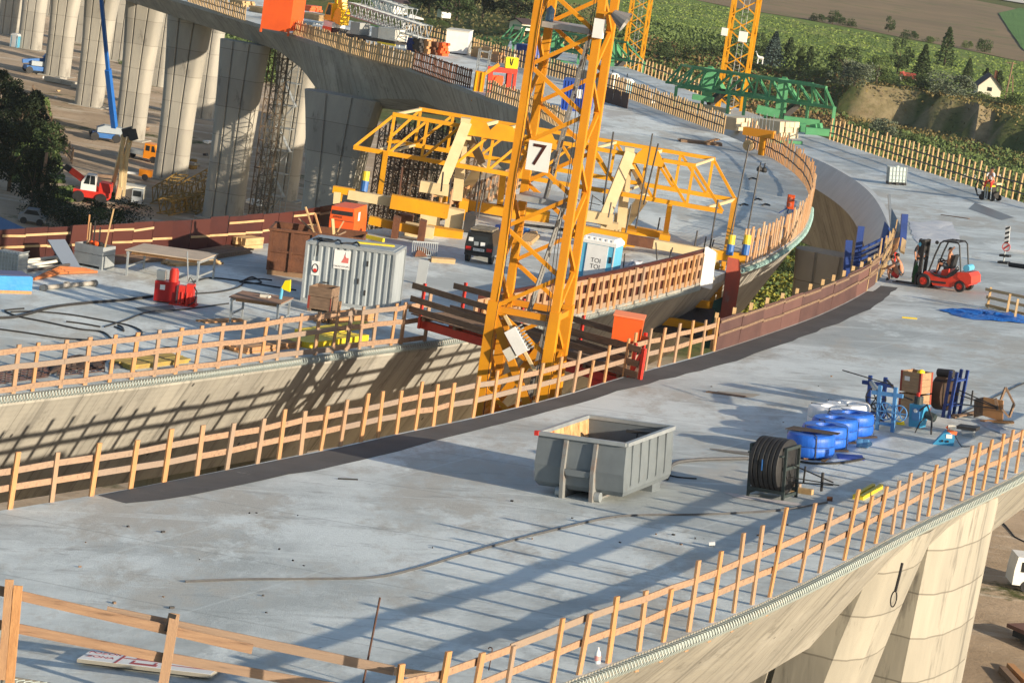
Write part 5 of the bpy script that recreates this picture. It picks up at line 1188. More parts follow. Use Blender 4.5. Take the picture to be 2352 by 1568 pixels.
build('body', MB().prism([(0, 0), (.62, 0), (.64, .26), (.46, .40), (.34, .42), (.1, .12)], 0, .38), MATS['cyan_paint'], t); build('label_plate', MB().bx(.38, .56, -.012, 0, .22, .34), white, t)
for x in (.28, .44): build('knob', MB().cyl((x, -.04, .13), (x, 0, .13), .035, 10), black, t)
build('lamp_head', MB().bx(.42, .64, .15, .33, .42, .6), offw, t); build('lamp_bracket', MB().beam((.4, .1, .42), (.68, .2, .36), .08, .1).beam((.38, .2, .55), (.5, .2, .45), .06, .1), orange, t)
build('cable', MB().tube([(.64, .1, .3), (.78, 0, .1), (.86, -.1, .02), (1.0, -.05, .02), (1.1, .05, .02)], .014, 5), black, t)
M, L0 = setf(PR, (2205, 1000), (2236, 1004))
t = thing('trough', 'small galvanised trough with a dark lid beside the power unit', 'trough', M); build('body', MB().prism([(.06, 0), (.38, 0), (.42, .2), (.02, .2)], 0, .3), steel, t); build('lid', MB().bx(-.12, .5, -.05, .4, .2, .3), dsteel, t)
# knocked-over timber box with frame
M, L0 = setf(PR, (2258, 968), (2310, 972))
t = thing('broken_box', 'broken plywood box lying on its side with an open square frame', 'box', M)
ply = mat('plywood', (.50, .26, .11), (.43, .22, .09), 2, .75)
build('panel', MB().poly([(0, .3, .15), (.62, 0, .05), (.58, .0, .72), (-.02, .3, .74)], .03), ply, t)
build('panel', MB().poly([(.0, .3, .15), (-.28, .55, .02), (-.3, .6, .6), (-.02, .3, .74)], .03), woodg, t)
build('base_board', MB().beam((-.1, -.1, .04), (.95, 0, .06), .25, .05), ply, t)
build('open_frame', MB().beam((.5, .1, .72), (.62, .15, 1.12), .08, .06).beam((.62, .15, 1.12), (.92, .1, .62), .08, .06).beam((.92, .1, .62), (.8, 0, .2), .08, .06).beam((.8, 0, .2), (.5, 0, .5), .08, .06), woodg, t)
build('strap_board', MB().beam((.32, -.03, .78), (.42, -.06, .4), .03, .1), woodg, t)
for i, (a, b) in enumerate((((2190, 962), (2248, 950)), ((2180, 958), (2258, 958)))): single('plank', MB().beam(PR(*a, .06), PR(*b, .1), .12, .05), woodg, 'loose grey plank leading to the broken plywood box' if i == 0 else 'second loose plank beside the broken plywood box', 'plank')
def rag(lab, pts, m, h=.05, name='plastic_sheet', cat='sheet', P=PR):
    "crumpled sheet lying inside the given picture outline"
    q = [P(*p) for p in pts]; c = V((0, 0, 0))
    for p in q: c += p / len(q)
    rings = []; n = len(q) * 3; q = along(q + [q[0]], n + 1)[:-1]; mb = MB()
    for k in range(5):
        f = 1 - k / 5.0; rings.append([tuple(c + (p - c) * f * U(.93, 1.06) + P.n * (.008 + (U(0, h) if k or True else 0) * (1 if k else .2))) for p in q])
    mb.loft(rings, cap=False); mb.f.append(tuple(4 * n + i for i in range(n)))
    o = single(name, mb, m, lab, cat, smooth=True); return o
plas = mat('clear_plastic_sheet', (.60, .62, .66), (.45, .48, .53), 3, .35, .5)
rag('crumpled pale plastic sheet right of the galvanised trough', [(2240, 963), (2262, 965), (2300, 985), (2345, 998), (2352, 1004), (2300, 996), (2262, 982)], plas, .08)
rag('pale plastic sheet by the right border', [(2290, 1004), (2352, 1008), (2356, 1018), (2312, 1014)], plas, .08)
rag('dirty white sheet under the cable reel stand', [(1654, 1129), (1700, 1139), (1775, 1148), (1840, 1156), (1836, 1162), (1780, 1155), (1690, 1143)], mat('dirty_white_sheet', (.62, .58, .57), (.5, .46, .45), 3, .8), .03)
# blue tarpaulin and its barrier at the right border
rag('crumpled bright blue tarpaulin near the right border', [(2160, 713), (2200, 712), (2250, 711), (2300, 718), (2352, 728), (2380, 742), (2352, 744), (2290, 738), (2235, 735), (2195, 726)], tblue, .16, 'tarpaulin', 'tarpaulin')
t = thing('timber_trestle', 'timber trestle of posts and boards behind the blue tarpaulin at the right border', 'trestle')
for x, y0, y1 in ((2268, 706, 664), (2312, 722, 672), (2378, 745, 682), (2330, 734, 676)): build('post', MB().beam(PR(x, y0), PR(x, y0) + Z * .85, .09, .09), woody, t)
for a, b in (((2264, 664), (2380, 688)), ((2266, 682), (2380, 708)), ((2264, 700), (2380, 728))): build('rail', MB().beam(D(*a, F / 56), D(*b, F / 57), .05, .12), woody, t)
# planks, sticks and litter on the front deck
def plank(lab, a, b, m, w_=.16, h_=.05, z=.0, P=PR, name='plank', cat='plank', grp=None):
    p, q = P(*a, h_ / 2 + z + .003), P(*b, h_ / 2 + z + .003); return single(name, MB().beam(p, q, w_, h_, P.n), m, lab, cat, group=grp)
plank('left one of the two yellow formwork beams lying near the railing', (1962, 1146), (2006, 1120), yelp, .1, .12, name='formwork_beam', cat='beam'); plank('right one of the two yellow formwork beams lying near the railing', (1978, 1148), (2024, 1121), yelp, .1, .12, name='formwork_beam', cat='beam')
plank('pale timber beam behind the cable reel', (1815, 1128), (1866, 1136), woody, .16, .14, name='timber_beam', cat='beam'); plank('short brown timber block right of the cable reel', (1816, 1116), (1838, 1120), wood, .12, .1, name='timber_block', cat='block')
plank('small brown timber block alone on the deck', (1899, 1149), (1912, 1150), rust, .12, .1, name='timber_block', cat='block')
plank('warped brown board lying alone in the middle of the front deck', (1624, 900), (1712, 912), woodg, .22, .03, name='board', cat='board'); rag('dirty patch of plywood beside the warped brown board', [(1650, 898), (1750, 906), (1722, 914), (1640, 904)], mat('bleached_ply', (.34, .31, .26), None, 1, .9), .01, 'board', 'board')
plank('small yellow stick left of the blue tarpaulin', (2072, 730), (2106, 733), yelp, .09, .05, name='stick', cat='stick'); plank('thin dark stick near the skip', (776, 1100), (822, 1102), dsteel, .07, .03, name='stick', cat='stick')
plank('pale plank lying before the forklift on the far deck', (1900, 642), (1930, 646), woody, .1, .04)
plank('narrow grey strip lying on the far deck', (2162, 494), (2226, 503), woodg, .14, .03)
single('cup', MB().lathe([(0, 0), (.05, .0), (.06, .15), (0, .15)], n=10), white, 'small white cup lying on the deck near the outer railing', 'cup', ang(PR, (1628, 1254), 0) @ Matrix.Translation((0, 0, .06)) @ Matrix.Rotation(radians(84), 4, 'Y'))
M = ang(PR, (1372, 1522), 0)
t = thing('bottle', 'clear drinks bottle with a pink label standing on the deck edge', 'bottle', M); build('body', MB().lathe([(0, 0), (.06, 0), (.065, .1), (.06, .22), (.02, .29), (.02, .31), (0, .31)], n=14), mat('clear_bottle', (.7, .74, .76), None, 1, .15), t, smooth=True); build('label', MB().lathe([(.066, .06), (.068, .06), (.068, .16), (.066, .16)], n=14), mat('pink_label', (.7, .3, .28), None, 1, .5), t); build('cap', MB().lathe([(.022, .31), (.022, .335), (0, .335)], n=10), white, t)
# cables on the deck
def hose(lab, pts, P, r=.03, m=rope, name='hose', cat='hose'):
    q = smoothline([tuple(p) for p in pts], 6); return single(name, MB().tube([P(p.x, p.y, r) for p in q], r, 6), m, lab, cat, smooth=True)
hose('long grey cable curving across the front deck below the skip', [(425, 1337), (560, 1332), (700, 1331), (860, 1327), (960, 1306), (1060, 1276), (1180, 1242), (1300, 1212), (1400, 1190), (1480, 1184), (1600, 1183), (1700, 1179), (1800, 1172), (1900, 1155)], PR, .028, hosel, 'cable', 'cable')
hose('thick grey hose looping from the skip to the cable reel', [(1532, 1103), (1536, 1085), (1548, 1068), (1590, 1060), (1660, 1057), (1718, 1056)], PR, .05, hosel)
hose('dark cable leaving the blue coils towards the power unit', [(1838, 1062), (1870, 1066), (1930, 1065), (1985, 1056)], PR, .035, rope, 'cable', 'cable')
hose('thin dark crack-like cable between the reel and the front railing', [(1536, 1092), (1560, 1097), (1600, 1100)], PR, .02, rope, 'cable', 'cable')
hose('thin dark cable running back along the front deck to the right border', [(2190, 958), (2250, 930), (2300, 905), (2352, 880)], PR, .02, rope, 'cable', 'cable')
for i in range(44):
    x, y = random.choice([(U(400, 1250), U(1120, 1440)), (U(1500, 2250), U(780, 1000)), (U(150, 700), U(1200, 1420)), (U(1250, 1900), U(1160, 1260))]); s_ = U(.012, .045)
    single('debris', MB().box((0, 0, s_ / 2), (s_ * U(1, 3), s_ * U(.7, 1.5), s_)), dsteel if i % 3 else woodg, 'tiny scrap lying on the front deck', 'scrap', ang(PR, (x, y), U(0, 180)), 'scraps scattered over the front deck')
p0, p1 = D(832, 1580, 62.9), D(872, 1371, 62.9); p0 = PR(832, 1574) + V((0, 0, -.2)); single('steel_rod', MB().cyl(p0, p0 + (D(873, 1371, p0.dot(fw)) - p0), .022, 6), rust_rod, 'tall thin rusty rod standing at the near end of the front deck', 'rod')
M, L0 = setf(PR, (176, 1527), (470, 1562)); 
t = thing('sign_board', 'white sign board with red lines and letters lying on the deck behind the corner railing', 'sign', M); w_, h_ = 2.75, 1.0
build('board', MB().bx(0, w_, 0, h_, .06, .13), mat('board_edge', (.33, .31, .26), None, 1, .8), t); sb = build('sign_face', MB().bx(.01, w_ - .01, .01, h_ - .01, .13, .135), white, t)
mb = MB()
for a in ((.75, .0, .80, 1.0), (.8, .42, 1.7, .47), (1.7, .1, 1.75, .9), (1.1, .55, 1.14, .9), (1.3, .55, 1.34, .9), (1.5, .55, 1.54, .9), (1.05, .08, 1.6, .2), (1.05, .5, 1.6, .55), (1.05, .2, 1.1, .35), (1.5, .2, 1.55, .35), (1.75, .3, 2.6, .34)): mb.bx(a[0], a[2], a[1], a[3], .137, .140)
build('red_line', mb, mat('faded_red', (.38, .07, .07), None, 1, .6), t)
mt_ = Matrix.Translation((.37, .62, .137)) @ Matrix.Rotation(radians(0), 4, 'Z'); text('lettering', 'POZOR', .2, MATS['faded_red'], sb, mt_, .002); text('lettering', 'ZONA', .2, MATS['faded_red'], sb, Matrix.Translation((.37, .32, .137)), .002)
# rope hanging over the outer edge, hook on the railing
a = PR(2056, 1278) + V((.15, -.35, -.05)); n = a - Z * 1.0 + V((.02, -.0, 0))
mb = MB(); mb.tube([a, a - Z * .35 + V((-.02, 0, 0)), a - Z * .72 + V((-.05, 0, 0))], .035, 6); c = a - Z * .92 + V((-.06, 0, 0)); mb.tube([c + V((.07 * cos(k * pi / 7), 0, .2 * sin(k * pi / 7))) for k in range(14)], .018, 5, close=True)
single('lifting_sling', mb, black, 'dark lifting sling with a loop hanging from the outer deck edge', 'sling')
a = D(1126, 1490, 59.2); single('wire_hook', MB().tube([a + V((.04 * cos(k), 0, .04 * sin(k))) for k in (0, .6, 1.2, 1.9, 2.5, 3.14)][::-1] + [a + V((.04, 0, -.2)), a + V((.03, 0, -.42))], .012, 5), rust_rod, 'bent rusty wire hook hung over the near railing', 'hook')
# ---------------------------------------------------------------- IBC tank, sign post, far deck items
M = ang(PR, (2041, 424), 4); w_ = 1.06
t = thing('liquid_container', 'white cube-shaped liquid container in a wire cage on the far bend', 'container', M)
build('tank', MB().bx(.04, w_ - .04, .04, .96, .16, 1.04).cyl((w_ / 2, .5, 1.04), (w_ / 2, .5, 1.1), .12, 12), mat('milky_plastic', (.60, .70, .66), (.52, .62, .58), 2, .35), t)
mb = MB()
for i in range(6): x = .02 + i * (w_ - .04) / 5; mb.bx(x - .012, x + .012, .0, .02, .14, 1.08)
for i in range(6): y = .02 + i * .192; mb.bx(w_ - .02, w_, y - .012, y + .012, .14, 1.08); mb.bx(0, .02, y - .012, y + .012, .14, 1.08)
for z in (.3, .55, .8, 1.07): mb.bx(0, w_, -.01, .01, z - .012, z + .012).bx(w_ - .01, w_ + .01, 0, 1, z - .012, z + .012)
build('cage', mb, steel, t)
mb = MB()
for x in (.0, w_ / 2 - .08, w_ - .16): mb.bx(x, x + .16, 0, 1, 0, .1)
build('pallet', mb.bx(0, w_, 0, 1, .1, .14), dsteel, t)
M, L0 = setf(PR, (2297, 604), (2314, 606)); M = M @ Matrix.Translation((.16, 0, 0))
t = thing('road_sign', 'round white sign with a red bar on a striped post behind the forklift', 'sign', M)
build('post', MB().cyl((0, 0, 0), (.05, 0, .95), .035, 8), steel, t); build('striped_board', MB().bx(-.03, .19, -.02, .02, .85, 1.75), white, t)
mb = MB()
for i in range(4): mb.add([(-.03, -.024, .9 + i * .22), (.19, -.024, 1.0 + i * .22), (.19, -.024, 1.1 + i * .22), (-.03, -.024, 1.0 + i * .22)], [(0, 1, 2, 3)])
build('stripe', mb, black, t); sd = build('disc', MB().cyl((.1, -.06, .78), (.1, -.03, .78), .2, 24), white, t); build('red_bar', MB().beam((-.02, -.065, .68), (.22, -.065, .88), .008, .07).tube([(.1 + .19 * cos(k * pi / 12), -.06, .78 + .19 * sin(k * pi / 12)) for k in range(24)], .018, 5, close=True), signred, sd)
build('rubber_foot', MB().bx(-.22, .26, -.2, .2, 0, .1).bx(-.18, .3, -.16, .16, .32, .42), black, t)
for i, (a, b) in enumerate((((2314, 588), (2364, 594)), ((2318, 612), (2372, 620)))): single('pipe', MB().cyl(PR(*a, .25 if i == 0 else .1), PR(*b, .25 if i == 0 else .1), .1, 10), white if i == 0 else black, ('white' if i == 0 else 'black') + ' pipe lying behind the striped sign post', 'pipe')
rag('torn whitish geotextile on the deck behind the forklift', [(2086, 508), (2110, 511), (2140, 507), (2188, 511), (2192, 526), (2204, 540), (2209, 553), (2170, 556), (2120, 561), (2100, 556), (2092, 530)], mat('pale_fleece', (.66, .67, .68), (.5, .54, .6), 1.2, .85), .03, 'fleece', 'fleece')
# blue climbing form and timber form at the bend
t = thing('edge_form', 'deep blue steel edge form with timber lining hanging at the bend of the front deck', 'formwork')
for x0, y0, x1, y1, d in ((1978, 520, 1966, 612, 139), (1950, 552, 1942, 645, 134), (2078, 492, 2072, 570, 141)): build('truss_post', MB().beam(D(x0, y0, d), D(x1, y1, d), .3, .3), blued, t)
mb = MB()
for k in range(5): mb.beam(D(1972, 575 + k * 11, 138), D(2034, 545 + k * 13, 141), .08, .1)
build('railing', mb, blued, t)
build('form_panel', MB().poly([D(2032, 508, 143), D(2042, 520, 142), D(2030, 590, 139), D(2012, 605, 138), D(2018, 560, 141)], .12), blued, t)
build('form_panel', MB().poly([D(2048, 478, 146), D(2062, 505, 144), D(2074, 530, 142), D(2062, 560, 141), D(2044, 530, 143)], .1), mat('blue_grey_form', (.22, .27, .30), (.16, .2, .23), 4, .6, stretch=(1, 1, 8)), t)
build('timber_panel', MB().poly([D(2052, 548, 140.5), D(2066, 545, 140), D(2056, 590, 138), D(2044, 592, 138)], .08), ply, t); build('timber_panel', MB().poly([D(2072, 545, 140), D(2082, 552, 139.8), D(2078, 580, 138.4), D(2068, 575, 138.6)], .1), woody, t)
build('pole', MB().beam(D(2042, 448, 148), D(2048, 530, 144), .12, .12), steel, t); build('pole', MB().beam(D(2080, 555, 140), D(2040, 605, 137), .1, .1), steel, t)
# ---------------------------------------------------------------- people
def person(lab, M, J, cloth, sh=1.0, haircol=True):
    "J: joint positions in metres (local); one skinned body, hair and clothes as children"
    t_ = thing('person', lab, 'person', M)
    def sk(name, verts, edges, rad, m, parent, sub=1):
        me = bpy.data.meshes.new(name); me.from_pydata([J[v] if isinstance(v, str) else v for v in verts], edges, []); me.update()
        o = bpy.data.objects.new(name, me); COL.objects.link(o); me.materials.append(m); o.parent = parent
        md = o.modifiers.new('skin', 'SKIN'); md.use_smooth_shade = True
        for i, r in enumerate(rad): me.skin_vertices[0].data[i].radius = (r, r)
        me.skin_vertices[0].data[0].use_root = True
        s2 = o.modifiers.new('sub', 'SUBSURF'); s2.levels = sub; s2.render_levels = sub
        return o
    V_ = ['pelvis', 'belly', 'chest', 'neck', 'chin', 'head', 'ls', 'le', 'lw', 'rs', 're', 'rw', 'lh', 'lk', 'la', 'lt', 'rh', 'rk', 'ra', 'rt']
    E_ = [(0, 1), (1, 2), (2, 3), (3, 4), (4, 5), (2, 6), (6, 7), (7, 8), (2, 9), (9, 10), (10, 11), (0, 12), (12, 13), (13, 14), (14, 15), (0, 16), (16, 17), (17, 18), (18, 19)]
    Rr = [.13, .125, .14, .058, .075, .085, .07, .045, .032, .07, .045, .032, .09, .062, .04, .035, .09, .062, .04, .035]
    vs = [V(J[k]) for k in V_]; es = list(E_); rr = list(Rr)
    for wr, el in ((8, 7), (11, 10)):       # palm and five fingers on each hand
        d = (vs[wr] - vs[el]).normalized(); s_ = d.orthogonal().normalized(); n_ = d.cross(s_); palm = vs[wr] + d * .075; pi_ = len(vs); vs.append(palm); es.append((wr, pi_)); rr.append(.03)
        for k, ln in enumerate((.07, .08, .075, .058)):
            b0 = palm + d * .03 + s_ * (k - 1.5) * .02; i0 = len(vs); vs += [b0, b0 + d * ln * .5 - n_ * .012, b0 + d * ln * .85 - n_ * .045]; es += [(pi_, i0), (i0, i0 + 1), (i0 + 1, i0 + 2)]; rr += [.0095, .0085, .007]
        i0 = len(vs); b0 = vs[wr] + d * .03 + s_ * .04; vs += [b0, b0 + d * .035 + s_ * .02 - n_ * .02]; es += [(pi_, i0), (i0, i0 + 1)]; rr += [.011, .009]
    sk('body', [tuple(v) for v in vs], es, rr, skin, t_)
    hd = V(J['head']); fdir = V(J.get('face', (0, -1, 0))).normalized(); sd_ = fdir.cross(Z).normalized()
    f_ = MB(); 
    f_.box(hd + fdir * .095 - Z * .015, (.03, .03, .045)); build('nose', f_, skin, t_)
    for s_ in (-1, 1): build('ear', MB().box(hd + sd_ * s_ * .09, (.03, .04, .055)), skin, t_); build('eye', MB().box(hd + fdir * .083 + sd_ * s_ * .035 + Z * .015, (.02, .02, .014)), hair, t_)
    build('mouth', MB().box(hd + fdir * .082 - Z * .055, (.04, .02, .01)), mat('lips', (.3, .1, .08), None, 1, .6), t_)
    hb = MB(); hb.M = Matrix.Translation(hd - fdir * .02 + Z * .025); hb.lathe([(.095, -.03), (.1, .02), (.085, .07), (.045, .1), (0, .108)], n=14); build('hair', hb, hair, t_, smooth=True)
    for nm, m, ch, rad in cloth:
        ids = ch; e2 = [(i, i + 1) for i in range(len(ids) - 1)]; sk(nm, [tuple(V(J[k])) for k in ids], e2, rad, m, t_)
    return t_
def shirt(m): return [('shirt', m, ['pelvis', 'belly', 'chest'], [.145, .145, .16]), ('sleeve', m, ['chest', 'ls', 'le'], [.1, .09, .062]), ('sleeve', m, ['chest', 'rs', 're'], [.1, .09, .062])]
def trousers(m, full=True):
    k = 'la' if full else 'lk'
    if full: return [('trousers', m, ['la', 'lk', 'lh', 'pelvis', 'rh', 'rk', 'ra'], [.06, .078, .11, .15, .11, .078, .06])]
    return [('shorts', m, ['lkm', 'lh', 'pelvis', 'rh', 'rkm'], [.1, .115, .15, .115, .1])]
def boots(m): return [('boot', m, ['la', 'lt'], [.055, .05]), ('boot', m, ['ra', 'rt'], [.055, .05])]
def addmid(J):
    J['lkm'] = tuple(V(J['lh']).lerp(V(J['lk']), .6)); J['rkm'] = tuple(V(J['rh']).lerp(V(J['rk']), .6)); return J
darkcl = mat('dark_workwear', (.035, .045, .055), (.025, .03, .04), 5, .85); greencl = mat('green_workwear', (.03, .10, .035), None, 1, .85); redcl = mat('red_cloth', (.62, .04, .03), None, 1, .8); whitecl = mat('white_cloth', (.78, .78, .76), None, 1, .85); beigecl = mat('beige_cloth', (.3, .26, .19), None, 1, .85); greycl = mat('grey_cloth', (.10, .11, .12), None, 1, .85)
# crouching: hips low, knees up, leaning forward to the left
def crouch(fx):
    J = dict(pelvis=(0, 0, .27), belly=(-.05 * fx, -.02, .44), chest=(-.16 * fx, -.02, .66), neck=(-.23 * fx, -.02, .84), chin=(-.28 * fx, -.02, .90), head=(-.31 * fx, -.02, .98), ls=(-.16 * fx, -.2, .73), le=(-.36 * fx, -.24, .56), lw=(-.52 * fx, -.14, .52), rs=(-.16 * fx, .18, .73), re=(-.38 * fx, .2, .56), rw=(-.54 * fx, .08, .50), lh=(0, -.11, .26), lk=(-.42 * fx, -.17, .48), la=(-.28 * fx, -.15, .09), lt=(-.44 * fx, -.17, .04), rh=(0, .11, .26), rk=(-.42 * fx, .15, .5), ra=(-.27 * fx, .13, .09), rt=(-.43 * fx, .15, .04)); J['face'] = (-1 * fx, -.1, -.35); return addmid(J)
E = lambda pts: None
P0 = lambda x, y, a=0: ang(PR, (x, y), a, up=Z)
person('bare-backed worker crouching in red shorts beside the forklift', P0(2057, 647, -8), crouch(1), trousers(redcl, False) + boots(darkcl))
person('worker in dark grey clothes crouching behind the bare-backed one', P0(2068, 641, -4), crouch(1), shirt(greycl) + trousers(darkcl) + boots(darkcl))
stand = dict(pelvis=(0, 0, .95), belly=(0, -.01, 1.12), chest=(-.02, -.02, 1.33), neck=(-.04, -.03, 1.52), chin=(-.06, -.05, 1.57), head=(-.07, -.05, 1.65), ls=(-.18, 0, 1.42), le=(-.24, -.03, 1.14), lw=(-.2, -.16, .95), rs=(.17, -.02, 1.42), re=(.25, -.05, 1.14), rw=(.16, -.2, 1.0), lh=(-.1, 0, .93), lk=(-.13, -.02, .5), la=(-.16, .02, .09), lt=(-.18, -.14, .04), rh=(.1, 0, .93), rk=(.13, -.05, .5), ra=(.14, .0, .09), rt=(.16, -.16, .04), face=(-.5, -.6, -.3))
person('worker standing in dark overalls behind the forklift mast', P0(2104, 640, 0), stand, shirt(darkcl) + trousers(darkcl) + boots(darkcl))
# forklift
M, L0 = setf(PR, (2121, 661), (2204, 671)); k = L0 / 1.62
t = thing('forklift', 'red forklift truck with black overhead guard and mast, facing left, its driver on the seat', 'forklift', M); FW = 1.05
build('chassis', MB().prism([(-.06, .62), (.0, .72), (.46, .64), (.66, .5), (.98, .50), (1.12, .56), (1.5, .86), (1.96, .86), (2.08, .74), (2.1, .42), (1.98, .3), (1.32, .3), (1.24, .16), (.42, .16), (.3, .34)], -.02, FW), redf, t)
build('bonnet', MB().prism([(.66, .5), (.98, .5), (1.02, .92), (.70, .84)], .15, FW - .15), redf, t)
build('counterweight', MB().prism([(1.5, .86), (2.0, .86), (2.12, .72), (2.14, .42), (1.98, .34), (1.5, .62)], -.05, FW + .05), redf, t)
build('trim', MB().prism([(.14, .76), (.5, .66), (.98, .62), (1.3, .9), (1.5, 1.14), (1.56, .95), (1.3, .66), (1.05, .54), (.5, .56)], -.035, -.015), black, t)
build('step_plate', MB().bx(.25, 1.0, -.04, .1, .28, .36), dsteel, t)
for x, r, w_, ys in ((0, .31, .26, (-.1, FW - .16)), (1.62, .245, .2, (-.06, FW - .14))):
    for y in ys:
        c = (x, y, r); wh = build('wheel', MB().add(*(lambda b: (b.v, b.f))((lambda b: setattr(b, 'M', Matrix.Translation((x, y, r)) @ Matrix.Rotation(radians(-90), 4, 'X')) or b.lathe([(r * .55, 0), (r * .9, 0), (r, .04), (r, w_ - .04), (r * .9, w_), (r * .55, w_)], n=26))(MB()))), black, t, smooth=True)
        build('rim', MB().cyl((x, y + .02, r), (x, y + w_ - .02, r), r * .56, 18), redf, wh); build('hub', MB().cyl((x, y - .01, r), (x, y + .03, r), r * .2, 10), red, wh)
mst = MB()
for y in (.22, FW - .22): mst.beam((-.36, y, .06), (-.22, y, 2.02), .1, .14)
for z in (.5, 1.2, 1.98): mst.beam((-.36 + z * .07, .22, z), (-.36 + z * .07, FW - .22, z), .06, .1)
build('mast', mst, dsteel, t); build('mast_plate', MB().bx(-.46, -.28, .24, FW - .24, 1.45, 2.0), dsteel, t); build('emblem', MB().box((-.385, .2, 1.82), (.14, .02, .14), Matrix.Rotation(radians(45), 3, 'Y')), lblue, t)
build('carriage', MB().bx(-.48, -.38, .08, FW - .08, .1, .5), dsteel, t)
for y in (.28, FW - .38): build('fork', MB().bx(-1.55, -.42, y, y + .1, .05, .1).bx(-.5, -.42, y, y + .1, .05, .6), dsteel, t)
gd = MB()
for y in (.05, FW - .05): gd.tube([(.16, y, .72), (.40, y, 1.5), (.6, y, 2.0), (.75, y, 2.09), (1.35, y, 2.08), (1.45, y, 1.98), (1.6, y, .86)], .038, 6)
for x in (.7, .9, 1.1, 1.35): gd.tube([(x, .05, 2.09), (x, FW - .05, 2.09)], .03, 5)
build('overhead_guard', gd, black, t, smooth=True)
build('seat', MB().prism([(.72, .84), (1.1, .92), (1.22, 1.5), (1.14, 1.52), (1.02, 1.04), (.72, .98)], .3, FW - .3), black, t); build('steering_wheel', wheel((0, 0, 0), .16), black, t, M=Matrix.Translation((.52, FW / 2, 1.12)) @ Matrix.Rotation(radians(60), 4, 'Y')); build('steering_column', MB().cyl((.34, FW / 2, .7), (.52, FW / 2, 1.12), .04, 8), black, t)
build('gas_cylinder', MB().cyl((1.78, .2, 1.02), (1.78, .8, 1.02), .15, 16), lblue, t, smooth=True); build('mirror', MB().cyl((.45, -.02, 2.0), (.45, .02, 2.0), .08, 12), black, t)
text('numeral', '2', .22, white, t, upright((1.48, -.045, 1.04)), .003)
drv = dict(pelvis=(.9, .52, .98), belly=(.92, .52, 1.14), chest=(.94, .52, 1.36), neck=(.93, .52, 1.54), chin=(.9, .52, 1.60), head=(.88, .52, 1.68), ls=(.93, .33, 1.44), le=(.98, .16, 1.58), lw=(1.16, .06, 1.8), rs=(.93, .71, 1.44), re=(.76, .74, 1.2), rw=(.56, .62, 1.18), lh=(.86, .42, .98), lk=(.46, .36, 1.1), la=(.40, .34, .72), lt=(.26, .34, .66), rh=(.86, .62, .98), rk=(.46, .68, 1.08), ra=(.36, .68, .74), rt=(.22, .68, .68), face=(-1, -.2, -.1))
person('bare-legged driver in a dark vest sitting in the forklift with one arm raised', M.copy(), addmid(drv), [('vest', darkcl, ['pelvis', 'belly', 'chest'], [.145, .145, .16])] + trousers(greycl, False) + boots(darkcl))
# worker on the far saw
M, L0 = setf(PR, (2250, 459), (2288, 464)); M = M.copy()
t = thing('floor_saw', 'black and yellow wheeled machine with looping hoses being driven on the far bend', 'machine', M)
build('frame', MB().bx(0, .85, .1, .7, .15, .5), dsteel, t); build('motor_block', MB().bx(.1, .7, .2, .6, .501, .8), dsteel, t); build('engine', MB().bx(.25, .65, .0, .5, .55, .95), yelp, t); build('deck_plate', MB().bx(.15, 1.0, .1, .7, .95, 1.05), cream, t)
for x in (.1, .8):
    for y in (.0, .66): build('wheel', MB().cyl((x, y, .18), (x, y + .1, .18), .18, 14), black, t)
for x in (.35, .5, .75): build('pipe', MB().cyl((x, -.02, .1), (x, -.02, .8), .04, 8), steel, t)
build('hose', MB().tube([(0, .3, .8), (-.35, .3, 1.15), (-.55, .3, .8), (-.4, .3, .25), (0, .3, .2)], .04, 6).tube([(0, .1, .9), (-.3, .1, 1.0), (-.42, .1, .6), (-.2, .1, .2)], .03, 6), black, t, smooth=True)
wk = dict(pelvis=(.45, .4, 1.12), belly=(.45, .38, 1.28), chest=(.42, .34, 1.5), neck=(.46, .3, 1.68), chin=(.5, .28, 1.72), head=(.54, .27, 1.8), ls=(.26, .3, 1.58), le=(.24, .16, 1.34), lw=(.4, .02, 1.22), rs=(.6, .34, 1.58), re=(.72, .2, 1.36), rw=(.72, .04, 1.2), lh=(.36, .38, 1.1), lk=(.3, .02, 1.1), la=(.28, .0, .72), lt=(.28, -.14, .68), rh=(.56, .38, 1.1), rk=(.68, .02, 1.1), ra=(.7, .0, .72), rt=(.7, -.14, .68), face=(.6, -.5, -.5))
person('worker in a white shirt and red trousers sitting on the far black machine', M.copy(), wk, shirt(whitecl) + trousers(redcl) + boots(darkcl))
single('wet_patch', MB().poly([PR(2240, 466, .008), PR(2330, 500, .008), PR(2300, 506, .008), PR(2225, 480, .008)]), mat('wet_concrete', (.17, .175, .18), None, 1, .4), 'dark wet patch under the far machine', 'wet patch')
for i, lab in enumerate(('green gas bottle beside the standing worker at the forklift',)):
    single('gas_bottle', MB().lathe([(0, 0), (.1, 0), (.1, .75), (.04, .88), (.04, .95), (0, .95)], n=12), greencl, lab, 'gas bottle', P0(2098, 652, 0), smooth=True)
single('post', MB().beam((0, 0, 0), (0, 0, .9), .1, .1), red, 'short red post standing left of the crouching workers', 'post', P0(2050, 625, 0))
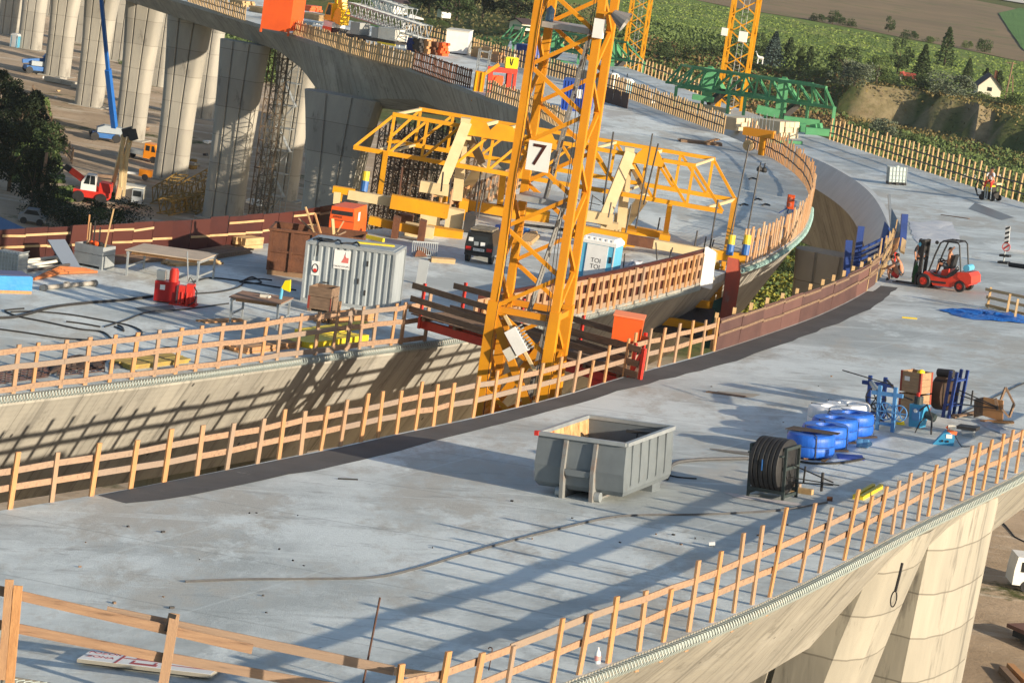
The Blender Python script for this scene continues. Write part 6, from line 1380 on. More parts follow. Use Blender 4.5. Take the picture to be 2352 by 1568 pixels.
# ---------------------------------------------------------------- rear deck: container, skip, compressor
def corr(p0, p1, n, amp, z0, z1, nrm):
    "corrugated sheet between two foot points"
    p0, p1 = V(p0), V(p1); d = p1 - p0; mb = MB(); pts = []
    for i in range(n):
        for t_, o in ((0, 0), (.30, 0), (.42, amp), (.78, amp), (.9, 0)): pts.append(p0 + d * ((i + t_) / n) + V(nrm) * o)
    pts.append(p1)
    for p in pts: mb.v += [(p.x, p.y, z0), (p.x, p.y, z1)]
    mb.f = [(2 * i, 2 * i + 2, 2 * i + 3, 2 * i + 1) for i in range(len(pts) - 1)]
    return mb
M, L0 = setf(PL, (691, 690), (894, 717)); CL, CW, CH = L0, 2.1, 2.25
galv = mat('galvanised_sheet', (.42, .46, .48), (.33, .37, .39), 1.5, .42, metal=.25, stretch=(1, 1, .3), spots=(.52, .55, .56), spsc=2.5, spth=.62)
t = thing('storage_container', 'grey corrugated steel container with two white notices, standing on the rear deck', 'container', M)
build('wall', corr((0, 0, 0), (CL, 0, 0), 13, .055, .12, CH - .1, (0, 1, 0)), galv, t); build('wall', corr((CL, 0, 0), (CL, CW, 0), 11, .05, .12, CH - .1, (-1, 0, 0)), galv, t); build('wall', corr((CL, CW, 0), (0, CW, 0), 13, .05, .12, CH - .1, (0, -1, 0)), galv, t); build('wall', corr((0, CW, 0), (0, 0, 0), 11, .05, .12, CH - .1, (1, 0, 0)), galv, t)
build('roof', MB().bx(-.02, CL + .02, -.02, CW + .02, CH - .1, CH).bx(.1, CL - .1, .1, CW - .1, CH, CH + .03), steel, t)
for x in (-.02, CL - .06):
    for y in (-.02, CW - .06): build('corner_post', MB().bx(x, x + .09, y, y + .09, 0, CH - .1), steel, t)
build('sill', MB().bx(.08, CL - .08, -.01, .08, 0, .12), steel, t); build('sill', MB().bx(CL - .08, CL + .01, .081, CW, 0, .12), steel, t)
n1 = build('notice', MB().bx(.28, .58, -.03, -.012, 1.02, 1.55), white, t); build('red_dot', MB().cyl((.43, -.04, 1.2), (.43, -.031, 1.2), .075, 14), signred, n1); build('ring', MB().tube([(.43 + .11 * cos(a * pi / 10), -.034, 1.28 + .16 * sin(a * pi / 10)) for a in range(20)], .018, 5, close=True), dsteel, n1)
n2 = build('notice', MB().bx(1.1, 1.72, -.03, -.012, 1.38, 2.08), white, t); build('figure', MB().prism([(1.38, 1.62), (1.66, 1.62), (1.66, 1.82), (1.56, 1.82), (1.50, 1.95), (1.47, 1.8)], -.036, -.031), mat('pale_red_print', (.6, .16, .14), None, 1, .6), n2); build('pole', MB().bx(1.52, 1.53, -.036, -.031, 1.8, 2.02), dsteel, n2); text('lettering', 'ZAKAZ VSTUPU', .085, dsteel, n2, upright((1.41, -.033, 1.47)), .002)
for x, z in ((2.05, .9), (2.35, 1.6), (2.35, .5)): build('hinge', MB().bx(x, x + .07, -.03, 0, z, z + .2), dsteel, t)
build('door_handle', MB().bx(.75, .98, -.05, -.01, .78, .82), dsteel, t)
o = M @ V((.5, .8, CH + .03)); single('cable_bundle', MB().tube([M @ V((.2 + .12 * i, .3 + .35 * sin(i * 1.1), CH + .06 + .05 * abs(sin(i * 2.1)))) for i in range(16)], .035, 6).tube([M @ V((.6 + .3 * cos(a), .5 + .25 * sin(a), CH + .07)) for a in [i * .5 for i in range(24)]], .03, 6).tube([M @ V(q) for q in ((.5, .3, CH + .06), (.46, -.04, CH), (.44, -.05, 1.75))], .02, 5), black, 'tangle of black cable on the corrugated container roof', 'cable', smooth=True)
single('plank', MB().bx(0, 1.4, 0, .3, 0, .04), yelp, 'yellowish planks on the roof of the corrugated container', 'plank', M @ Matrix.Translation((1.75, .9, CH + .035)) @ Matrix.Rotation(radians(14), 4, 'Z'))
M, L0 = setf(PL, (611, 630), (708, 641)); 
t = thing('skip', 'tall brown rusty skip full of scrap wood behind the corrugated container', 'skip', M); w_, d_, h_ = 3.6, 2.0, 1.75
for nm, b in (('front_wall', (0, w_, 0, .06, .2, h_)), ('back_wall', (0, w_, d_ - .06, d_, .2, h_)), ('side_wall', (0, .06, .06, d_ - .06, .2, h_)), ('side_wall', (w_ - .06, w_, .06, d_ - .06, .2, h_)), ('floor', (.06, w_ - .06, .06, d_ - .06, .2, .26))): build(nm, MB().bx(*b), rust, t)
build('base_rail', MB().bx(.02, w_, .04, d_ - .04, .0, .197), mat('dusty_rust', (.27, .17, .1), (.2, .12, .07), 2, .9), t)
for x in (0, .84, 1.68, 2.5, w_ - .1): build('rib', MB().bx(x - .01, x + .09, -.07, -.002, .2, h_), rust, t)
build('rib', MB().bx(.09, w_, -.05, -.003, .92, 1.0), rust, t); build('rim', MB().bx(-.05, w_ + .05, -.08, .06, h_ + .002, h_ + .1).bx(-.05, .06, .06, d_ + .05, h_ + .002, h_ + .1).bx(.06, w_ + .05, d_ - .05, d_ + .05, h_ + .002, h_ + .1), rust, t)
for i, (a, b) in enumerate((((1.9, .8, 1.2), (1.2, .9, 2.7)), ((2.1, .7, 1.3), (1.6, .8, 2.5)), ((2.3, .9, 1.3), (2.75, .9, 2.3)), ((2.2, 1.1, 1.3), (.95, 1.1, 2.2)), ((2.5, .6, 1.4), (2.3, .9, 2.35)), ((2.0, .5, 1.4), (2.9, .6, 1.95)))):
    single('scrap_board', MB().beam(M @ V(a), M @ V(b), .13, .05), wood if i % 2 else woody, 'scrap board sticking up out of the brown rusty skip', 'board', group='scrap boards in the brown skip')
M, L0 = setf(PL, (752, 553), (808, 561)); k = L0
t = thing('compressor', 'orange box-shaped site compressor on wheels with a drawbar beside the rusty skip', 'compressor', M); BW, BD = k, 1.9
build('body', MB().prism([(0, .35), (BW, .35), (BW, 1.0), (BW - .05, 1.52), (.05, 1.52), (0, 1.0)], 0, BD), orange, t); build('vent', MB().bx(.07, BW - .08, -.012, 0, 1.18, 1.36), black, t); build('seam', MB().bx(.0, BW, -.008, 0, .93, .95), dsteel, t); build('vent', MB().bx(.35, .75, -.012, 0, .52, .60), black, t)
build('sticker', MB().bx(BW + .0, BW + .012, .55, .8, .95, 1.32), white, t); text('lettering', 'ATMOS', .12, black, t, upright((.35, -.012, 1.08)), .002)
for y in (1.15,):
    for x in (.02, BW - .18): build('wheel', MB().cyl((x, y, .29), (x + .18, y, .29), .29, 18), black, t)
build('drawbar', MB().beam((BW - .15, .2, .45), (BW + 1.5, -.4, .42), .14, .16), yelp, t)
# brown box with red machine: hydraulic unit
M, L0 = setf(PL, (352, 693), (402, 699)); 
t = thing('hydraulic_unit', 'bright red hydraulic power pack with motor on top standing alone on the rear deck', 'hydraulic unit', M)
build('tank', MB().bx(0, .8, 0, .6, .05, .78), mat('deep_red_paint', (.42, .012, .012), (.35, .01, .01), 2, .4), t); build('sticker', MB().bx(.2, .38, -.012, 0, .48, .66), white, t); build('motor', MB().cyl((.62, .3, .78), (.62, .3, 1.18), .17, 16).cyl((.62, .3, 1.18), (.62, .3, 1.26), .13, 16), red, t, smooth=True); build('filter', MB().bx(.02, .32, .1, .4, .8, 1.15), offw, t)
build('pump_block', MB().bx(.9, 1.12, -.1, .2, .1, .72).bx(1.16, 1.42, -.02, .4, .06, .78).bx(1.0, 1.5, .1, .5, .02, .3), red, t); build('base', MB().bx(.6, 1.55, -.2, .55, 0, .05), red, t)
mb = MB()
for x in (.92, 1.04, 1.22, 1.36): mb.cyl((x, -.14, .0), (x, -.14, .5), .03, 8)
build('piping', mb, red, t); build('hose', MB().tube([(1.42, .1, .7), (1.55, .0, .55), (1.52, -.1, .2), (1.3, -.2, .04)], .025, 6).tube([(1.15, .3, .78), (1.2, .3, 1.0), (1.3, .3, .9), (1.4, .3, .76)], .02, 5), black, t, smooth=True); build('lever_rod', MB().cyl((1.15, .3, .78), (1.0, .4, 1.9), .025, 6), steel, t)
def table(lab, p0, p1, d_, h_, top_m, over=.1):
    M, w_ = setf(PL, p0, p1); t = thing('trestle_table', lab, 'table', M)
    build('tabletop', MB().bx(-over, w_ + over, -over, d_ + over, h_, h_ + .035), top_m, t)
    for x in (0, w_):
        for y in (0, d_): build('leg', MB().bx(x - .035, x + .035, y - .035, y + .035, 0, h_ - .12), steel, t)
    for x in (0, w_): build('trestle_bar', MB().bx(x - .04, x + .04, -.1, d_ + .1, h_ - .12, h_ - .02), steel, t); build('trestle_bar', MB().bx(x - .03, x + .03, 0, d_, .3, .36), steel, t)
    for y in (.15, d_ * .5, d_ - .15): build('bearer', MB().bx(0, w_, y - .05, y + .05, h_ - .1 + .09, h_ - .002).bx(.1, w_ - .1, y - .06, y + .06, h_ - .13, h_ - .02), wood, t)
    return M, w_
table('trestle table with a pale board top behind the red power pack', (290, 632), (452, 655), 2.0, .95, mat('pale_board', (.52, .42, .32), (.42, .34, .26), 1.5, .8))
Mt, wt = table('trestle table with a worn plywood top near the railing', (528, 742), (634, 757), 1.5, .92, mat('worn_ply', (.33, .19, .12), (.26, .15, .10), 1.5, .8, spots=(.45, .36, .28), spsc=2, spth=.6))
single('grinder', MB().bx(0, .3, 0, .1, 0, .1).cyl((.3, .05, .05), (.34, .05, .0), .08, 12), offw, 'small power tool lying on the worn plywood table', 'tool', Mt @ Matrix.Translation((.8, .7, .955)))
t = thing('tool', 'yellow and pale blue tool standing on the worn plywood table', 'tool', Mt @ Matrix.Translation((1.5, .9, .955))); build('handle', MB().cyl((0, 0, 0), (.03, 0, .4), .06, 10), lblue, t); build('head', MB().prism([(0, .38), (.32, .3), (.3, .72), (.12, .68)], -.05, .1), brightyel, t)
def cratebox(lab, p0, p1, d_, h_, m, strap=None, lid=None, name='timber_crate', cat='crate'):
    M, w_ = setf(PL, p0, p1); t = thing(name, lab, cat, M)
    for nm, b in (('front_wall', (0, w_, 0, .03)), ('back_wall', (0, w_, d_ - .03, d_)), ('side_wall', (0, .03, .03, d_ - .03)), ('side_wall', (w_ - .03, w_, .03, d_ - .03))): build(nm, MB().bx(*b, .1, h_ * .6).bx(*b, h_ * .6 + .02, h_), m, t)
    build('base', MB().bx(.03, w_ - .03, .03, d_ - .03, .1, .14).bx(0, .12, 0, d_, 0, .1).bx(w_ - .12, w_, 0, d_, 0, .1), m, t)
    if strap:
        for x in (0, w_): build('corner_strap', MB().bx(x - .012, x + .07 if x == 0 else x + .012, -.01, .0, .1, h_ * .62), strap, t)
    return M, w_
M, w_ = cratebox('weathered timber crate with red corners leaning near the container', (705, 713), (757, 721), .9, .92, woodg, MATS['strap_red'])
M, w_ = cratebox('grey steel stillage holding upright boards by the maroon barrier', (168, 607), (233, 620), .8, .86, steel, None, name='stillage', cat='crate')
for i, (x, h, m) in enumerate(((.2, 1.9, wood), (.3, 1.6, woody), (.5, 1.7, dsteel), (.75, 1.5, dsteel), (.95, 2.3, woody))): single('board', MB().beam(M @ V((x, .5, .16)), M @ V((x + (.25 if i > 3 else -.1), .65, h)), .14, .04), m, 'board standing upright in the grey steel stillage', 'board', group='boards standing in the grey stillage')
for i in range(5): single('rag_bundle', MB().lathe([(0, 0), (.1, .02), (.12, .08), (.07, .15), (0, .17)], n=9), random.choice((orange, wood, black, brightyel)), 'small coloured bundle in the top of the grey stillage', 'bundle', M @ Matrix.Translation((.25 + .15 * i, U(.2, .6), .80)), 'bundles in the grey stillage')
M, w_ = setf(PL, (-20, 628), (38, 638)); t = thing('wire_basket', 'wire mesh basket at the left border filled with grey material', 'basket', M); mb = MB()
for i in range(9): x = i * w_ / 8; mb.bx(x - .012, x + .012, -.012, .012, 0, .95)
for i in range(7): mb.bx(0, w_, -.014, .014, i * .15, i * .15 + .02).bx(w_ - .014, w_ + .014, 0, .8, i * .15, i * .15 + .02)
build('mesh', mb, steel, t); build('liner', MB().bx(.03, w_ - .03, .03, .8, .02, .85), mat('grey_liner', (.38, .40, .38), (.3, .31, .3), 2, .8), t)
single('panel', MB().poly([PL(150, 621), PL(186, 619), PL(186, 619) + V((-.8, .2, 1.0)), PL(150, 621) + V((-.85, .2, 1.0))], .05), mat('slate_blue_panel', (.12, .15, .2), None, 1, .6), 'slate-blue panel leaning left of the grey stillage', 'panel')
for i in range(7):
    a, b = (40 + i * 3, 604 + i * 4), (146 + i * 2, 606 + i * 2.5); single('pipe', MB().cyl(PL(*a, .08 + .05 * (i % 3)), PL(*b, .1 + .12 * ((i + 1) % 3)), .06, 8), pvc if i % 3 else mat('dark_pipe', (.07, .06, .055), None, 1, .6), 'white or dark plastic pipe in the heap by the maroon barrier', 'pipe', group='plastic pipes heaped on the rear deck')
for i in range(4):
    a, b = (78 + i * 6, 645 - i * 3), (222 - i * 8, 629 - i * 2); single('pipe', MB().tube([PL(*a, .07), PL((a[0] + b[0]) / 2 - 10, (a[1] + b[1]) / 2 - 4, .1 + .03 * i), PL(*b, .08)], .055, 8), pink, 'orange-brown plastic pipe lying before the white ones', 'pipe', group='orange pipes on the rear deck', smooth=True)
M, w_ = setf(PL, (-60, 672), (73, 676)); t = thing('covered_pallet', 'pallet load wrapped in bright blue sheeting at the left border', 'pallet', M); build('sheeting', MB().prism([(0, .12), (w_, .12), (w_ - .01, .6), (w_ - .06, .64), (0, .62)], 0, 1.1), mat('azure_sheet', (.03, .28, .62), (.025, .23, .52), 1.2, .45, .25), t); build('top_board', MB().bx(0, w_ - .1, .05, 1.05, .645, .66), mat('violet_board', (.10, .10, .2), None, 1, .5), t); build('pallet', MB().bx(0, w_, .05, .2, 0, .12).bx(0, w_, .8, .95, 0, .12), wood, t)
single('valve_pipe', MB().cyl(PL(98, 667, .1), PL(218, 657, .12), .085, 10).cyl(PL(96, 668, .1), PL(103, 667, .1), .13, 12).cyl(PL(150, 662, .12), PL(156, 661, .12), .12, 12).cyl(PL(212, 658, .12), PL(219, 657, .12), .12, 12), mat('concrete_pump_pipe', (.42, .39, .34), (.2, .18, .15), 3, .7), 'flanged grey concrete pump pipe lying on the rear deck', 'pipe')
def stack(lab, a, b, n, m, w_=.2, h_=.1, rows=2, name='plank_stack', sp=None, P=PL, cat='plank stack', yaw=0):
    p, q = P(*a), P(*b); d = (q - p).normalized(); s_ = P.n.cross(d); mb = MB(); t = thing(name, lab, cat)
    for r in range(rows):
        for i in range(n):
            o = s_ * (i * (w_ + .02) + U(-.02, .02)) + P.n * (r * (h_ + .006) + h_ / 2 + .005) + d * U(-.12, .12); build('plank', MB().beam(p + o, q + o + s_ * U(-.05, .05), w_, h_, P.n), m, t)
    return t
stack('neat stack of square timber ends by the maroon barrier', (556, 572), (600, 569), 4, woody, .18, .14, 3)
stack('grey planks piled beyond the pale-topped table', (470, 598), (572, 581), 5, woodg, .2, .06, 3); stack('mixed boards lying under the pale-topped table', (245, 608), (380, 600), 5, woodg, .22, .07, 2); stack('pale laths beside the pale-topped table', (395, 612), (505, 606), 4, woody, .16, .07, 2)
stack('long yellow formwork beams lower bundle behind the railing', (700, 800), (838, 782), 4, yelp, .2, .2, 1, 'beam_stack', cat='beam stack'); stack('long yellow formwork beams upper bundle behind the railing', (700, 772), (850, 752), 3, yelp, .16, .18, 1, 'beam_stack', cat='beam stack')
stack('loose heap of raw laths at the railing before the container', (770, 748), (856, 735), 7, wood, .12, .06, 4); stack('orange-brown planks stacked along the near railing', (560, 812), (684, 796), 5, wood, .22, .06, 3); stack('yellowish planks in a low pile along the near railing', (300, 848), (436, 832), 5, mat('old_yellow_plank', (.42, .32, .07), (.3, .2, .07), 2, .8), .18, .07, 2)
stack('loose boards on the deck behind the worn table', (472, 742), (560, 737), 3, wood, .14, .05, 1); stack('boards beside the black off-road car', (992, 602), (1046, 606), 3, woody, .16, .08, 2); stack('thin boards left of the brown skip', (478, 583), (560, 572), 3, woody, .16, .05, 1)
def mesh_mat(lab, pts, n, P=PL, name='rebar_mesh'):
    a, b, c, d = [P(*p, .05) for p in pts]; mb = MB()
    for i in range(n + 1): mb.beam(a.lerp(d, i / n), b.lerp(c, i / n), .025, .025); 
    for i in range(n + 1): mb.beam(a.lerp(b, i / n), d.lerp(c, i / n), .025, .025)
    single(name, mb, rust_rod, lab, 'rebar mesh')
mesh_mat('dark rusty reinforcing mesh at the lower left corner of the rear deck', [(-40, 890), (110, 868), (120, 838), (-40, 852)], 9); mesh_mat('second rusty reinforcing mesh farther along the railing', [(130, 866), (240, 855), (240, 820), (140, 830)], 7)
rag('dark brown rags and litter along the near railing', [(105, 862), (160, 850), (240, 848), (245, 828), (180, 815), (120, 838)], mat('brown_litter', (.09, .06, .045), (.04, .03, .03), 3, .9), .14, 'rags', 'rags', PL)
rag('crumpled grey rags beside the yellowish planks', [(250, 850), (300, 842), (300, 824), (262, 824)], mat('grey_litter', (.2, .19, .18), (.1, .09, .09), 4, .9), .12, 'rags', 'rags', PL)
for lab, pts, r in (('black hose running from the red power pack to the left border', [(350, 683), (280, 692), (200, 698), (120, 708), (70, 722), (30, 731), (-20, 733)], .05), ('hose loop with a loose end on the left of the rear deck', [(55, 710), (20, 713), (12, 716), (40, 728), (110, 742), (180, 757), (235, 764), (258, 782)], .03), ('hose snaking past the hose loop', [(25, 718), (80, 717), (160, 724), (240, 738), (300, 750), (326, 765), (305, 775), (240, 783)], .03), ('long hose along the left part of the rear deck', [(-20, 755), (60, 766), (140, 778), (215, 783)], .03), ('hose crossing to the worn table', [(240, 752), (290, 736), (340, 718), (420, 712), (525, 698)], .025), ('hose from the red power pack towards the container', [(445, 650), (480, 640), (540, 645), (600, 655), (680, 668)], .03), ('coiled hose end before the brown skip', [(560, 645), (580, 638), (600, 650), (575, 652), (550, 648), (590, 642), (625, 645)], .03), ('hose between the power pack and the tangle', [(444, 676), (500, 672), (545, 662), (560, 650)], .03), ('short hose end near the yellow planks', [(370, 802), (390, 800), (392, 812), (340, 820)], .03)):
    hose(lab, pts, PL, r)
hose('straight black steel bars lying among the hoses', [(152, 740), (190, 745), (230, 752)], PL, .03, dsteel, 'bar', 'bar'); hose('dark sling lying before the hose tangle', [(262, 752), (275, 756), (284, 762), (280, 752), (270, 748)], PL, .03)
rag('dark mat lying in front of the red power pack', [(308, 707), (395, 700), (408, 716), (340, 722)], mat('dark_mat', (.16, .17, .17), None, 1, .85), .01, 'mat', 'mat', PL)
single('panel', MB().poly([PL(955, 652), PL(977, 655), PL(977, 655) + Z * .95 + V((.02, .25, 0)), PL(955, 652) + Z * .98 + V((0, .25, 0))], .05), mat('pale_grey_sheet', (.38, .41, .42), None, 1, .7), 'grey sheet leaning at the end of the corrugated container', 'panel')
rag('rusty wire tangle beside the corrugated container', [(952, 592), (985, 590), (990, 580), (955, 580)], rust, .3, 'wire', 'wire', PL)
t = thing('barrier', 'short galvanised barrier in front of the yellow traveller', 'barrier', setf(PL, (945, 588), (1004, 592))[0]); mb = MB()
for i in range(13): mb.bx(i * .09, i * .09 + .025, 0, .025, .1, .6)
build('bars', mb, steel, t); build('rail', MB().bx(0, 1.12, 0, .04, .6, .65).bx(0, 1.12, 0, .04, .06, .1), steel, t); build('foot', MB().bx(.1, .15, -.2, .25, 0, .05).bx(.95, 1.0, -.2, .25, 0, .05), steel, t)
# off-road car seen from behind
M, w_ = setf(PL, (1063, 601), (1129, 610)); k = w_ / 1.55; M = M @ Matrix.Diagonal((k, k, k, 1))
t = thing('car', 'black off-road car with beige roof rack seen from behind under the yellow traveller', 'car', M); darkp = mat('black_car_paint', (.02, .021, .022), None, 1, .3)
build('body', MB().loft([[(x0, y, z) for x0, z in ((.04, .42), (1.51, .42), (1.53, .95), (1.42 - i_, hh), (.13 + i_, hh), (.02, .95))] for y, hh, i_ in ((0, 1.62, 0), (.3, 1.68, 0), (2.0, 1.68, .03), (2.45, 1.05, -.03), (3.5, .98, 0), (3.55, .8, 0))]), darkp, t); build('rear_window', MB().prism([(.24, 1.02), (1.31, 1.02), (1.24, 1.48), (.3, 1.48)], -.02, -.001), glass, t)
build('roof_rack', MB().bx(.2, 1.35, .15, 1.9, 1.7, 1.8), mat('beige_tarp', (.33, .27, .18), (.08, .07, .06), 3, .8), t); build('number_plate', MB().bx(.48, 1.08, -.03, -.005, .66, .80), white, t); text('lettering', 'WKT 7848', .11, black, t, upright((.78, -.033, .73)), .002)
for x in (.08, 1.2): build('tail_light', MB().bx(x, x + .28, -.03, -.004, .68, .86), mat('tail_red', (.5, .02, .015), None, 1, .3), t)
for x, z, m in ((.2, 1.15, white), (.85, .95, white), (.5, .95, steel)): build('sticker', MB().bx(x, x + .24, -.034, -.024, z, z + .2), m, t)
for x in (.05, 1.3):
    for y in (.45, 2.75): build('wheel', MB().cyl((x, y, .36), (x + .2, y, .36), .36, 18), black, t)
build('bumper', MB().bx(.05, 1.5, -.12, .0, .42, .55), dsteel, t); build('mirror', MB().bx(-.14, .02, 2.2, 2.3, 1.02, 1.18).bx(1.53, 1.69, 2.2, 2.3, 1.02, 1.18), black, t)
# portable toilets
def toilet(lab, M, w_, d_, h_, side, txt=None):
    t = thing('portable_toilet', lab, 'toilet', M)
    build('cabin', MB().bx(0, w_, 0, d_, .08, h_ - .28), side, t); build('roof', MB().loft([[(-.03, -.03, h_ - .28), (w_ + .03, -.03, h_ - .28), (w_ + .03, d_ + .03, h_ - .28), (-.03, d_ + .03, h_ - .28)], [(-.03, -.03, h_ - .15), (w_ + .03, -.03, h_ - .15), (w_ + .03, d_ + .03, h_ - .15), (-.03, d_ + .03, h_ - .15)], [(.12, .12, h_), (w_ - .12, .12, h_), (w_ - .12, d_ - .12, h_), (.12, d_ - .12, h_)]]), white, t)
    mb = MB()
    for i in range(6): x = .1 + i * (w_ - .3) / 5; mb.bx(x, x + .09, .0, d_, h_ - .16, h_ - .02)
    build('roof_rib', mb, white, t); build('door', MB().bx(w_ * .2, w_ * .80, -.035, -.002, .12, h_ - .3), white, t); build('base', MB().bx(-.02, w_ + .02, -.02, d_ + .02, 0, .078), dsteel, t); build('handle', MB().bx(w_ * .86, w_ * .93, -.03, -.002, 1.3, 1.55), MATS['dark_glass'], t)
    for x0, x1 in ((0, .05), (w_ - .05, w_)): build('corner_trim', MB().bx(x0, x1, -.02, -.001, .1, h_ - .28), white, t)
    if txt:
        text('lettering', 'TOI', .26, black, t, upright((w_ * .5, -.037, h_ * .58)), .002); text('lettering', 'TOI', .26, black, t, upright((w_ * .5, -.037, h_ * .58 - .25)), .002)
    return t
M, w_ = setf(PL, (1318, 663), (1398, 675), up=Z); toilet('white and blue portable toilet with black lettering behind the timber lattice', M, w_, 1.3, 2.25, lblue, True)
for lab, P, p0, p1, h_, m in (('distant white and pale blue portable toilet at the far left among the piers', PG, (22, 109), (38, 112), 1.85, lblue), ('small white cabin on the far deck right of the blue container', PL, (1387, 204), (1403, 207), 1.25, white), ('light blue cabin on the far deck behind the dark barrier', PL, (1412, 213), (1437, 217), 1.15, lblue)):
    M, w_ = setf(P, p0, p1, up=Z); toilet(lab, M, w_, w_ * .95, h_, m)
# small goods around the traveller
def boxthing(name, lab, cat, P, p0, p1, d_, h_, m, m2=None, lift=0):
    M, w_ = setf(P, p0, p1); t = thing(name, lab, cat, M @ Matrix.Translation((0, 0, lift))); build('body', MB().prism([(0, .06), (w_, .06), (w_, h_ - .05), (w_ - .05, h_), (.05, h_), (0, h_ - .05)], 0, d_), m, t); build('base', MB().bx(.02, w_ - .02, .02, d_ - .02, 0, .057), dsteel, t)
    if m2: build('lid', MB().bx(-.03, w_ + .03, -.03, d_ + .03, h_ + .002, h_ + .05), m2, t)
    return t, w_
t, w_ = boxthing('site_box', 'small blue box with a white label seen through the crane legs', 'box', PL, (1190, 541), (1209, 544), .4, .36, blue); build('label', MB().bx(.12, .26, -.01, 0, .12, .26), white, t)
boxthing('site_box', 'dark blue box left of the crane leg under the traveller', 'box', PL, (1135, 538), (1160, 542), .5, .45, blued)
for i in range(9): single('timber_pole', MB().cyl(PL(1192 + (i % 5) * 6, 566 - (i // 5) * 7, .12), PL(1192 + (i % 5) * 6 + 20, 548 - (i // 5) * 7, .12), .1, 9), woody, 'round pale timber pole in the stack seen end-on through the crane', 'pole', group='poles stacked behind the crane')
hose('long black pipe lying across the deck behind the toilet', [(1190, 518), (1290, 530), (1410, 548), (1560, 566), (1640, 578)], PL, .07, dsteel, 'pipe', 'pipe')
for x, y, h_ in ((1366, 478, 1.1), (1385, 480, .95), (1602, 566, 1.0), (1372, 462, .2)): pass
single('steel_rod', MB().cyl(PL(1352, 508), PL(1352, 508) + Z * 1.3, .03, 6).cyl(PL(1352, 508) + Z * .9 + V((-.3, 0, 0)), PL(1352, 508) + Z * .85 + V((.45, 0, 0)), .02, 5).cyl(PL(1352, 508) + Z * 1.25 + V((0, 0, 0)), PL(1352, 508) + Z * 1.0 + V((.5, 0, 0)), .02, 5), dsteel, 'dark rods sticking out of the deck left of the right trestle', 'rod')
for i in range(7): x, y = U(1370, 1640), U(570, 640); single('steel_rod', MB().cyl(PL(x, y), PL(x, y) + Z * U(.6, 1.3) + V((U(-.2, .2), 0, 0)), .03, 6), dsteel, 'thin dark rod standing up from the fresh segment behind the lattice', 'rod', group='rods of the fresh segment')
rag('pale twisted plastic behind the timber lattice', [(1400, 640), (1440, 640), (1480, 600), (1472, 596), (1420, 622)], plas, .2, P=PL)
M, w_ = setf(PL, (1805, 490), (1819, 492)); t = thing('light_signal', 'orange board with two round lamps on dark legs at the bend', 'signal', M); build('board', MB().bx(-.02, .36, 0, .08, .25, 1.0), orange, t)
for z in (.48, .78): build('lamp', MB().cyl((.17, -.04, z), (.17, 0, z), .11, 14), mat('lamp_pale_red', (.7, .2, .12), None, 1, .3), t)
for x0, x1, y in ((.05, -.3, -.3), (.28, .36, .3), (.1, 0, .35)): build('leg', MB().cyl((x0, .04, .3), (x1, y, 0), .03, 6), blued, t)
stack('heap of dark and pale scrap timber on the far deck behind the traveller', (1560, 326), (1655, 336), 4, woodg, .2, .08, 2); single('board', MB().beam(PL(1620, 334, .2), PL(1648, 332, .35), .3, .05), wood, 'broken raw board on top of the scrap timber heap', 'board')
for i, (x, y) in enumerate(((1744, 391), (1754, 393))): single('weight', MB().lathe([(0, 0), (.13, .02), (.17, .12), (.13, .24), (.03, .3), (.03, .5), (0, .5)], n=12), black, 'round black weight hanging from a thin rod near the bend', 'weight', Matrix.Translation(D(x, y + 4, 156)), 'two round black weights')
for x, y in ((1728, 410), (1740, 458), (1758, 470), (1708, 470)): hose('short dark lifting loop sticking up from the far deck', [(x - 8, y + 3), (x, y), (x + 10, y + 3)], PL, .04); COL.objects[-1]['group'] = 'lifting loops on the far deck'
# ---------------------------------------------------------------- far deck equipment
M, w_ = setf(PL, (1118, 212), (1182, 218)); t = thing('machine_frame', 'red portal machine under a bright yellow tank on the far deck', 'machine', M)
build('portal', MB().bx(0, .3, 0, .5, 0, 1.6).bx(w_ - .65, w_ - .35, 0, .5, 0, 1.6).bx(w_ - .2, w_, 0, .5, .2, 1.6).bx(-.1, w_, -.1, .6, 1.45, 1.8), redf, t); build('engine', MB().cyl((.8, .1, .9), (.8, .5, .9), .32, 14).bx(.3, 1.1, .2, .5, .5, 1.2), orange, t); build('shaft', MB().bx(w_ - .7, w_ - .3, .1, .4, .1, 1.4), rust, t)
t2_ = thing('tank', 'bright yellow tank with handle on top of the red portal machine', 'tank', M @ Matrix.Translation((w_ - .85, 0, 1.81))); build('body', MB().prism([(0, 0), (.85, 0), (.87, .72), (.8, .78), (.05, .78), (-.02, .72)], 0, .6), brightyel, t2_); build('handle', MB().tube([(.3, -.04, .7), (.34, -.05, .35), (.42, -.05, .2), (.5, -.04, .7)], .03, 5), black, t2_); build('cap', MB().cyl((.6, .3, .78), (.6, .3, 1.0), .06, 8), offw, t2_)
M = frame(D(1083, 226, 213), V((1, -.15, 0))); t = thing('wall_form', 'yellow steel wall form hanging on the shaded girder edge with scaffold above', 'formwork', M); build('panel', MB().bx(0, .7, 0, .3, -.2, 1.95), yel, t); build('stiffener', MB().bx(.1, .2, -.08, -.002, -.2, 1.9).bx(.5, .6, -.08, -.002, -.2, 1.9), cabyel, t); mb = MB()
for x in (0, .75):
    for y in (0, .7): mb.bx(x, x + .06, y, y + .06, 1.95, 3.5)
for z in (2.3, 2.8, 3.3): mb.bx(0, .8, 0, .05, z, z + .05).bx(0, .8, .7, .75, z, z + .05)
build('scaffold', mb, steel, t); build('arm', MB().beam((.6, .2, 1.8), (1.5, .5, 2.6), .2, .25), yel, t)
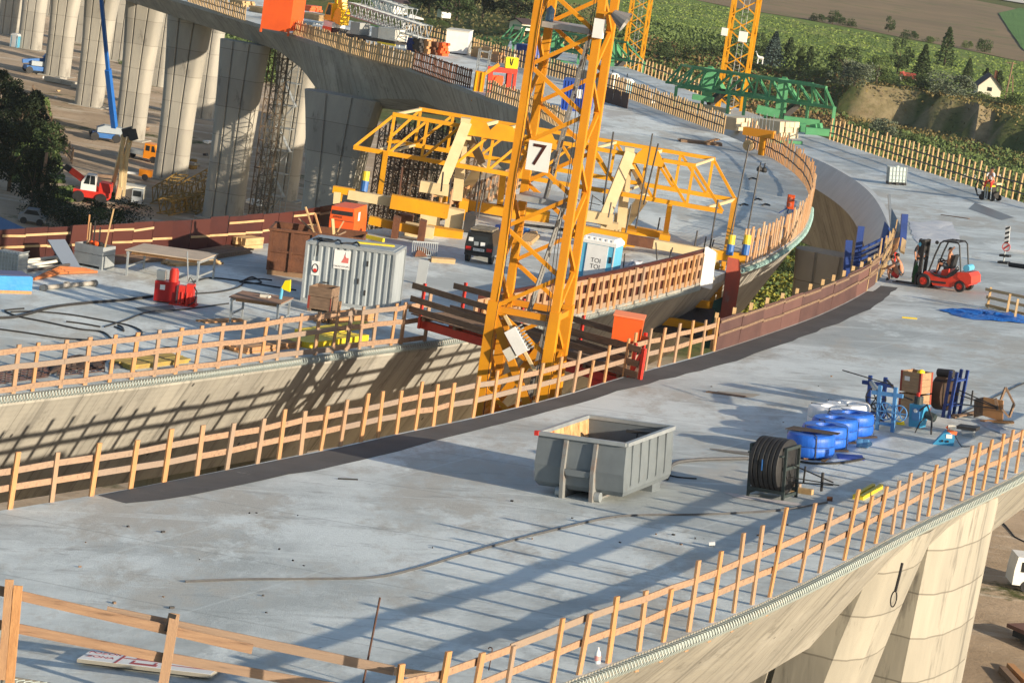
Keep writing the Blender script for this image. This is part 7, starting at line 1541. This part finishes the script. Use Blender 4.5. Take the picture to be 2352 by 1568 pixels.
M, w_ = setf(PL, (1021, 122), (1072, 128)); t = thing('site_cabin', 'plain white box-shaped site cabin on the far deck', 'cabin', M); build('body', MB().bx(0, w_, 0, 2.4, .1, 1.85), white, t); build('roof', MB().bx(-.04, w_ + .04, -.04, 2.44, 1.853, 1.93), offw, t); build('skid', MB().bx(.1, w_ - .1, .05, 2.3, 0, .098), dsteel, t); build('door', MB().bx(-.03, -.002, .5, 1.3, .15, 1.7), offw, t)
def cont(lab, P, p0, p1, d_, h_, m):
    M, w_ = setf(P, p0, p1); t = thing('storage_container', lab, 'container', M)
    build('wall', corr((0, 0, 0), (w_, 0, 0), 10, .06, .1, h_ - .08, (0, 1, 0)), m, t); build('wall', corr((w_, 0, 0), (w_, d_, 0), 8, .06, .1, h_ - .08, (-1, 0, 0)), m, t); build('wall', corr((0, d_, 0), (0, 0, 0), 8, .06, .1, h_ - .08, (1, 0, 0)), m, t); build('wall', corr((w_, d_, 0), (0, d_, 0), 10, .06, .1, h_ - .08, (0, -1, 0)), m, t); build('roof', MB().bx(0, w_, 0, d_, h_ - .08, h_), m, t); build('sill', MB().bx(-.01, w_ + .01, -.02, .06, 0, .1), m, t); return t, w_
cblue = mat('container_blue', (.02, .07, .36), (.016, .055, .29), 1, .45)
t, w_ = cont('blue container with white notices behind the crane mast on the far deck', PL, (1287, 252), (1356, 260), 2.3, 2.05, cblue); build('notice', MB().bx(1.0, 1.35, -.03, -.01, .9, 1.5), white, t); build('notice', MB().bx(1.6, 2.0, -.03, -.01, .7, 1.7), white, t)
cont('distant dark blue container under the smaller green traveller', PR, (1184, 138), (1218, 143), 2.2, 1.6, cblue)
pts = [PL(1380, 232), PL(1441, 250)]; panels('boarded_barrier', 'dark brown boarded barrier on the far deck edge before the light blue cabin', along(pts, 6), PL, 1.05, .6, mat('dark_maroon_board', (.05, .02, .016), None, 1, .6), ())
t, w_ = boxthing('site_box', 'small white box with blue sides behind the far board fence', 'box', PR, (1478, 236), (1494, 239), .6, .65, white)
for i, (lab, a, b, n, r, w0, h0) in enumerate((('stack of long cream beams left of the third crane mast', (1664, 296), (1694, 301), 3, 3, .4, .3), ('stack of big cream beams right of the third crane mast', (1745, 310), (1796, 318), 4, 3, .4, .38), ('cream beams lying between the two beam stacks', (1700, 290), (1740, 298), 3, 2, .4, .3))): stack(lab, a, b, n, mat('cream_beam', (.62, .54, .38), (.52, .44, .3), 1, .75), w0, h0, r, 'beam_stack', P=PR, cat='beam stack')
single('beam', MB().beam(PR(1500, 244, .7), PR(1672, 277, .7), .4, .35), MATS['cream_beam'], 'very long cream beam lying along the far deck edge', 'beam'); single('beam', MB().beam(PR(1640, 292, .3), PR(1672, 297, .3), .3, .25), MATS['cream_beam'], 'short cream beam left of the beam stacks', 'beam')
single('beam', MB().beam(PR(1762, 328, .12), PR(1842, 332, .12), .3, .2), green, 'green steel beam lying on the far deck before the traveller', 'beam')
M, w_ = setf(PL, (1700, 350), (1778, 362)); t = thing('bracket_frame', 'orange-yellow bracket frame standing at the deck edge beside the far fence', 'frame', M); build('head', MB().bx(.0, w_ * .9, 0, .4, 1.1, 1.6), yel, t); build('post', MB().bx(w_ * .5, w_ * .5 + .35, .1, .4, -.3, 1.1), yel, t); build('arm', MB().bx(w_ * .9, w_ * 1.2, .1, .25, 1.1, 1.3), cream, t); build('drum', MB().cyl((.5, -.1, .5), (.5, .3, .5), .35, 14), woody, t)
mb = MB()
for i in range(8): x = .2 + i * .24; mb.bx(x, x + .03, .15, .18, 1.6, 2.4 + .2 * (i % 2))
build('rod', mb, steel, t)
# mobile crane and trailers with lattice sections
M, w_ = setf(PL, (742, 82), (800, 96)); t = thing('mobile_crane', 'yellow mobile crane with raised boom among the trailers on the far deck', 'mobile crane', M)
build('carrier', MB().bx(-.2, 2.6, 0, 1.2, .35, .75), dsteel, t); build('rear_deck', MB().bx(-.1, 1.4, -.02, 1.2, .8, 1.25), white, t); build('lamp_bar', MB().bx(-.1, 1.4, -.08, -.03, .35, .8), orange, t); build('superstructure', MB().prism([(.9, 1.28), (2.3, 1.1), (2.4, 2.1), (1.9, 2.6), (1.3, 2.2)], .2, 1.0), cabyel, t); cb = build('cab', MB().prism([(-.3, 1.3), (.9, 1.3), (.9, 2.75), (.2, 2.75), (-.2, 2.0)], .1, .9), cabyel, t); build('window', MB().prism([(-.1, 1.75), (.75, 1.75), (.75, 2.6), (.3, 2.6)], .08, .098), glass, cb)
build('boom', MB().beam((1.9, .6, 2.0), (1.0, .6, 6.5), .5, .6).beam((1.55, .6, 3.7), (.6, .6, 9), .4, .5), cabyel, t); build('ram', MB().cyl((.6, .6, 2.3), (.5, .6, 5.5), .14, 10), cabyel, t)
for x in (.2, 1.2, 2.2): build('wheel', MB().cyl((x, -.02, .36), (x, .25, .36), .36, 16), black, t)
M, w_ = setf(PL, (800, 100), (905, 118)); t = thing('trailer', 'flat trailer loaded with cream counterweight panels on the far deck', 'trailer', M); build('bed', MB().bx(-.5, w_, 0, 1.4, .5, .75), dsteel, t); build('load', MB().bx(w_ - 1.9, w_ - .1, .05, 1.3, .78, 1.7), offw, t); build('load', MB().bx(w_ - 2.6, w_ - 1.95, .05, 1.3, .78, 1.6), mat('grey_load', (.3, .31, .3), None, 1, .7), t); build('load', MB().bx(0, 1.0, .05, 1.3, .78, 1.75), MATS['grey_load'], t); build('bumper', MB().bx(w_ - 1.8, w_ + .1, -.06, -.01, .4, .55), yelp, t)
for x in (.2, .8, 1.4): build('wheel', MB().cyl((x, -.05, .3), (x, .2, .3), .3, 14), black, t)
def lattice(a, b, w_, h_, n, r):
    a, b = V(a), V(b); d = (b - a); s_ = d.cross(Z).normalized() * w_; mb = MB(); cs = [V((0, 0, 0)), s_, s_ + Z * h_, Z * h_]
    for c in cs: mb.beam(a + c, b + c, r, r)
    for i in range(n):
        p, q = a + d * (i / n), a + d * ((i + 1) / n); m_ = (p + q) / 2
        for k in range(4): c, e = cs[k], cs[(k + 1) % 4]; mb.beam(p + c, m_ + e, r * .6, r * .6); mb.beam(m_ + e, q + c, r * .6, r * .6)
    return mb
single('lattice_section', lattice(PL(815, 92, 2.0), PL(985, 128, 1.3), 1.2, 1.0, 12, .09), steel, 'long grey lattice boom section lying over the trailers', 'lattice boom'); single('lattice_section', lattice(PL(850, 80, 2.3), PL(950, 104, 1.9), 1.2, 1.0, 8, .09), steel, 'shorter grey lattice boom section stacked behind the longer one', 'lattice boom')
a = PL(924, 110); mb = MB(); ladder(mb, a, a + Z * 2.0 + V((.1, .3, 0)), .5, .04, .25); single('ladder', mb, white, 'white ladder leaning against the lattice sections', 'ladder')
for i, (x, y, m, h_) in enumerate(((935, 116, blued, 1.2), (950, 120, dsteel, 1.4), (968, 122, wood, 1.3), (985, 124, rust, 1.2), (1000, 126, orange, 1.0), (1085, 130, woody, .9), (1110, 136, woody, 1.0), (1130, 142, wood, .8))): stack('%s pallet stack between the ladder and the %s' % (('deep blue', 'black', 'raw timber', 'rusty', 'orange', 'pale timber', 'tall pale timber', 'brown')[i], 'site cabin' if i < 5 else 'tall board fence'), (x, y), (x + 16, y + 3), 3, m, .25, .2, int(h_ / .2), 'pallet_stack', cat='pallet stack')
t = thing('container_platform', 'bright orange open steel container hanging at the shaded girder edge', 'container', frame(D(598, 62, 246), V((1, -.2, 0)))); build('front_wall', MB().bx(0, 2.45, 0, .08, -.1, 2.6), orange, t); build('side_wall', MB().bx(0, .08, .08, 3.6, .05, 2.6), mat('shaded_orange', (.5, .10, .03), None, 1, .6), t); build('side_wall', MB().bx(2.37, 2.45, .08, 3.6, .05, 2.6), orange, t); build('floor', MB().bx(.08, 2.37, .08, 3.6, 0, .08), orange, t)  # left side wall: shade put into a darker orange
build('leg', MB().bx(-.02, .14, -.02, .12, -.4, -.1), orange, t); build('leg', MB().bx(2.3, 2.47, -.02, .12, -.4, -.1), orange, t); build('rim', MB().bx(-.04, 2.49, -.05, .1, 2.602, 2.72), orange, t)
for i, (x, y, m, w0) in enumerate(((575, 26, woody, 40), (530, 10, woody, 30), (690, 60, steel, 30), (690, 40, woody, 44), (700, 24, orange, 16), (720, 70, white, 22), (660, 36, offw, 20))): stack(('stack of pale boards beside the hanging orange container', 'far stack of pale boards at the top edge', 'grey bars piled on the far deck edge', 'pale boards left of the mobile crane', 'orange crate-like stack behind the mobile crane', 'white panels piled before the mobile crane', 'whitish boards behind the hanging container')[i], (x, y), (x + w0, y + w0 * .2), 4, m, .3, .16, 3)
# ---------------------------------------------------------------- valley floor on the left
M, w_ = setf(PG, (210, 322), (276, 330)); t = thing('boom_lift', 'blue boom lift with a very long raised boom in front of the fourth pier', 'boom lift', M)
build('chassis', MB().bx(.1, w_ - .1, 0, 1.8, .35, .8), blue, t); build('turntable', MB().prism([(.5, .85), (w_ + .1, .85), (w_ + .1, 1.5), (1.2, 1.6), (.5, 1.3)], .2, 1.6), mat('lift_grey', (.33, .38, .42), None, 1, .5), t)
for x in (.3, w_ - .4):
    for y in (-.1, 1.6): build('wheel', MB().cyl((x, y, .42), (x, y + .3, .42), .42, 16), black, t)
bo = M.inverted(); b0 = bo @ D(263, 292, 300); b1 = bo @ D(248, 160, 296); b2 = bo @ D(231, -20, 290); build('boom', MB().beam(b0, b1, .48, .55).beam(b1, b2, .3, .36), mat('boom_blue', (.02, .14, .50), None, 1, .4), t)
M, w_ = setf(PG, (60, 168), (116, 174)); t = thing('boom_lift', 'second blue lift with folded boom by the third pier', 'boom lift', M); build('chassis', MB().bx(0, w_, 0, 1.8, .4, .9), blue, t); build('turntable', MB().bx(.6, w_ - .2, .2, 1.6, .95, 1.5), MATS['lift_grey'], t); build('boom', MB().beam((w_ - .6, .9, 1.7), (-.4, .9, 1.3), .4, .45).beam((w_ - .8, .9, 1.9), (w_ - .4, .9, 2.4), .5, .4), blue, t)
for x in (.35, w_ - .35):
    for y in (-.1, 1.6): build('wheel', MB().cyl((x, y, .42), (x, y + .3, .42), .42, 16), black, t)
M, w_ = setf(PG, (300, 366), (356, 376)); t = thing('pickup_truck', 'orange double-cab pick-up truck with grey flatbed by the sunlit pier', 'truck', M); sc_ = w_ / 2.6; cb = build('cab', MB().prism([(1.2, .35), (2.75, .35), (2.78, .85), (2.55, 1.05), (2.3, 1.75), (1.25, 1.8)], 0, 1.5), mat('truck_orange', (.78, .26, .012), None, 1, .4), t); build('window', MB().prism([(2.0, 1.05), (2.42, 1.05), (2.22, 1.62), (2.0, 1.62)], -.02, -.003), glass, cb); build('window', MB().bx(1.4, 1.8, -.02, -.003, 1.1, 1.6), glass, cb); build('flatbed', MB().bx(-.9, 1.15, 0, 1.5, .6, 1.0), steel, t)
for x in (-.4, 2.3):
    for y in (-.05, 1.35): build('wheel', MB().cyl((x, y, .32), (x, y + .2, .32), .32, 16), black, t)
M, w_ = setf(PG, (312, 412), (346, 417)); t = thing('trailer', 'small orange and white trailer unit left of the sunlit pier foot', 'trailer', M); build('body', MB().bx(.2, w_, 0, .9, .35, 1.0), MATS['truck_orange'], t); build('drawbar', MB().beam((.2, .4, .5), (-1.6, .4, .45), .3, .2), white, t); build('wheel', MB().cyl((.8, -.05, .3), (.8, .1, .3), .3, 14), black, t)
o = PG(285, 470); M = frame(o, V((1, 0, 0))); t = thing('concrete_pump', 'cream folded concrete pump mast rising behind the dark bushes', 'concrete pump', M); bo = M.inverted(); f_ = lambda x, y, d: bo @ D(x, y, d)
build('mast', MB().beam(f_(258, 428, 262), f_(286, 312, 258), .3, .4).beam(f_(283, 308, 258), f_(276, 430, 260), .22, .3), cream, t); build('mast', MB().beam(f_(270, 455, 262), f_(301, 306, 258), .42, .5).beam(f_(296, 330, 257), f_(284, 450, 259), .22, .3), cream, t); build('head', MB().beam(f_(282, 306, 258), f_(304, 300, 258), .7, .7).beam(f_(302, 298, 257.5), f_(308, 322, 257.5), .5, .6), dsteel, t); build('truck_body', MB().bx(-.9, 1.4, .5, 2.6, .4, 1.6), offw, t); build('truck_cab', MB().bx(.6, 1.5, -.3, .45, .3, 1.5), MATS['lift_grey'], t); build('windscreen', MB().bx(.7, 1.4, -.33, -.302, .9, 1.4), glass, t)
M, w_ = setf(PG, (165, 462), (246, 474)); t = thing('telehandler', 'red telescopic handler with white cab and raised boom before the dark bushes', 'telehandler', M); bo = M.inverted(); f_ = lambda x, y, d: bo @ D(x, y, d); d0 = (M @ V((1.5, .8, 0))).dot(fw); build('chassis', MB().bx(0, w_, 0, 1.8, .5, 1.1), red, t); build('counterweight', MB().bx(w_ - .9, w_ + .1, .1, 1.7, 1.1, 1.9), red, t); build('boom', MB().beam(f_(246, 452, d0), f_(162, 390, d0 - 1), .5, .55), redf, t); build('carriage', MB().beam(f_(162, 390, d0 - 1), f_(150, 382, d0 - 1), .4, .5).beam(f_(152, 380, d0 - 1), f_(132, 402, d0 - 1), .12, .15).beam(f_(150, 384, d0 - 1), f_(118, 372, d0 - 1), .1, .12), dsteel, t); cb = build('cab', MB().prism([(.6, 1.1), (1.9, 1.1), (1.8, 2.5), (1.0, 2.5), (.6, 1.8)], .0, .9), white, t); build('window', MB().prism([(.8, 1.65), (1.3, 1.65), (1.3, 2.4), (1.05, 2.4)], -.02, -.003).prism([(1.36, 1.65), (1.8, 1.65), (1.72, 2.4), (1.36, 2.4)], -.02, -.003), glass, cb)
for x in (.5, w_ - .6):
    for y in (-.15, 1.55): build('wheel', MB().cyl((x, y, .5), (x, y + .35, .5), .5, 16), black, t)
bs = along([PG(72, 228), PG(95, 268), PG(118, 312), PG(140, 345), PG(165, 376)], 44)
t = fence('board_fence', 'old brown board fence between the dirt track and the dark trees', bs, [U(1.3, 1.8) for _ in bs], pw=.5, pd=.05, rails=(.4, 1.2), rl=6, pm=mat('old_fence_wood', (.24, .15, .09), (.17, .11, .07), 3, .9, rnd=(.3, .22, .15)), rm=MATS['old_fence_wood'], cat='fence', drop=.4)
a = PG(87, 492); single('pole', MB().tube([a, D(108, 350, a.dot(fw))], .14, 7), woodg, 'grey leaning telephone pole among the dark trees', 'pole')
a = PG(-20, 545); t = thing('shed', 'shed at the lower left with a blue metal roof', 'shed'); r0, r1 = D(-60, 470, 225), D(66, 528, 222); build('roof', MB().poly([r0, r1, r1 + V((-1.5, -4, -1.2)), r0 + V((-1.5, -4, -1.2))], .12), mat('blue_roof', (.06, .13, .26), (.05, .11, .22), 1, .5, stretch=(8, 1, 1)), t); build('wall', MB().poly([r1 + V((-.2, -.1, -.3)), r1 + V((-1.5, -3.8, -1.4)), r1 + V((-1.5, -3.8, -6)), r1 + V((-.2, -.1, -6))], -.1), woodg, t)
M, w_ = setf(PG, (40, 512), (74, 517)); t = thing('car', 'pale parked car half hidden by the dark trees at the lower left', 'car', M); build('body', MB().prism([(0, .3), (2.2, .3), (2.25, .7), (1.8, .8), (1.5, 1.25), (.6, 1.25), (.2, .8), (0, .75)], 0, 1.2), mat('silver_paint', (.2, .22, .24), None, 1, .3), t); build('window', MB().prism([(.4, .82), (1.7, .82), (1.45, 1.18), (.65, 1.18)], -.02, -.003), glass, t)
for x in (.45, 1.75): build('wheel', MB().cyl((x, -.03, .28), (x, .15, .28), .28, 14), black, t)
for i, (x0, y0, x1, y1, h_) in enumerate(((345, 470, 400, 440, 1.4), (360, 492, 430, 480, 1.2), (400, 470, 470, 435, 1.6), (420, 490, 475, 465, 1.2))):
    single('lattice_section', lattice(PG(x0, y0, .1), PG(x1, y1, .3), 1.1, h_, 5, .1), scrapy, 'dirty yellow crane lattice section lying on the ground behind the maroon barrier', 'lattice section', group='dismantled lattice sections')
M, w_ = setf(PG, (172, 95), (194, 99)); t = thing('mixer_truck', 'pale concrete mixer truck between the back-row piers', 'mixer truck', M); build('drum', MB().cyl((0, .6, 1.5), (1.6, .6, 1.9), .75, 16, .55), cream, t, smooth=True); build('chassis', MB().bx(-.3, 2.2, .1, 1.2, .5, .9), rust, t)
for x in (0, 1.5): build('wheel', MB().cyl((x, 0, .4), (x, .25, .4), .4, 14), black, t)
t, w_ = boxthing('water_tank', 'pale blue tank on the ground between the back piers', 'tank', PG, (370, 190), (388, 193), 1.5, 1.3, mat('pale_blue_tank', (.34, .42, .52), None, 1, .5))
for i, (x, y, m) in enumerate(((112, 184, white), (140, 186, conc), (500, 214, white), (520, 222, conc), (478, 330, white), (560, 350, white), (436, 380, conc), (330, 300, woodg), (480, 262, rust), (585, 470, white), (470, 416, conc), (610, 380, conc), (180, 205, conc), (240, 410, woodg), (420, 292, conc))):
    single('rubble', MB().box((0, 0, .12), (U(.8, 2.4), U(.3, .8), U(.2, .5))).box((.5, .3, .1), (U(.4, 1), U(.3, .6), .25), Matrix.Rotation(.5, 3, 'Z')), m, 'small heap of site rubble lying on the dirt between the piers', 'rubble', frame(gz(PG(x, y)) + Z * .1, V((cos(i), sin(i), 0))), 'rubble heaps between the piers')
for i in range(46):
    x, y = U(110, 640), U(110, 470)
    if x < 170 + (y - 230) * .5 and y > 230: continue
    s_ = U(.15, .5); single('rubble', MB().box((0, 0, .1), (s_ * U(1, 3.5), s_, s_ * U(.5, 1)), Matrix.Rotation(U(-.3, .3), 3, 'X')).box((s_, .2, .05), (s_, s_ * .7, s_ * .6), Matrix.Rotation(U(0, 2), 3, 'Z')), random.choice((conc, woodg, white, rust, dsteel, scrapy, woody)), 'small scrap of site waste on the dirt between the piers', 'rubble', frame(gz(PG(x, y)) + Z * .05, V((cos(i), sin(i), 0))), 'scraps on the dirt between the piers')
single('precast_beam', MB().beam(PG(105, 186, .3), PG(176, 200, .3), .9, .5), conc, 'long pale concrete beam lying on the ground by the third pier', 'beam')
# ---------------------------------------------------------------- houses and far things
def house(lab, p0, p1, d_, wh, rh, wm, rm, lvl=PF, chimney=False, name='house', win=True):
    a, b = G(*p0, lvl), G(*p1, lvl); b = V((b.x, b.y, a.z)); M = frame(a, b - a); w_ = (b - a).length; t = thing(name, lab, 'house' if name == 'house' else 'shed', M)
    build('wall', MB().prism([(0, -.5), (w_, -.5), (w_, wh), (w_ / 2, wh + rh), (0, wh)], 0, d_), wm, t)
    rf = build('roof', MB().add([(-.3, -.3, wh - .25), (w_ / 2, -.3, wh + rh + .02), (w_ / 2, d_ + .3, wh + rh + .02), (-.3, d_ + .3, wh - .25), (-.3, -.3, wh - .1), (w_ / 2, -.3, wh + rh + .2), (w_ / 2, d_ + .3, wh + rh + .2), (-.3, d_ + .3, wh - .1)], [(0, 1, 2, 3), (7, 6, 5, 4), (0, 4, 5, 1), (2, 6, 7, 3), (0, 3, 7, 4)]).add([(w_ + .3, -.3, wh - .25), (w_ / 2, -.3, wh + rh + .02), (w_ / 2, d_ + .3, wh + rh + .02), (w_ + .3, d_ + .3, wh - .25), (w_ + .3, -.3, wh - .1), (w_ / 2, -.3, wh + rh + .2), (w_ / 2, d_ + .3, wh + rh + .2), (w_ + .3, d_ + .3, wh - .1)], [(0, 3, 2, 1), (4, 5, 6, 7), (0, 1, 5, 4), (2, 3, 7, 6), (0, 4, 7, 3)]), rm, t)
    if win: build('window', MB().bx(w_ * .4, w_ * .6, -.05, -.005, wh * .6, wh * 1.0), glass, t)
    if chimney: build('chimney', MB().bx(w_ * .7, w_ * .7 + .5, d_ * .5, d_ * .5 + .5, wh + .3, wh + rh + .8), rust, rf)
    return t
housew = mat('house_plaster', (.66, .62, .50), None, 1, .85); droof = mat('dark_roof', (.05, .035, .04), None, 1, .8); rroof = mat('red_roof', (.32, .055, .035), None, 1, .8)
house('small white gabled house with a round attic window at the right edge of the hedge', (2244, 219), (2296, 227), 5, 1.6, 1.9, housew, droof, chimney=True)
a = G(2066, 182, PF); house('cottage showing only its red roof among the hedge trees', (2066, 186), (2072, 187), 3.2, 1.0, .4, housew, rroof, win=False); t = thing('house', 'bright red roof above the green shrub', 'house'); q = [D(2066, 164, a.dot(fw) + 2), D(2104, 170, a.dot(fw) + 2), D(2106, 181, a.dot(fw)), D(2078, 178, a.dot(fw))]; build('roof', MB().poly(q, .2), rroof, t); build('wall', MB().poly([q[3] - Z * .2, q[2] - Z * .2, q[2] - Z * 2, q[3] - Z * 2], .2), housew, t)
house('white garden shed under the trees at the top, left of the boat cover', (882, 20), (904, 24), 3, 1.5, .5, white, droof, win=True, name='garden_shed'); house('white low garden shed near the top with a grey roof', (842, 8), (876, 14), 3, .8, .5, white, droof, win=False, name='garden_shed'); house('white shed in the shade left of the crane mast', (1170, 58), (1198, 63), 3, .8, .4, housew, droof, win=False, name='garden_shed'); house('tiny white hut between the dark trees', (1004, 32), (1014, 34), 2, .8, .6, white, droof, win=False, name='garden_shed')
a = G(926, 40, PF); single('boat_cover', MB().loft([[(0, 0, 0), (.1, .5, .1), (.1, -.5, .1)], [(1, .8, .1), (1.2, 0, .7), (1, -.8, .1)], [(3.4, .3, .1), (3.4, 0, .35), (3.4, -.3, .1)]]), white, 'white covered boat on the grass below the garden shed', 'boat', frame(a, V((1, -.3, 0))))
a = G(1736, 146, PF); t = thing('statue', 'pale stone animal figure standing before the blue-grey spruce', 'statue', frame(a, V((1, 0, 0))) @ Matrix.Diagonal((.6, .6, .6, 1))); build('figure', MB().loft([[(x + .0, y * r, z + zz * r) for y, zz in ((-1, 0), (-.5, -.8), (.5, -.8), (1, 0), (.5, .8), (-.5, .8))] for x, z, r in ((1.9, 1.6, .2), (1.7, 1.6, .6), (.9, 1.7, .5), (.3, 1.8, .55), (-.1, 2.6, .3), (-.3, 3.2, .25), (-.6, 3.1, .12))]), white, t, smooth=True)
for x in (.3, 1.6): build('leg', MB().bx(x, x + .3, -.3, .3, 0, 1.3), white, t)
a = G(1545, 112, PF); single('boat_cover', MB().loft([[(0, 0, 0), (.1, .5, .3), (.1, -.5, .3)], [(1, .8, .1), (1.2, 0, 1.1), (1, -.8, .1)], [(2.8, .3, .1), (2.8, 0, .8), (2.8, -.3, .1)]]), white, 'white covered heap beside the second crane mast', 'heap', frame(a, V((1, -.3, 0))))
a = G(2308, 228, PF); t = thing('utility_pole', 'grey twin-legged wooden pole right of the gabled house', 'pole'); build('pole', MB().tube([a, a + Z * 6.2 + V((.3, 0, 0))], .13, 6), woodg, t); build('strut', MB().tube([a + V((1.3, 0, 0)), a + Z * 4.0 + V((.6, 0, 0))], .1, 6), woodg, t); build('crossarm', MB().beam(a + Z * 6.0 + V((-.7, 0, 0)), a + Z * 6.0 + V((.9, 0, 0)), .1, .1), woodg, t)
M, w_ = setf(PG, (2322, 1356), (2426, 1370)); t = thing('van', 'white van parked on the ground at the right border below the deck', 'van', M); build('body', MB().prism([(0, .35), (4.2, .35), (4.2, 1.2), (3.9, 1.9), (.1, 1.9), (0, 1.2)], 0, 1.8), white, t); build('window', MB().bx(.35, 1.1, -.02, -.003, 1.1, 1.65).bx(1.2, 2.1, -.02, -.003, 1.1, 1.65), glass, t)
for x in (.8, 3.4):
    build('wheel', MB().cyl((x, -.03, .33), (x, .2, .33), .33, 16), black, t)
M, w_ = setf(PG, (2306, 1470), (2420, 1520)); t = thing('trailer', 'brown flat trailer at the right border below the deck', 'trailer', M); build('bed', MB().bx(0, 4, 0, 2.2, .7, .9), mat('trailer_brown', (.16, .08, .06), None, 1, .7), t); build('chassis', MB().bx(.2, 4, .3, 1.9, .3, .69), black, t)
for i, (a, b) in enumerate((((2318, 1538), (2360, 1580)), ((2300, 1545), (2350, 1600)))): single('timber_beam', MB().beam(PG(*a, .2), PG(*b, .2), .35, .3), woodg if i else wood, ('brown' if i == 0 else 'grey') + ' timber beam on the ground in the lower right corner', 'beam')
single('hose', MB().tube([PG(x, y, .06) for x, y in ((2290, 1190), (2310, 1210), (2330, 1235), (2360, 1250))], .06, 5), black, 'black hose on the ground right of the flared piers', 'hose')
single('barrier_bar', MB().beam(PG(1592, 1556, .3), PG(1606, 1560, .3), .3, .2), yelp, 'small yellow bar on the ground below the near deck', 'bar')
# stones along the far slope
for i in range(10):
    x, y = U(2180, 2340), U(398, 418); s_ = U(.5, 1.1); p = G(x, y); single('boulder', MB().lathe([(0, -.2), (.5 * s_, 0), (.55 * s_, .25 * s_), (.3 * s_, .5 * s_), (0, .55 * s_)], n=7), conc, 'pale rubble block on the slope behind the far railing', 'boulder', Matrix.Translation(p) @ Matrix.Rotation(U(0, 6), 4, 'Z') @ Matrix.Diagonal((1.4, 1, 1, 1)), 'rubble blocks on the slope')
# ---------------------------------------------------------------- put every thing's origin at its base
bpy.context.view_layer.update()
for o in list(COL.objects):
    if o.parent or o.type not in ('EMPTY', 'MESH') or o.get('kind') or 'category' not in o: continue
    if o.matrix_world.translation.length > .01: continue
    ps = []
    for c in [o] + list(o.children):
        if c.type == 'MESH': ps += [c.matrix_world @ V(q) for q in c.bound_box]
    if not ps: continue
    ce = V(((min(p.x for p in ps) + max(p.x for p in ps)) / 2, (min(p.y for p in ps) + max(p.y for p in ps)) / 2, min(p.z for p in ps)))
    if o.type == 'EMPTY':
        for c in o.children: c.matrix_local = Matrix.Translation(-ce) @ c.matrix_local
        o.location = ce
    elif o.data.users == 1:
        o.data.transform(Matrix.Translation(-ce)); o.location = ce
        for c in o.children: c.matrix_local = Matrix.Translation(-ce) @ c.matrix_local
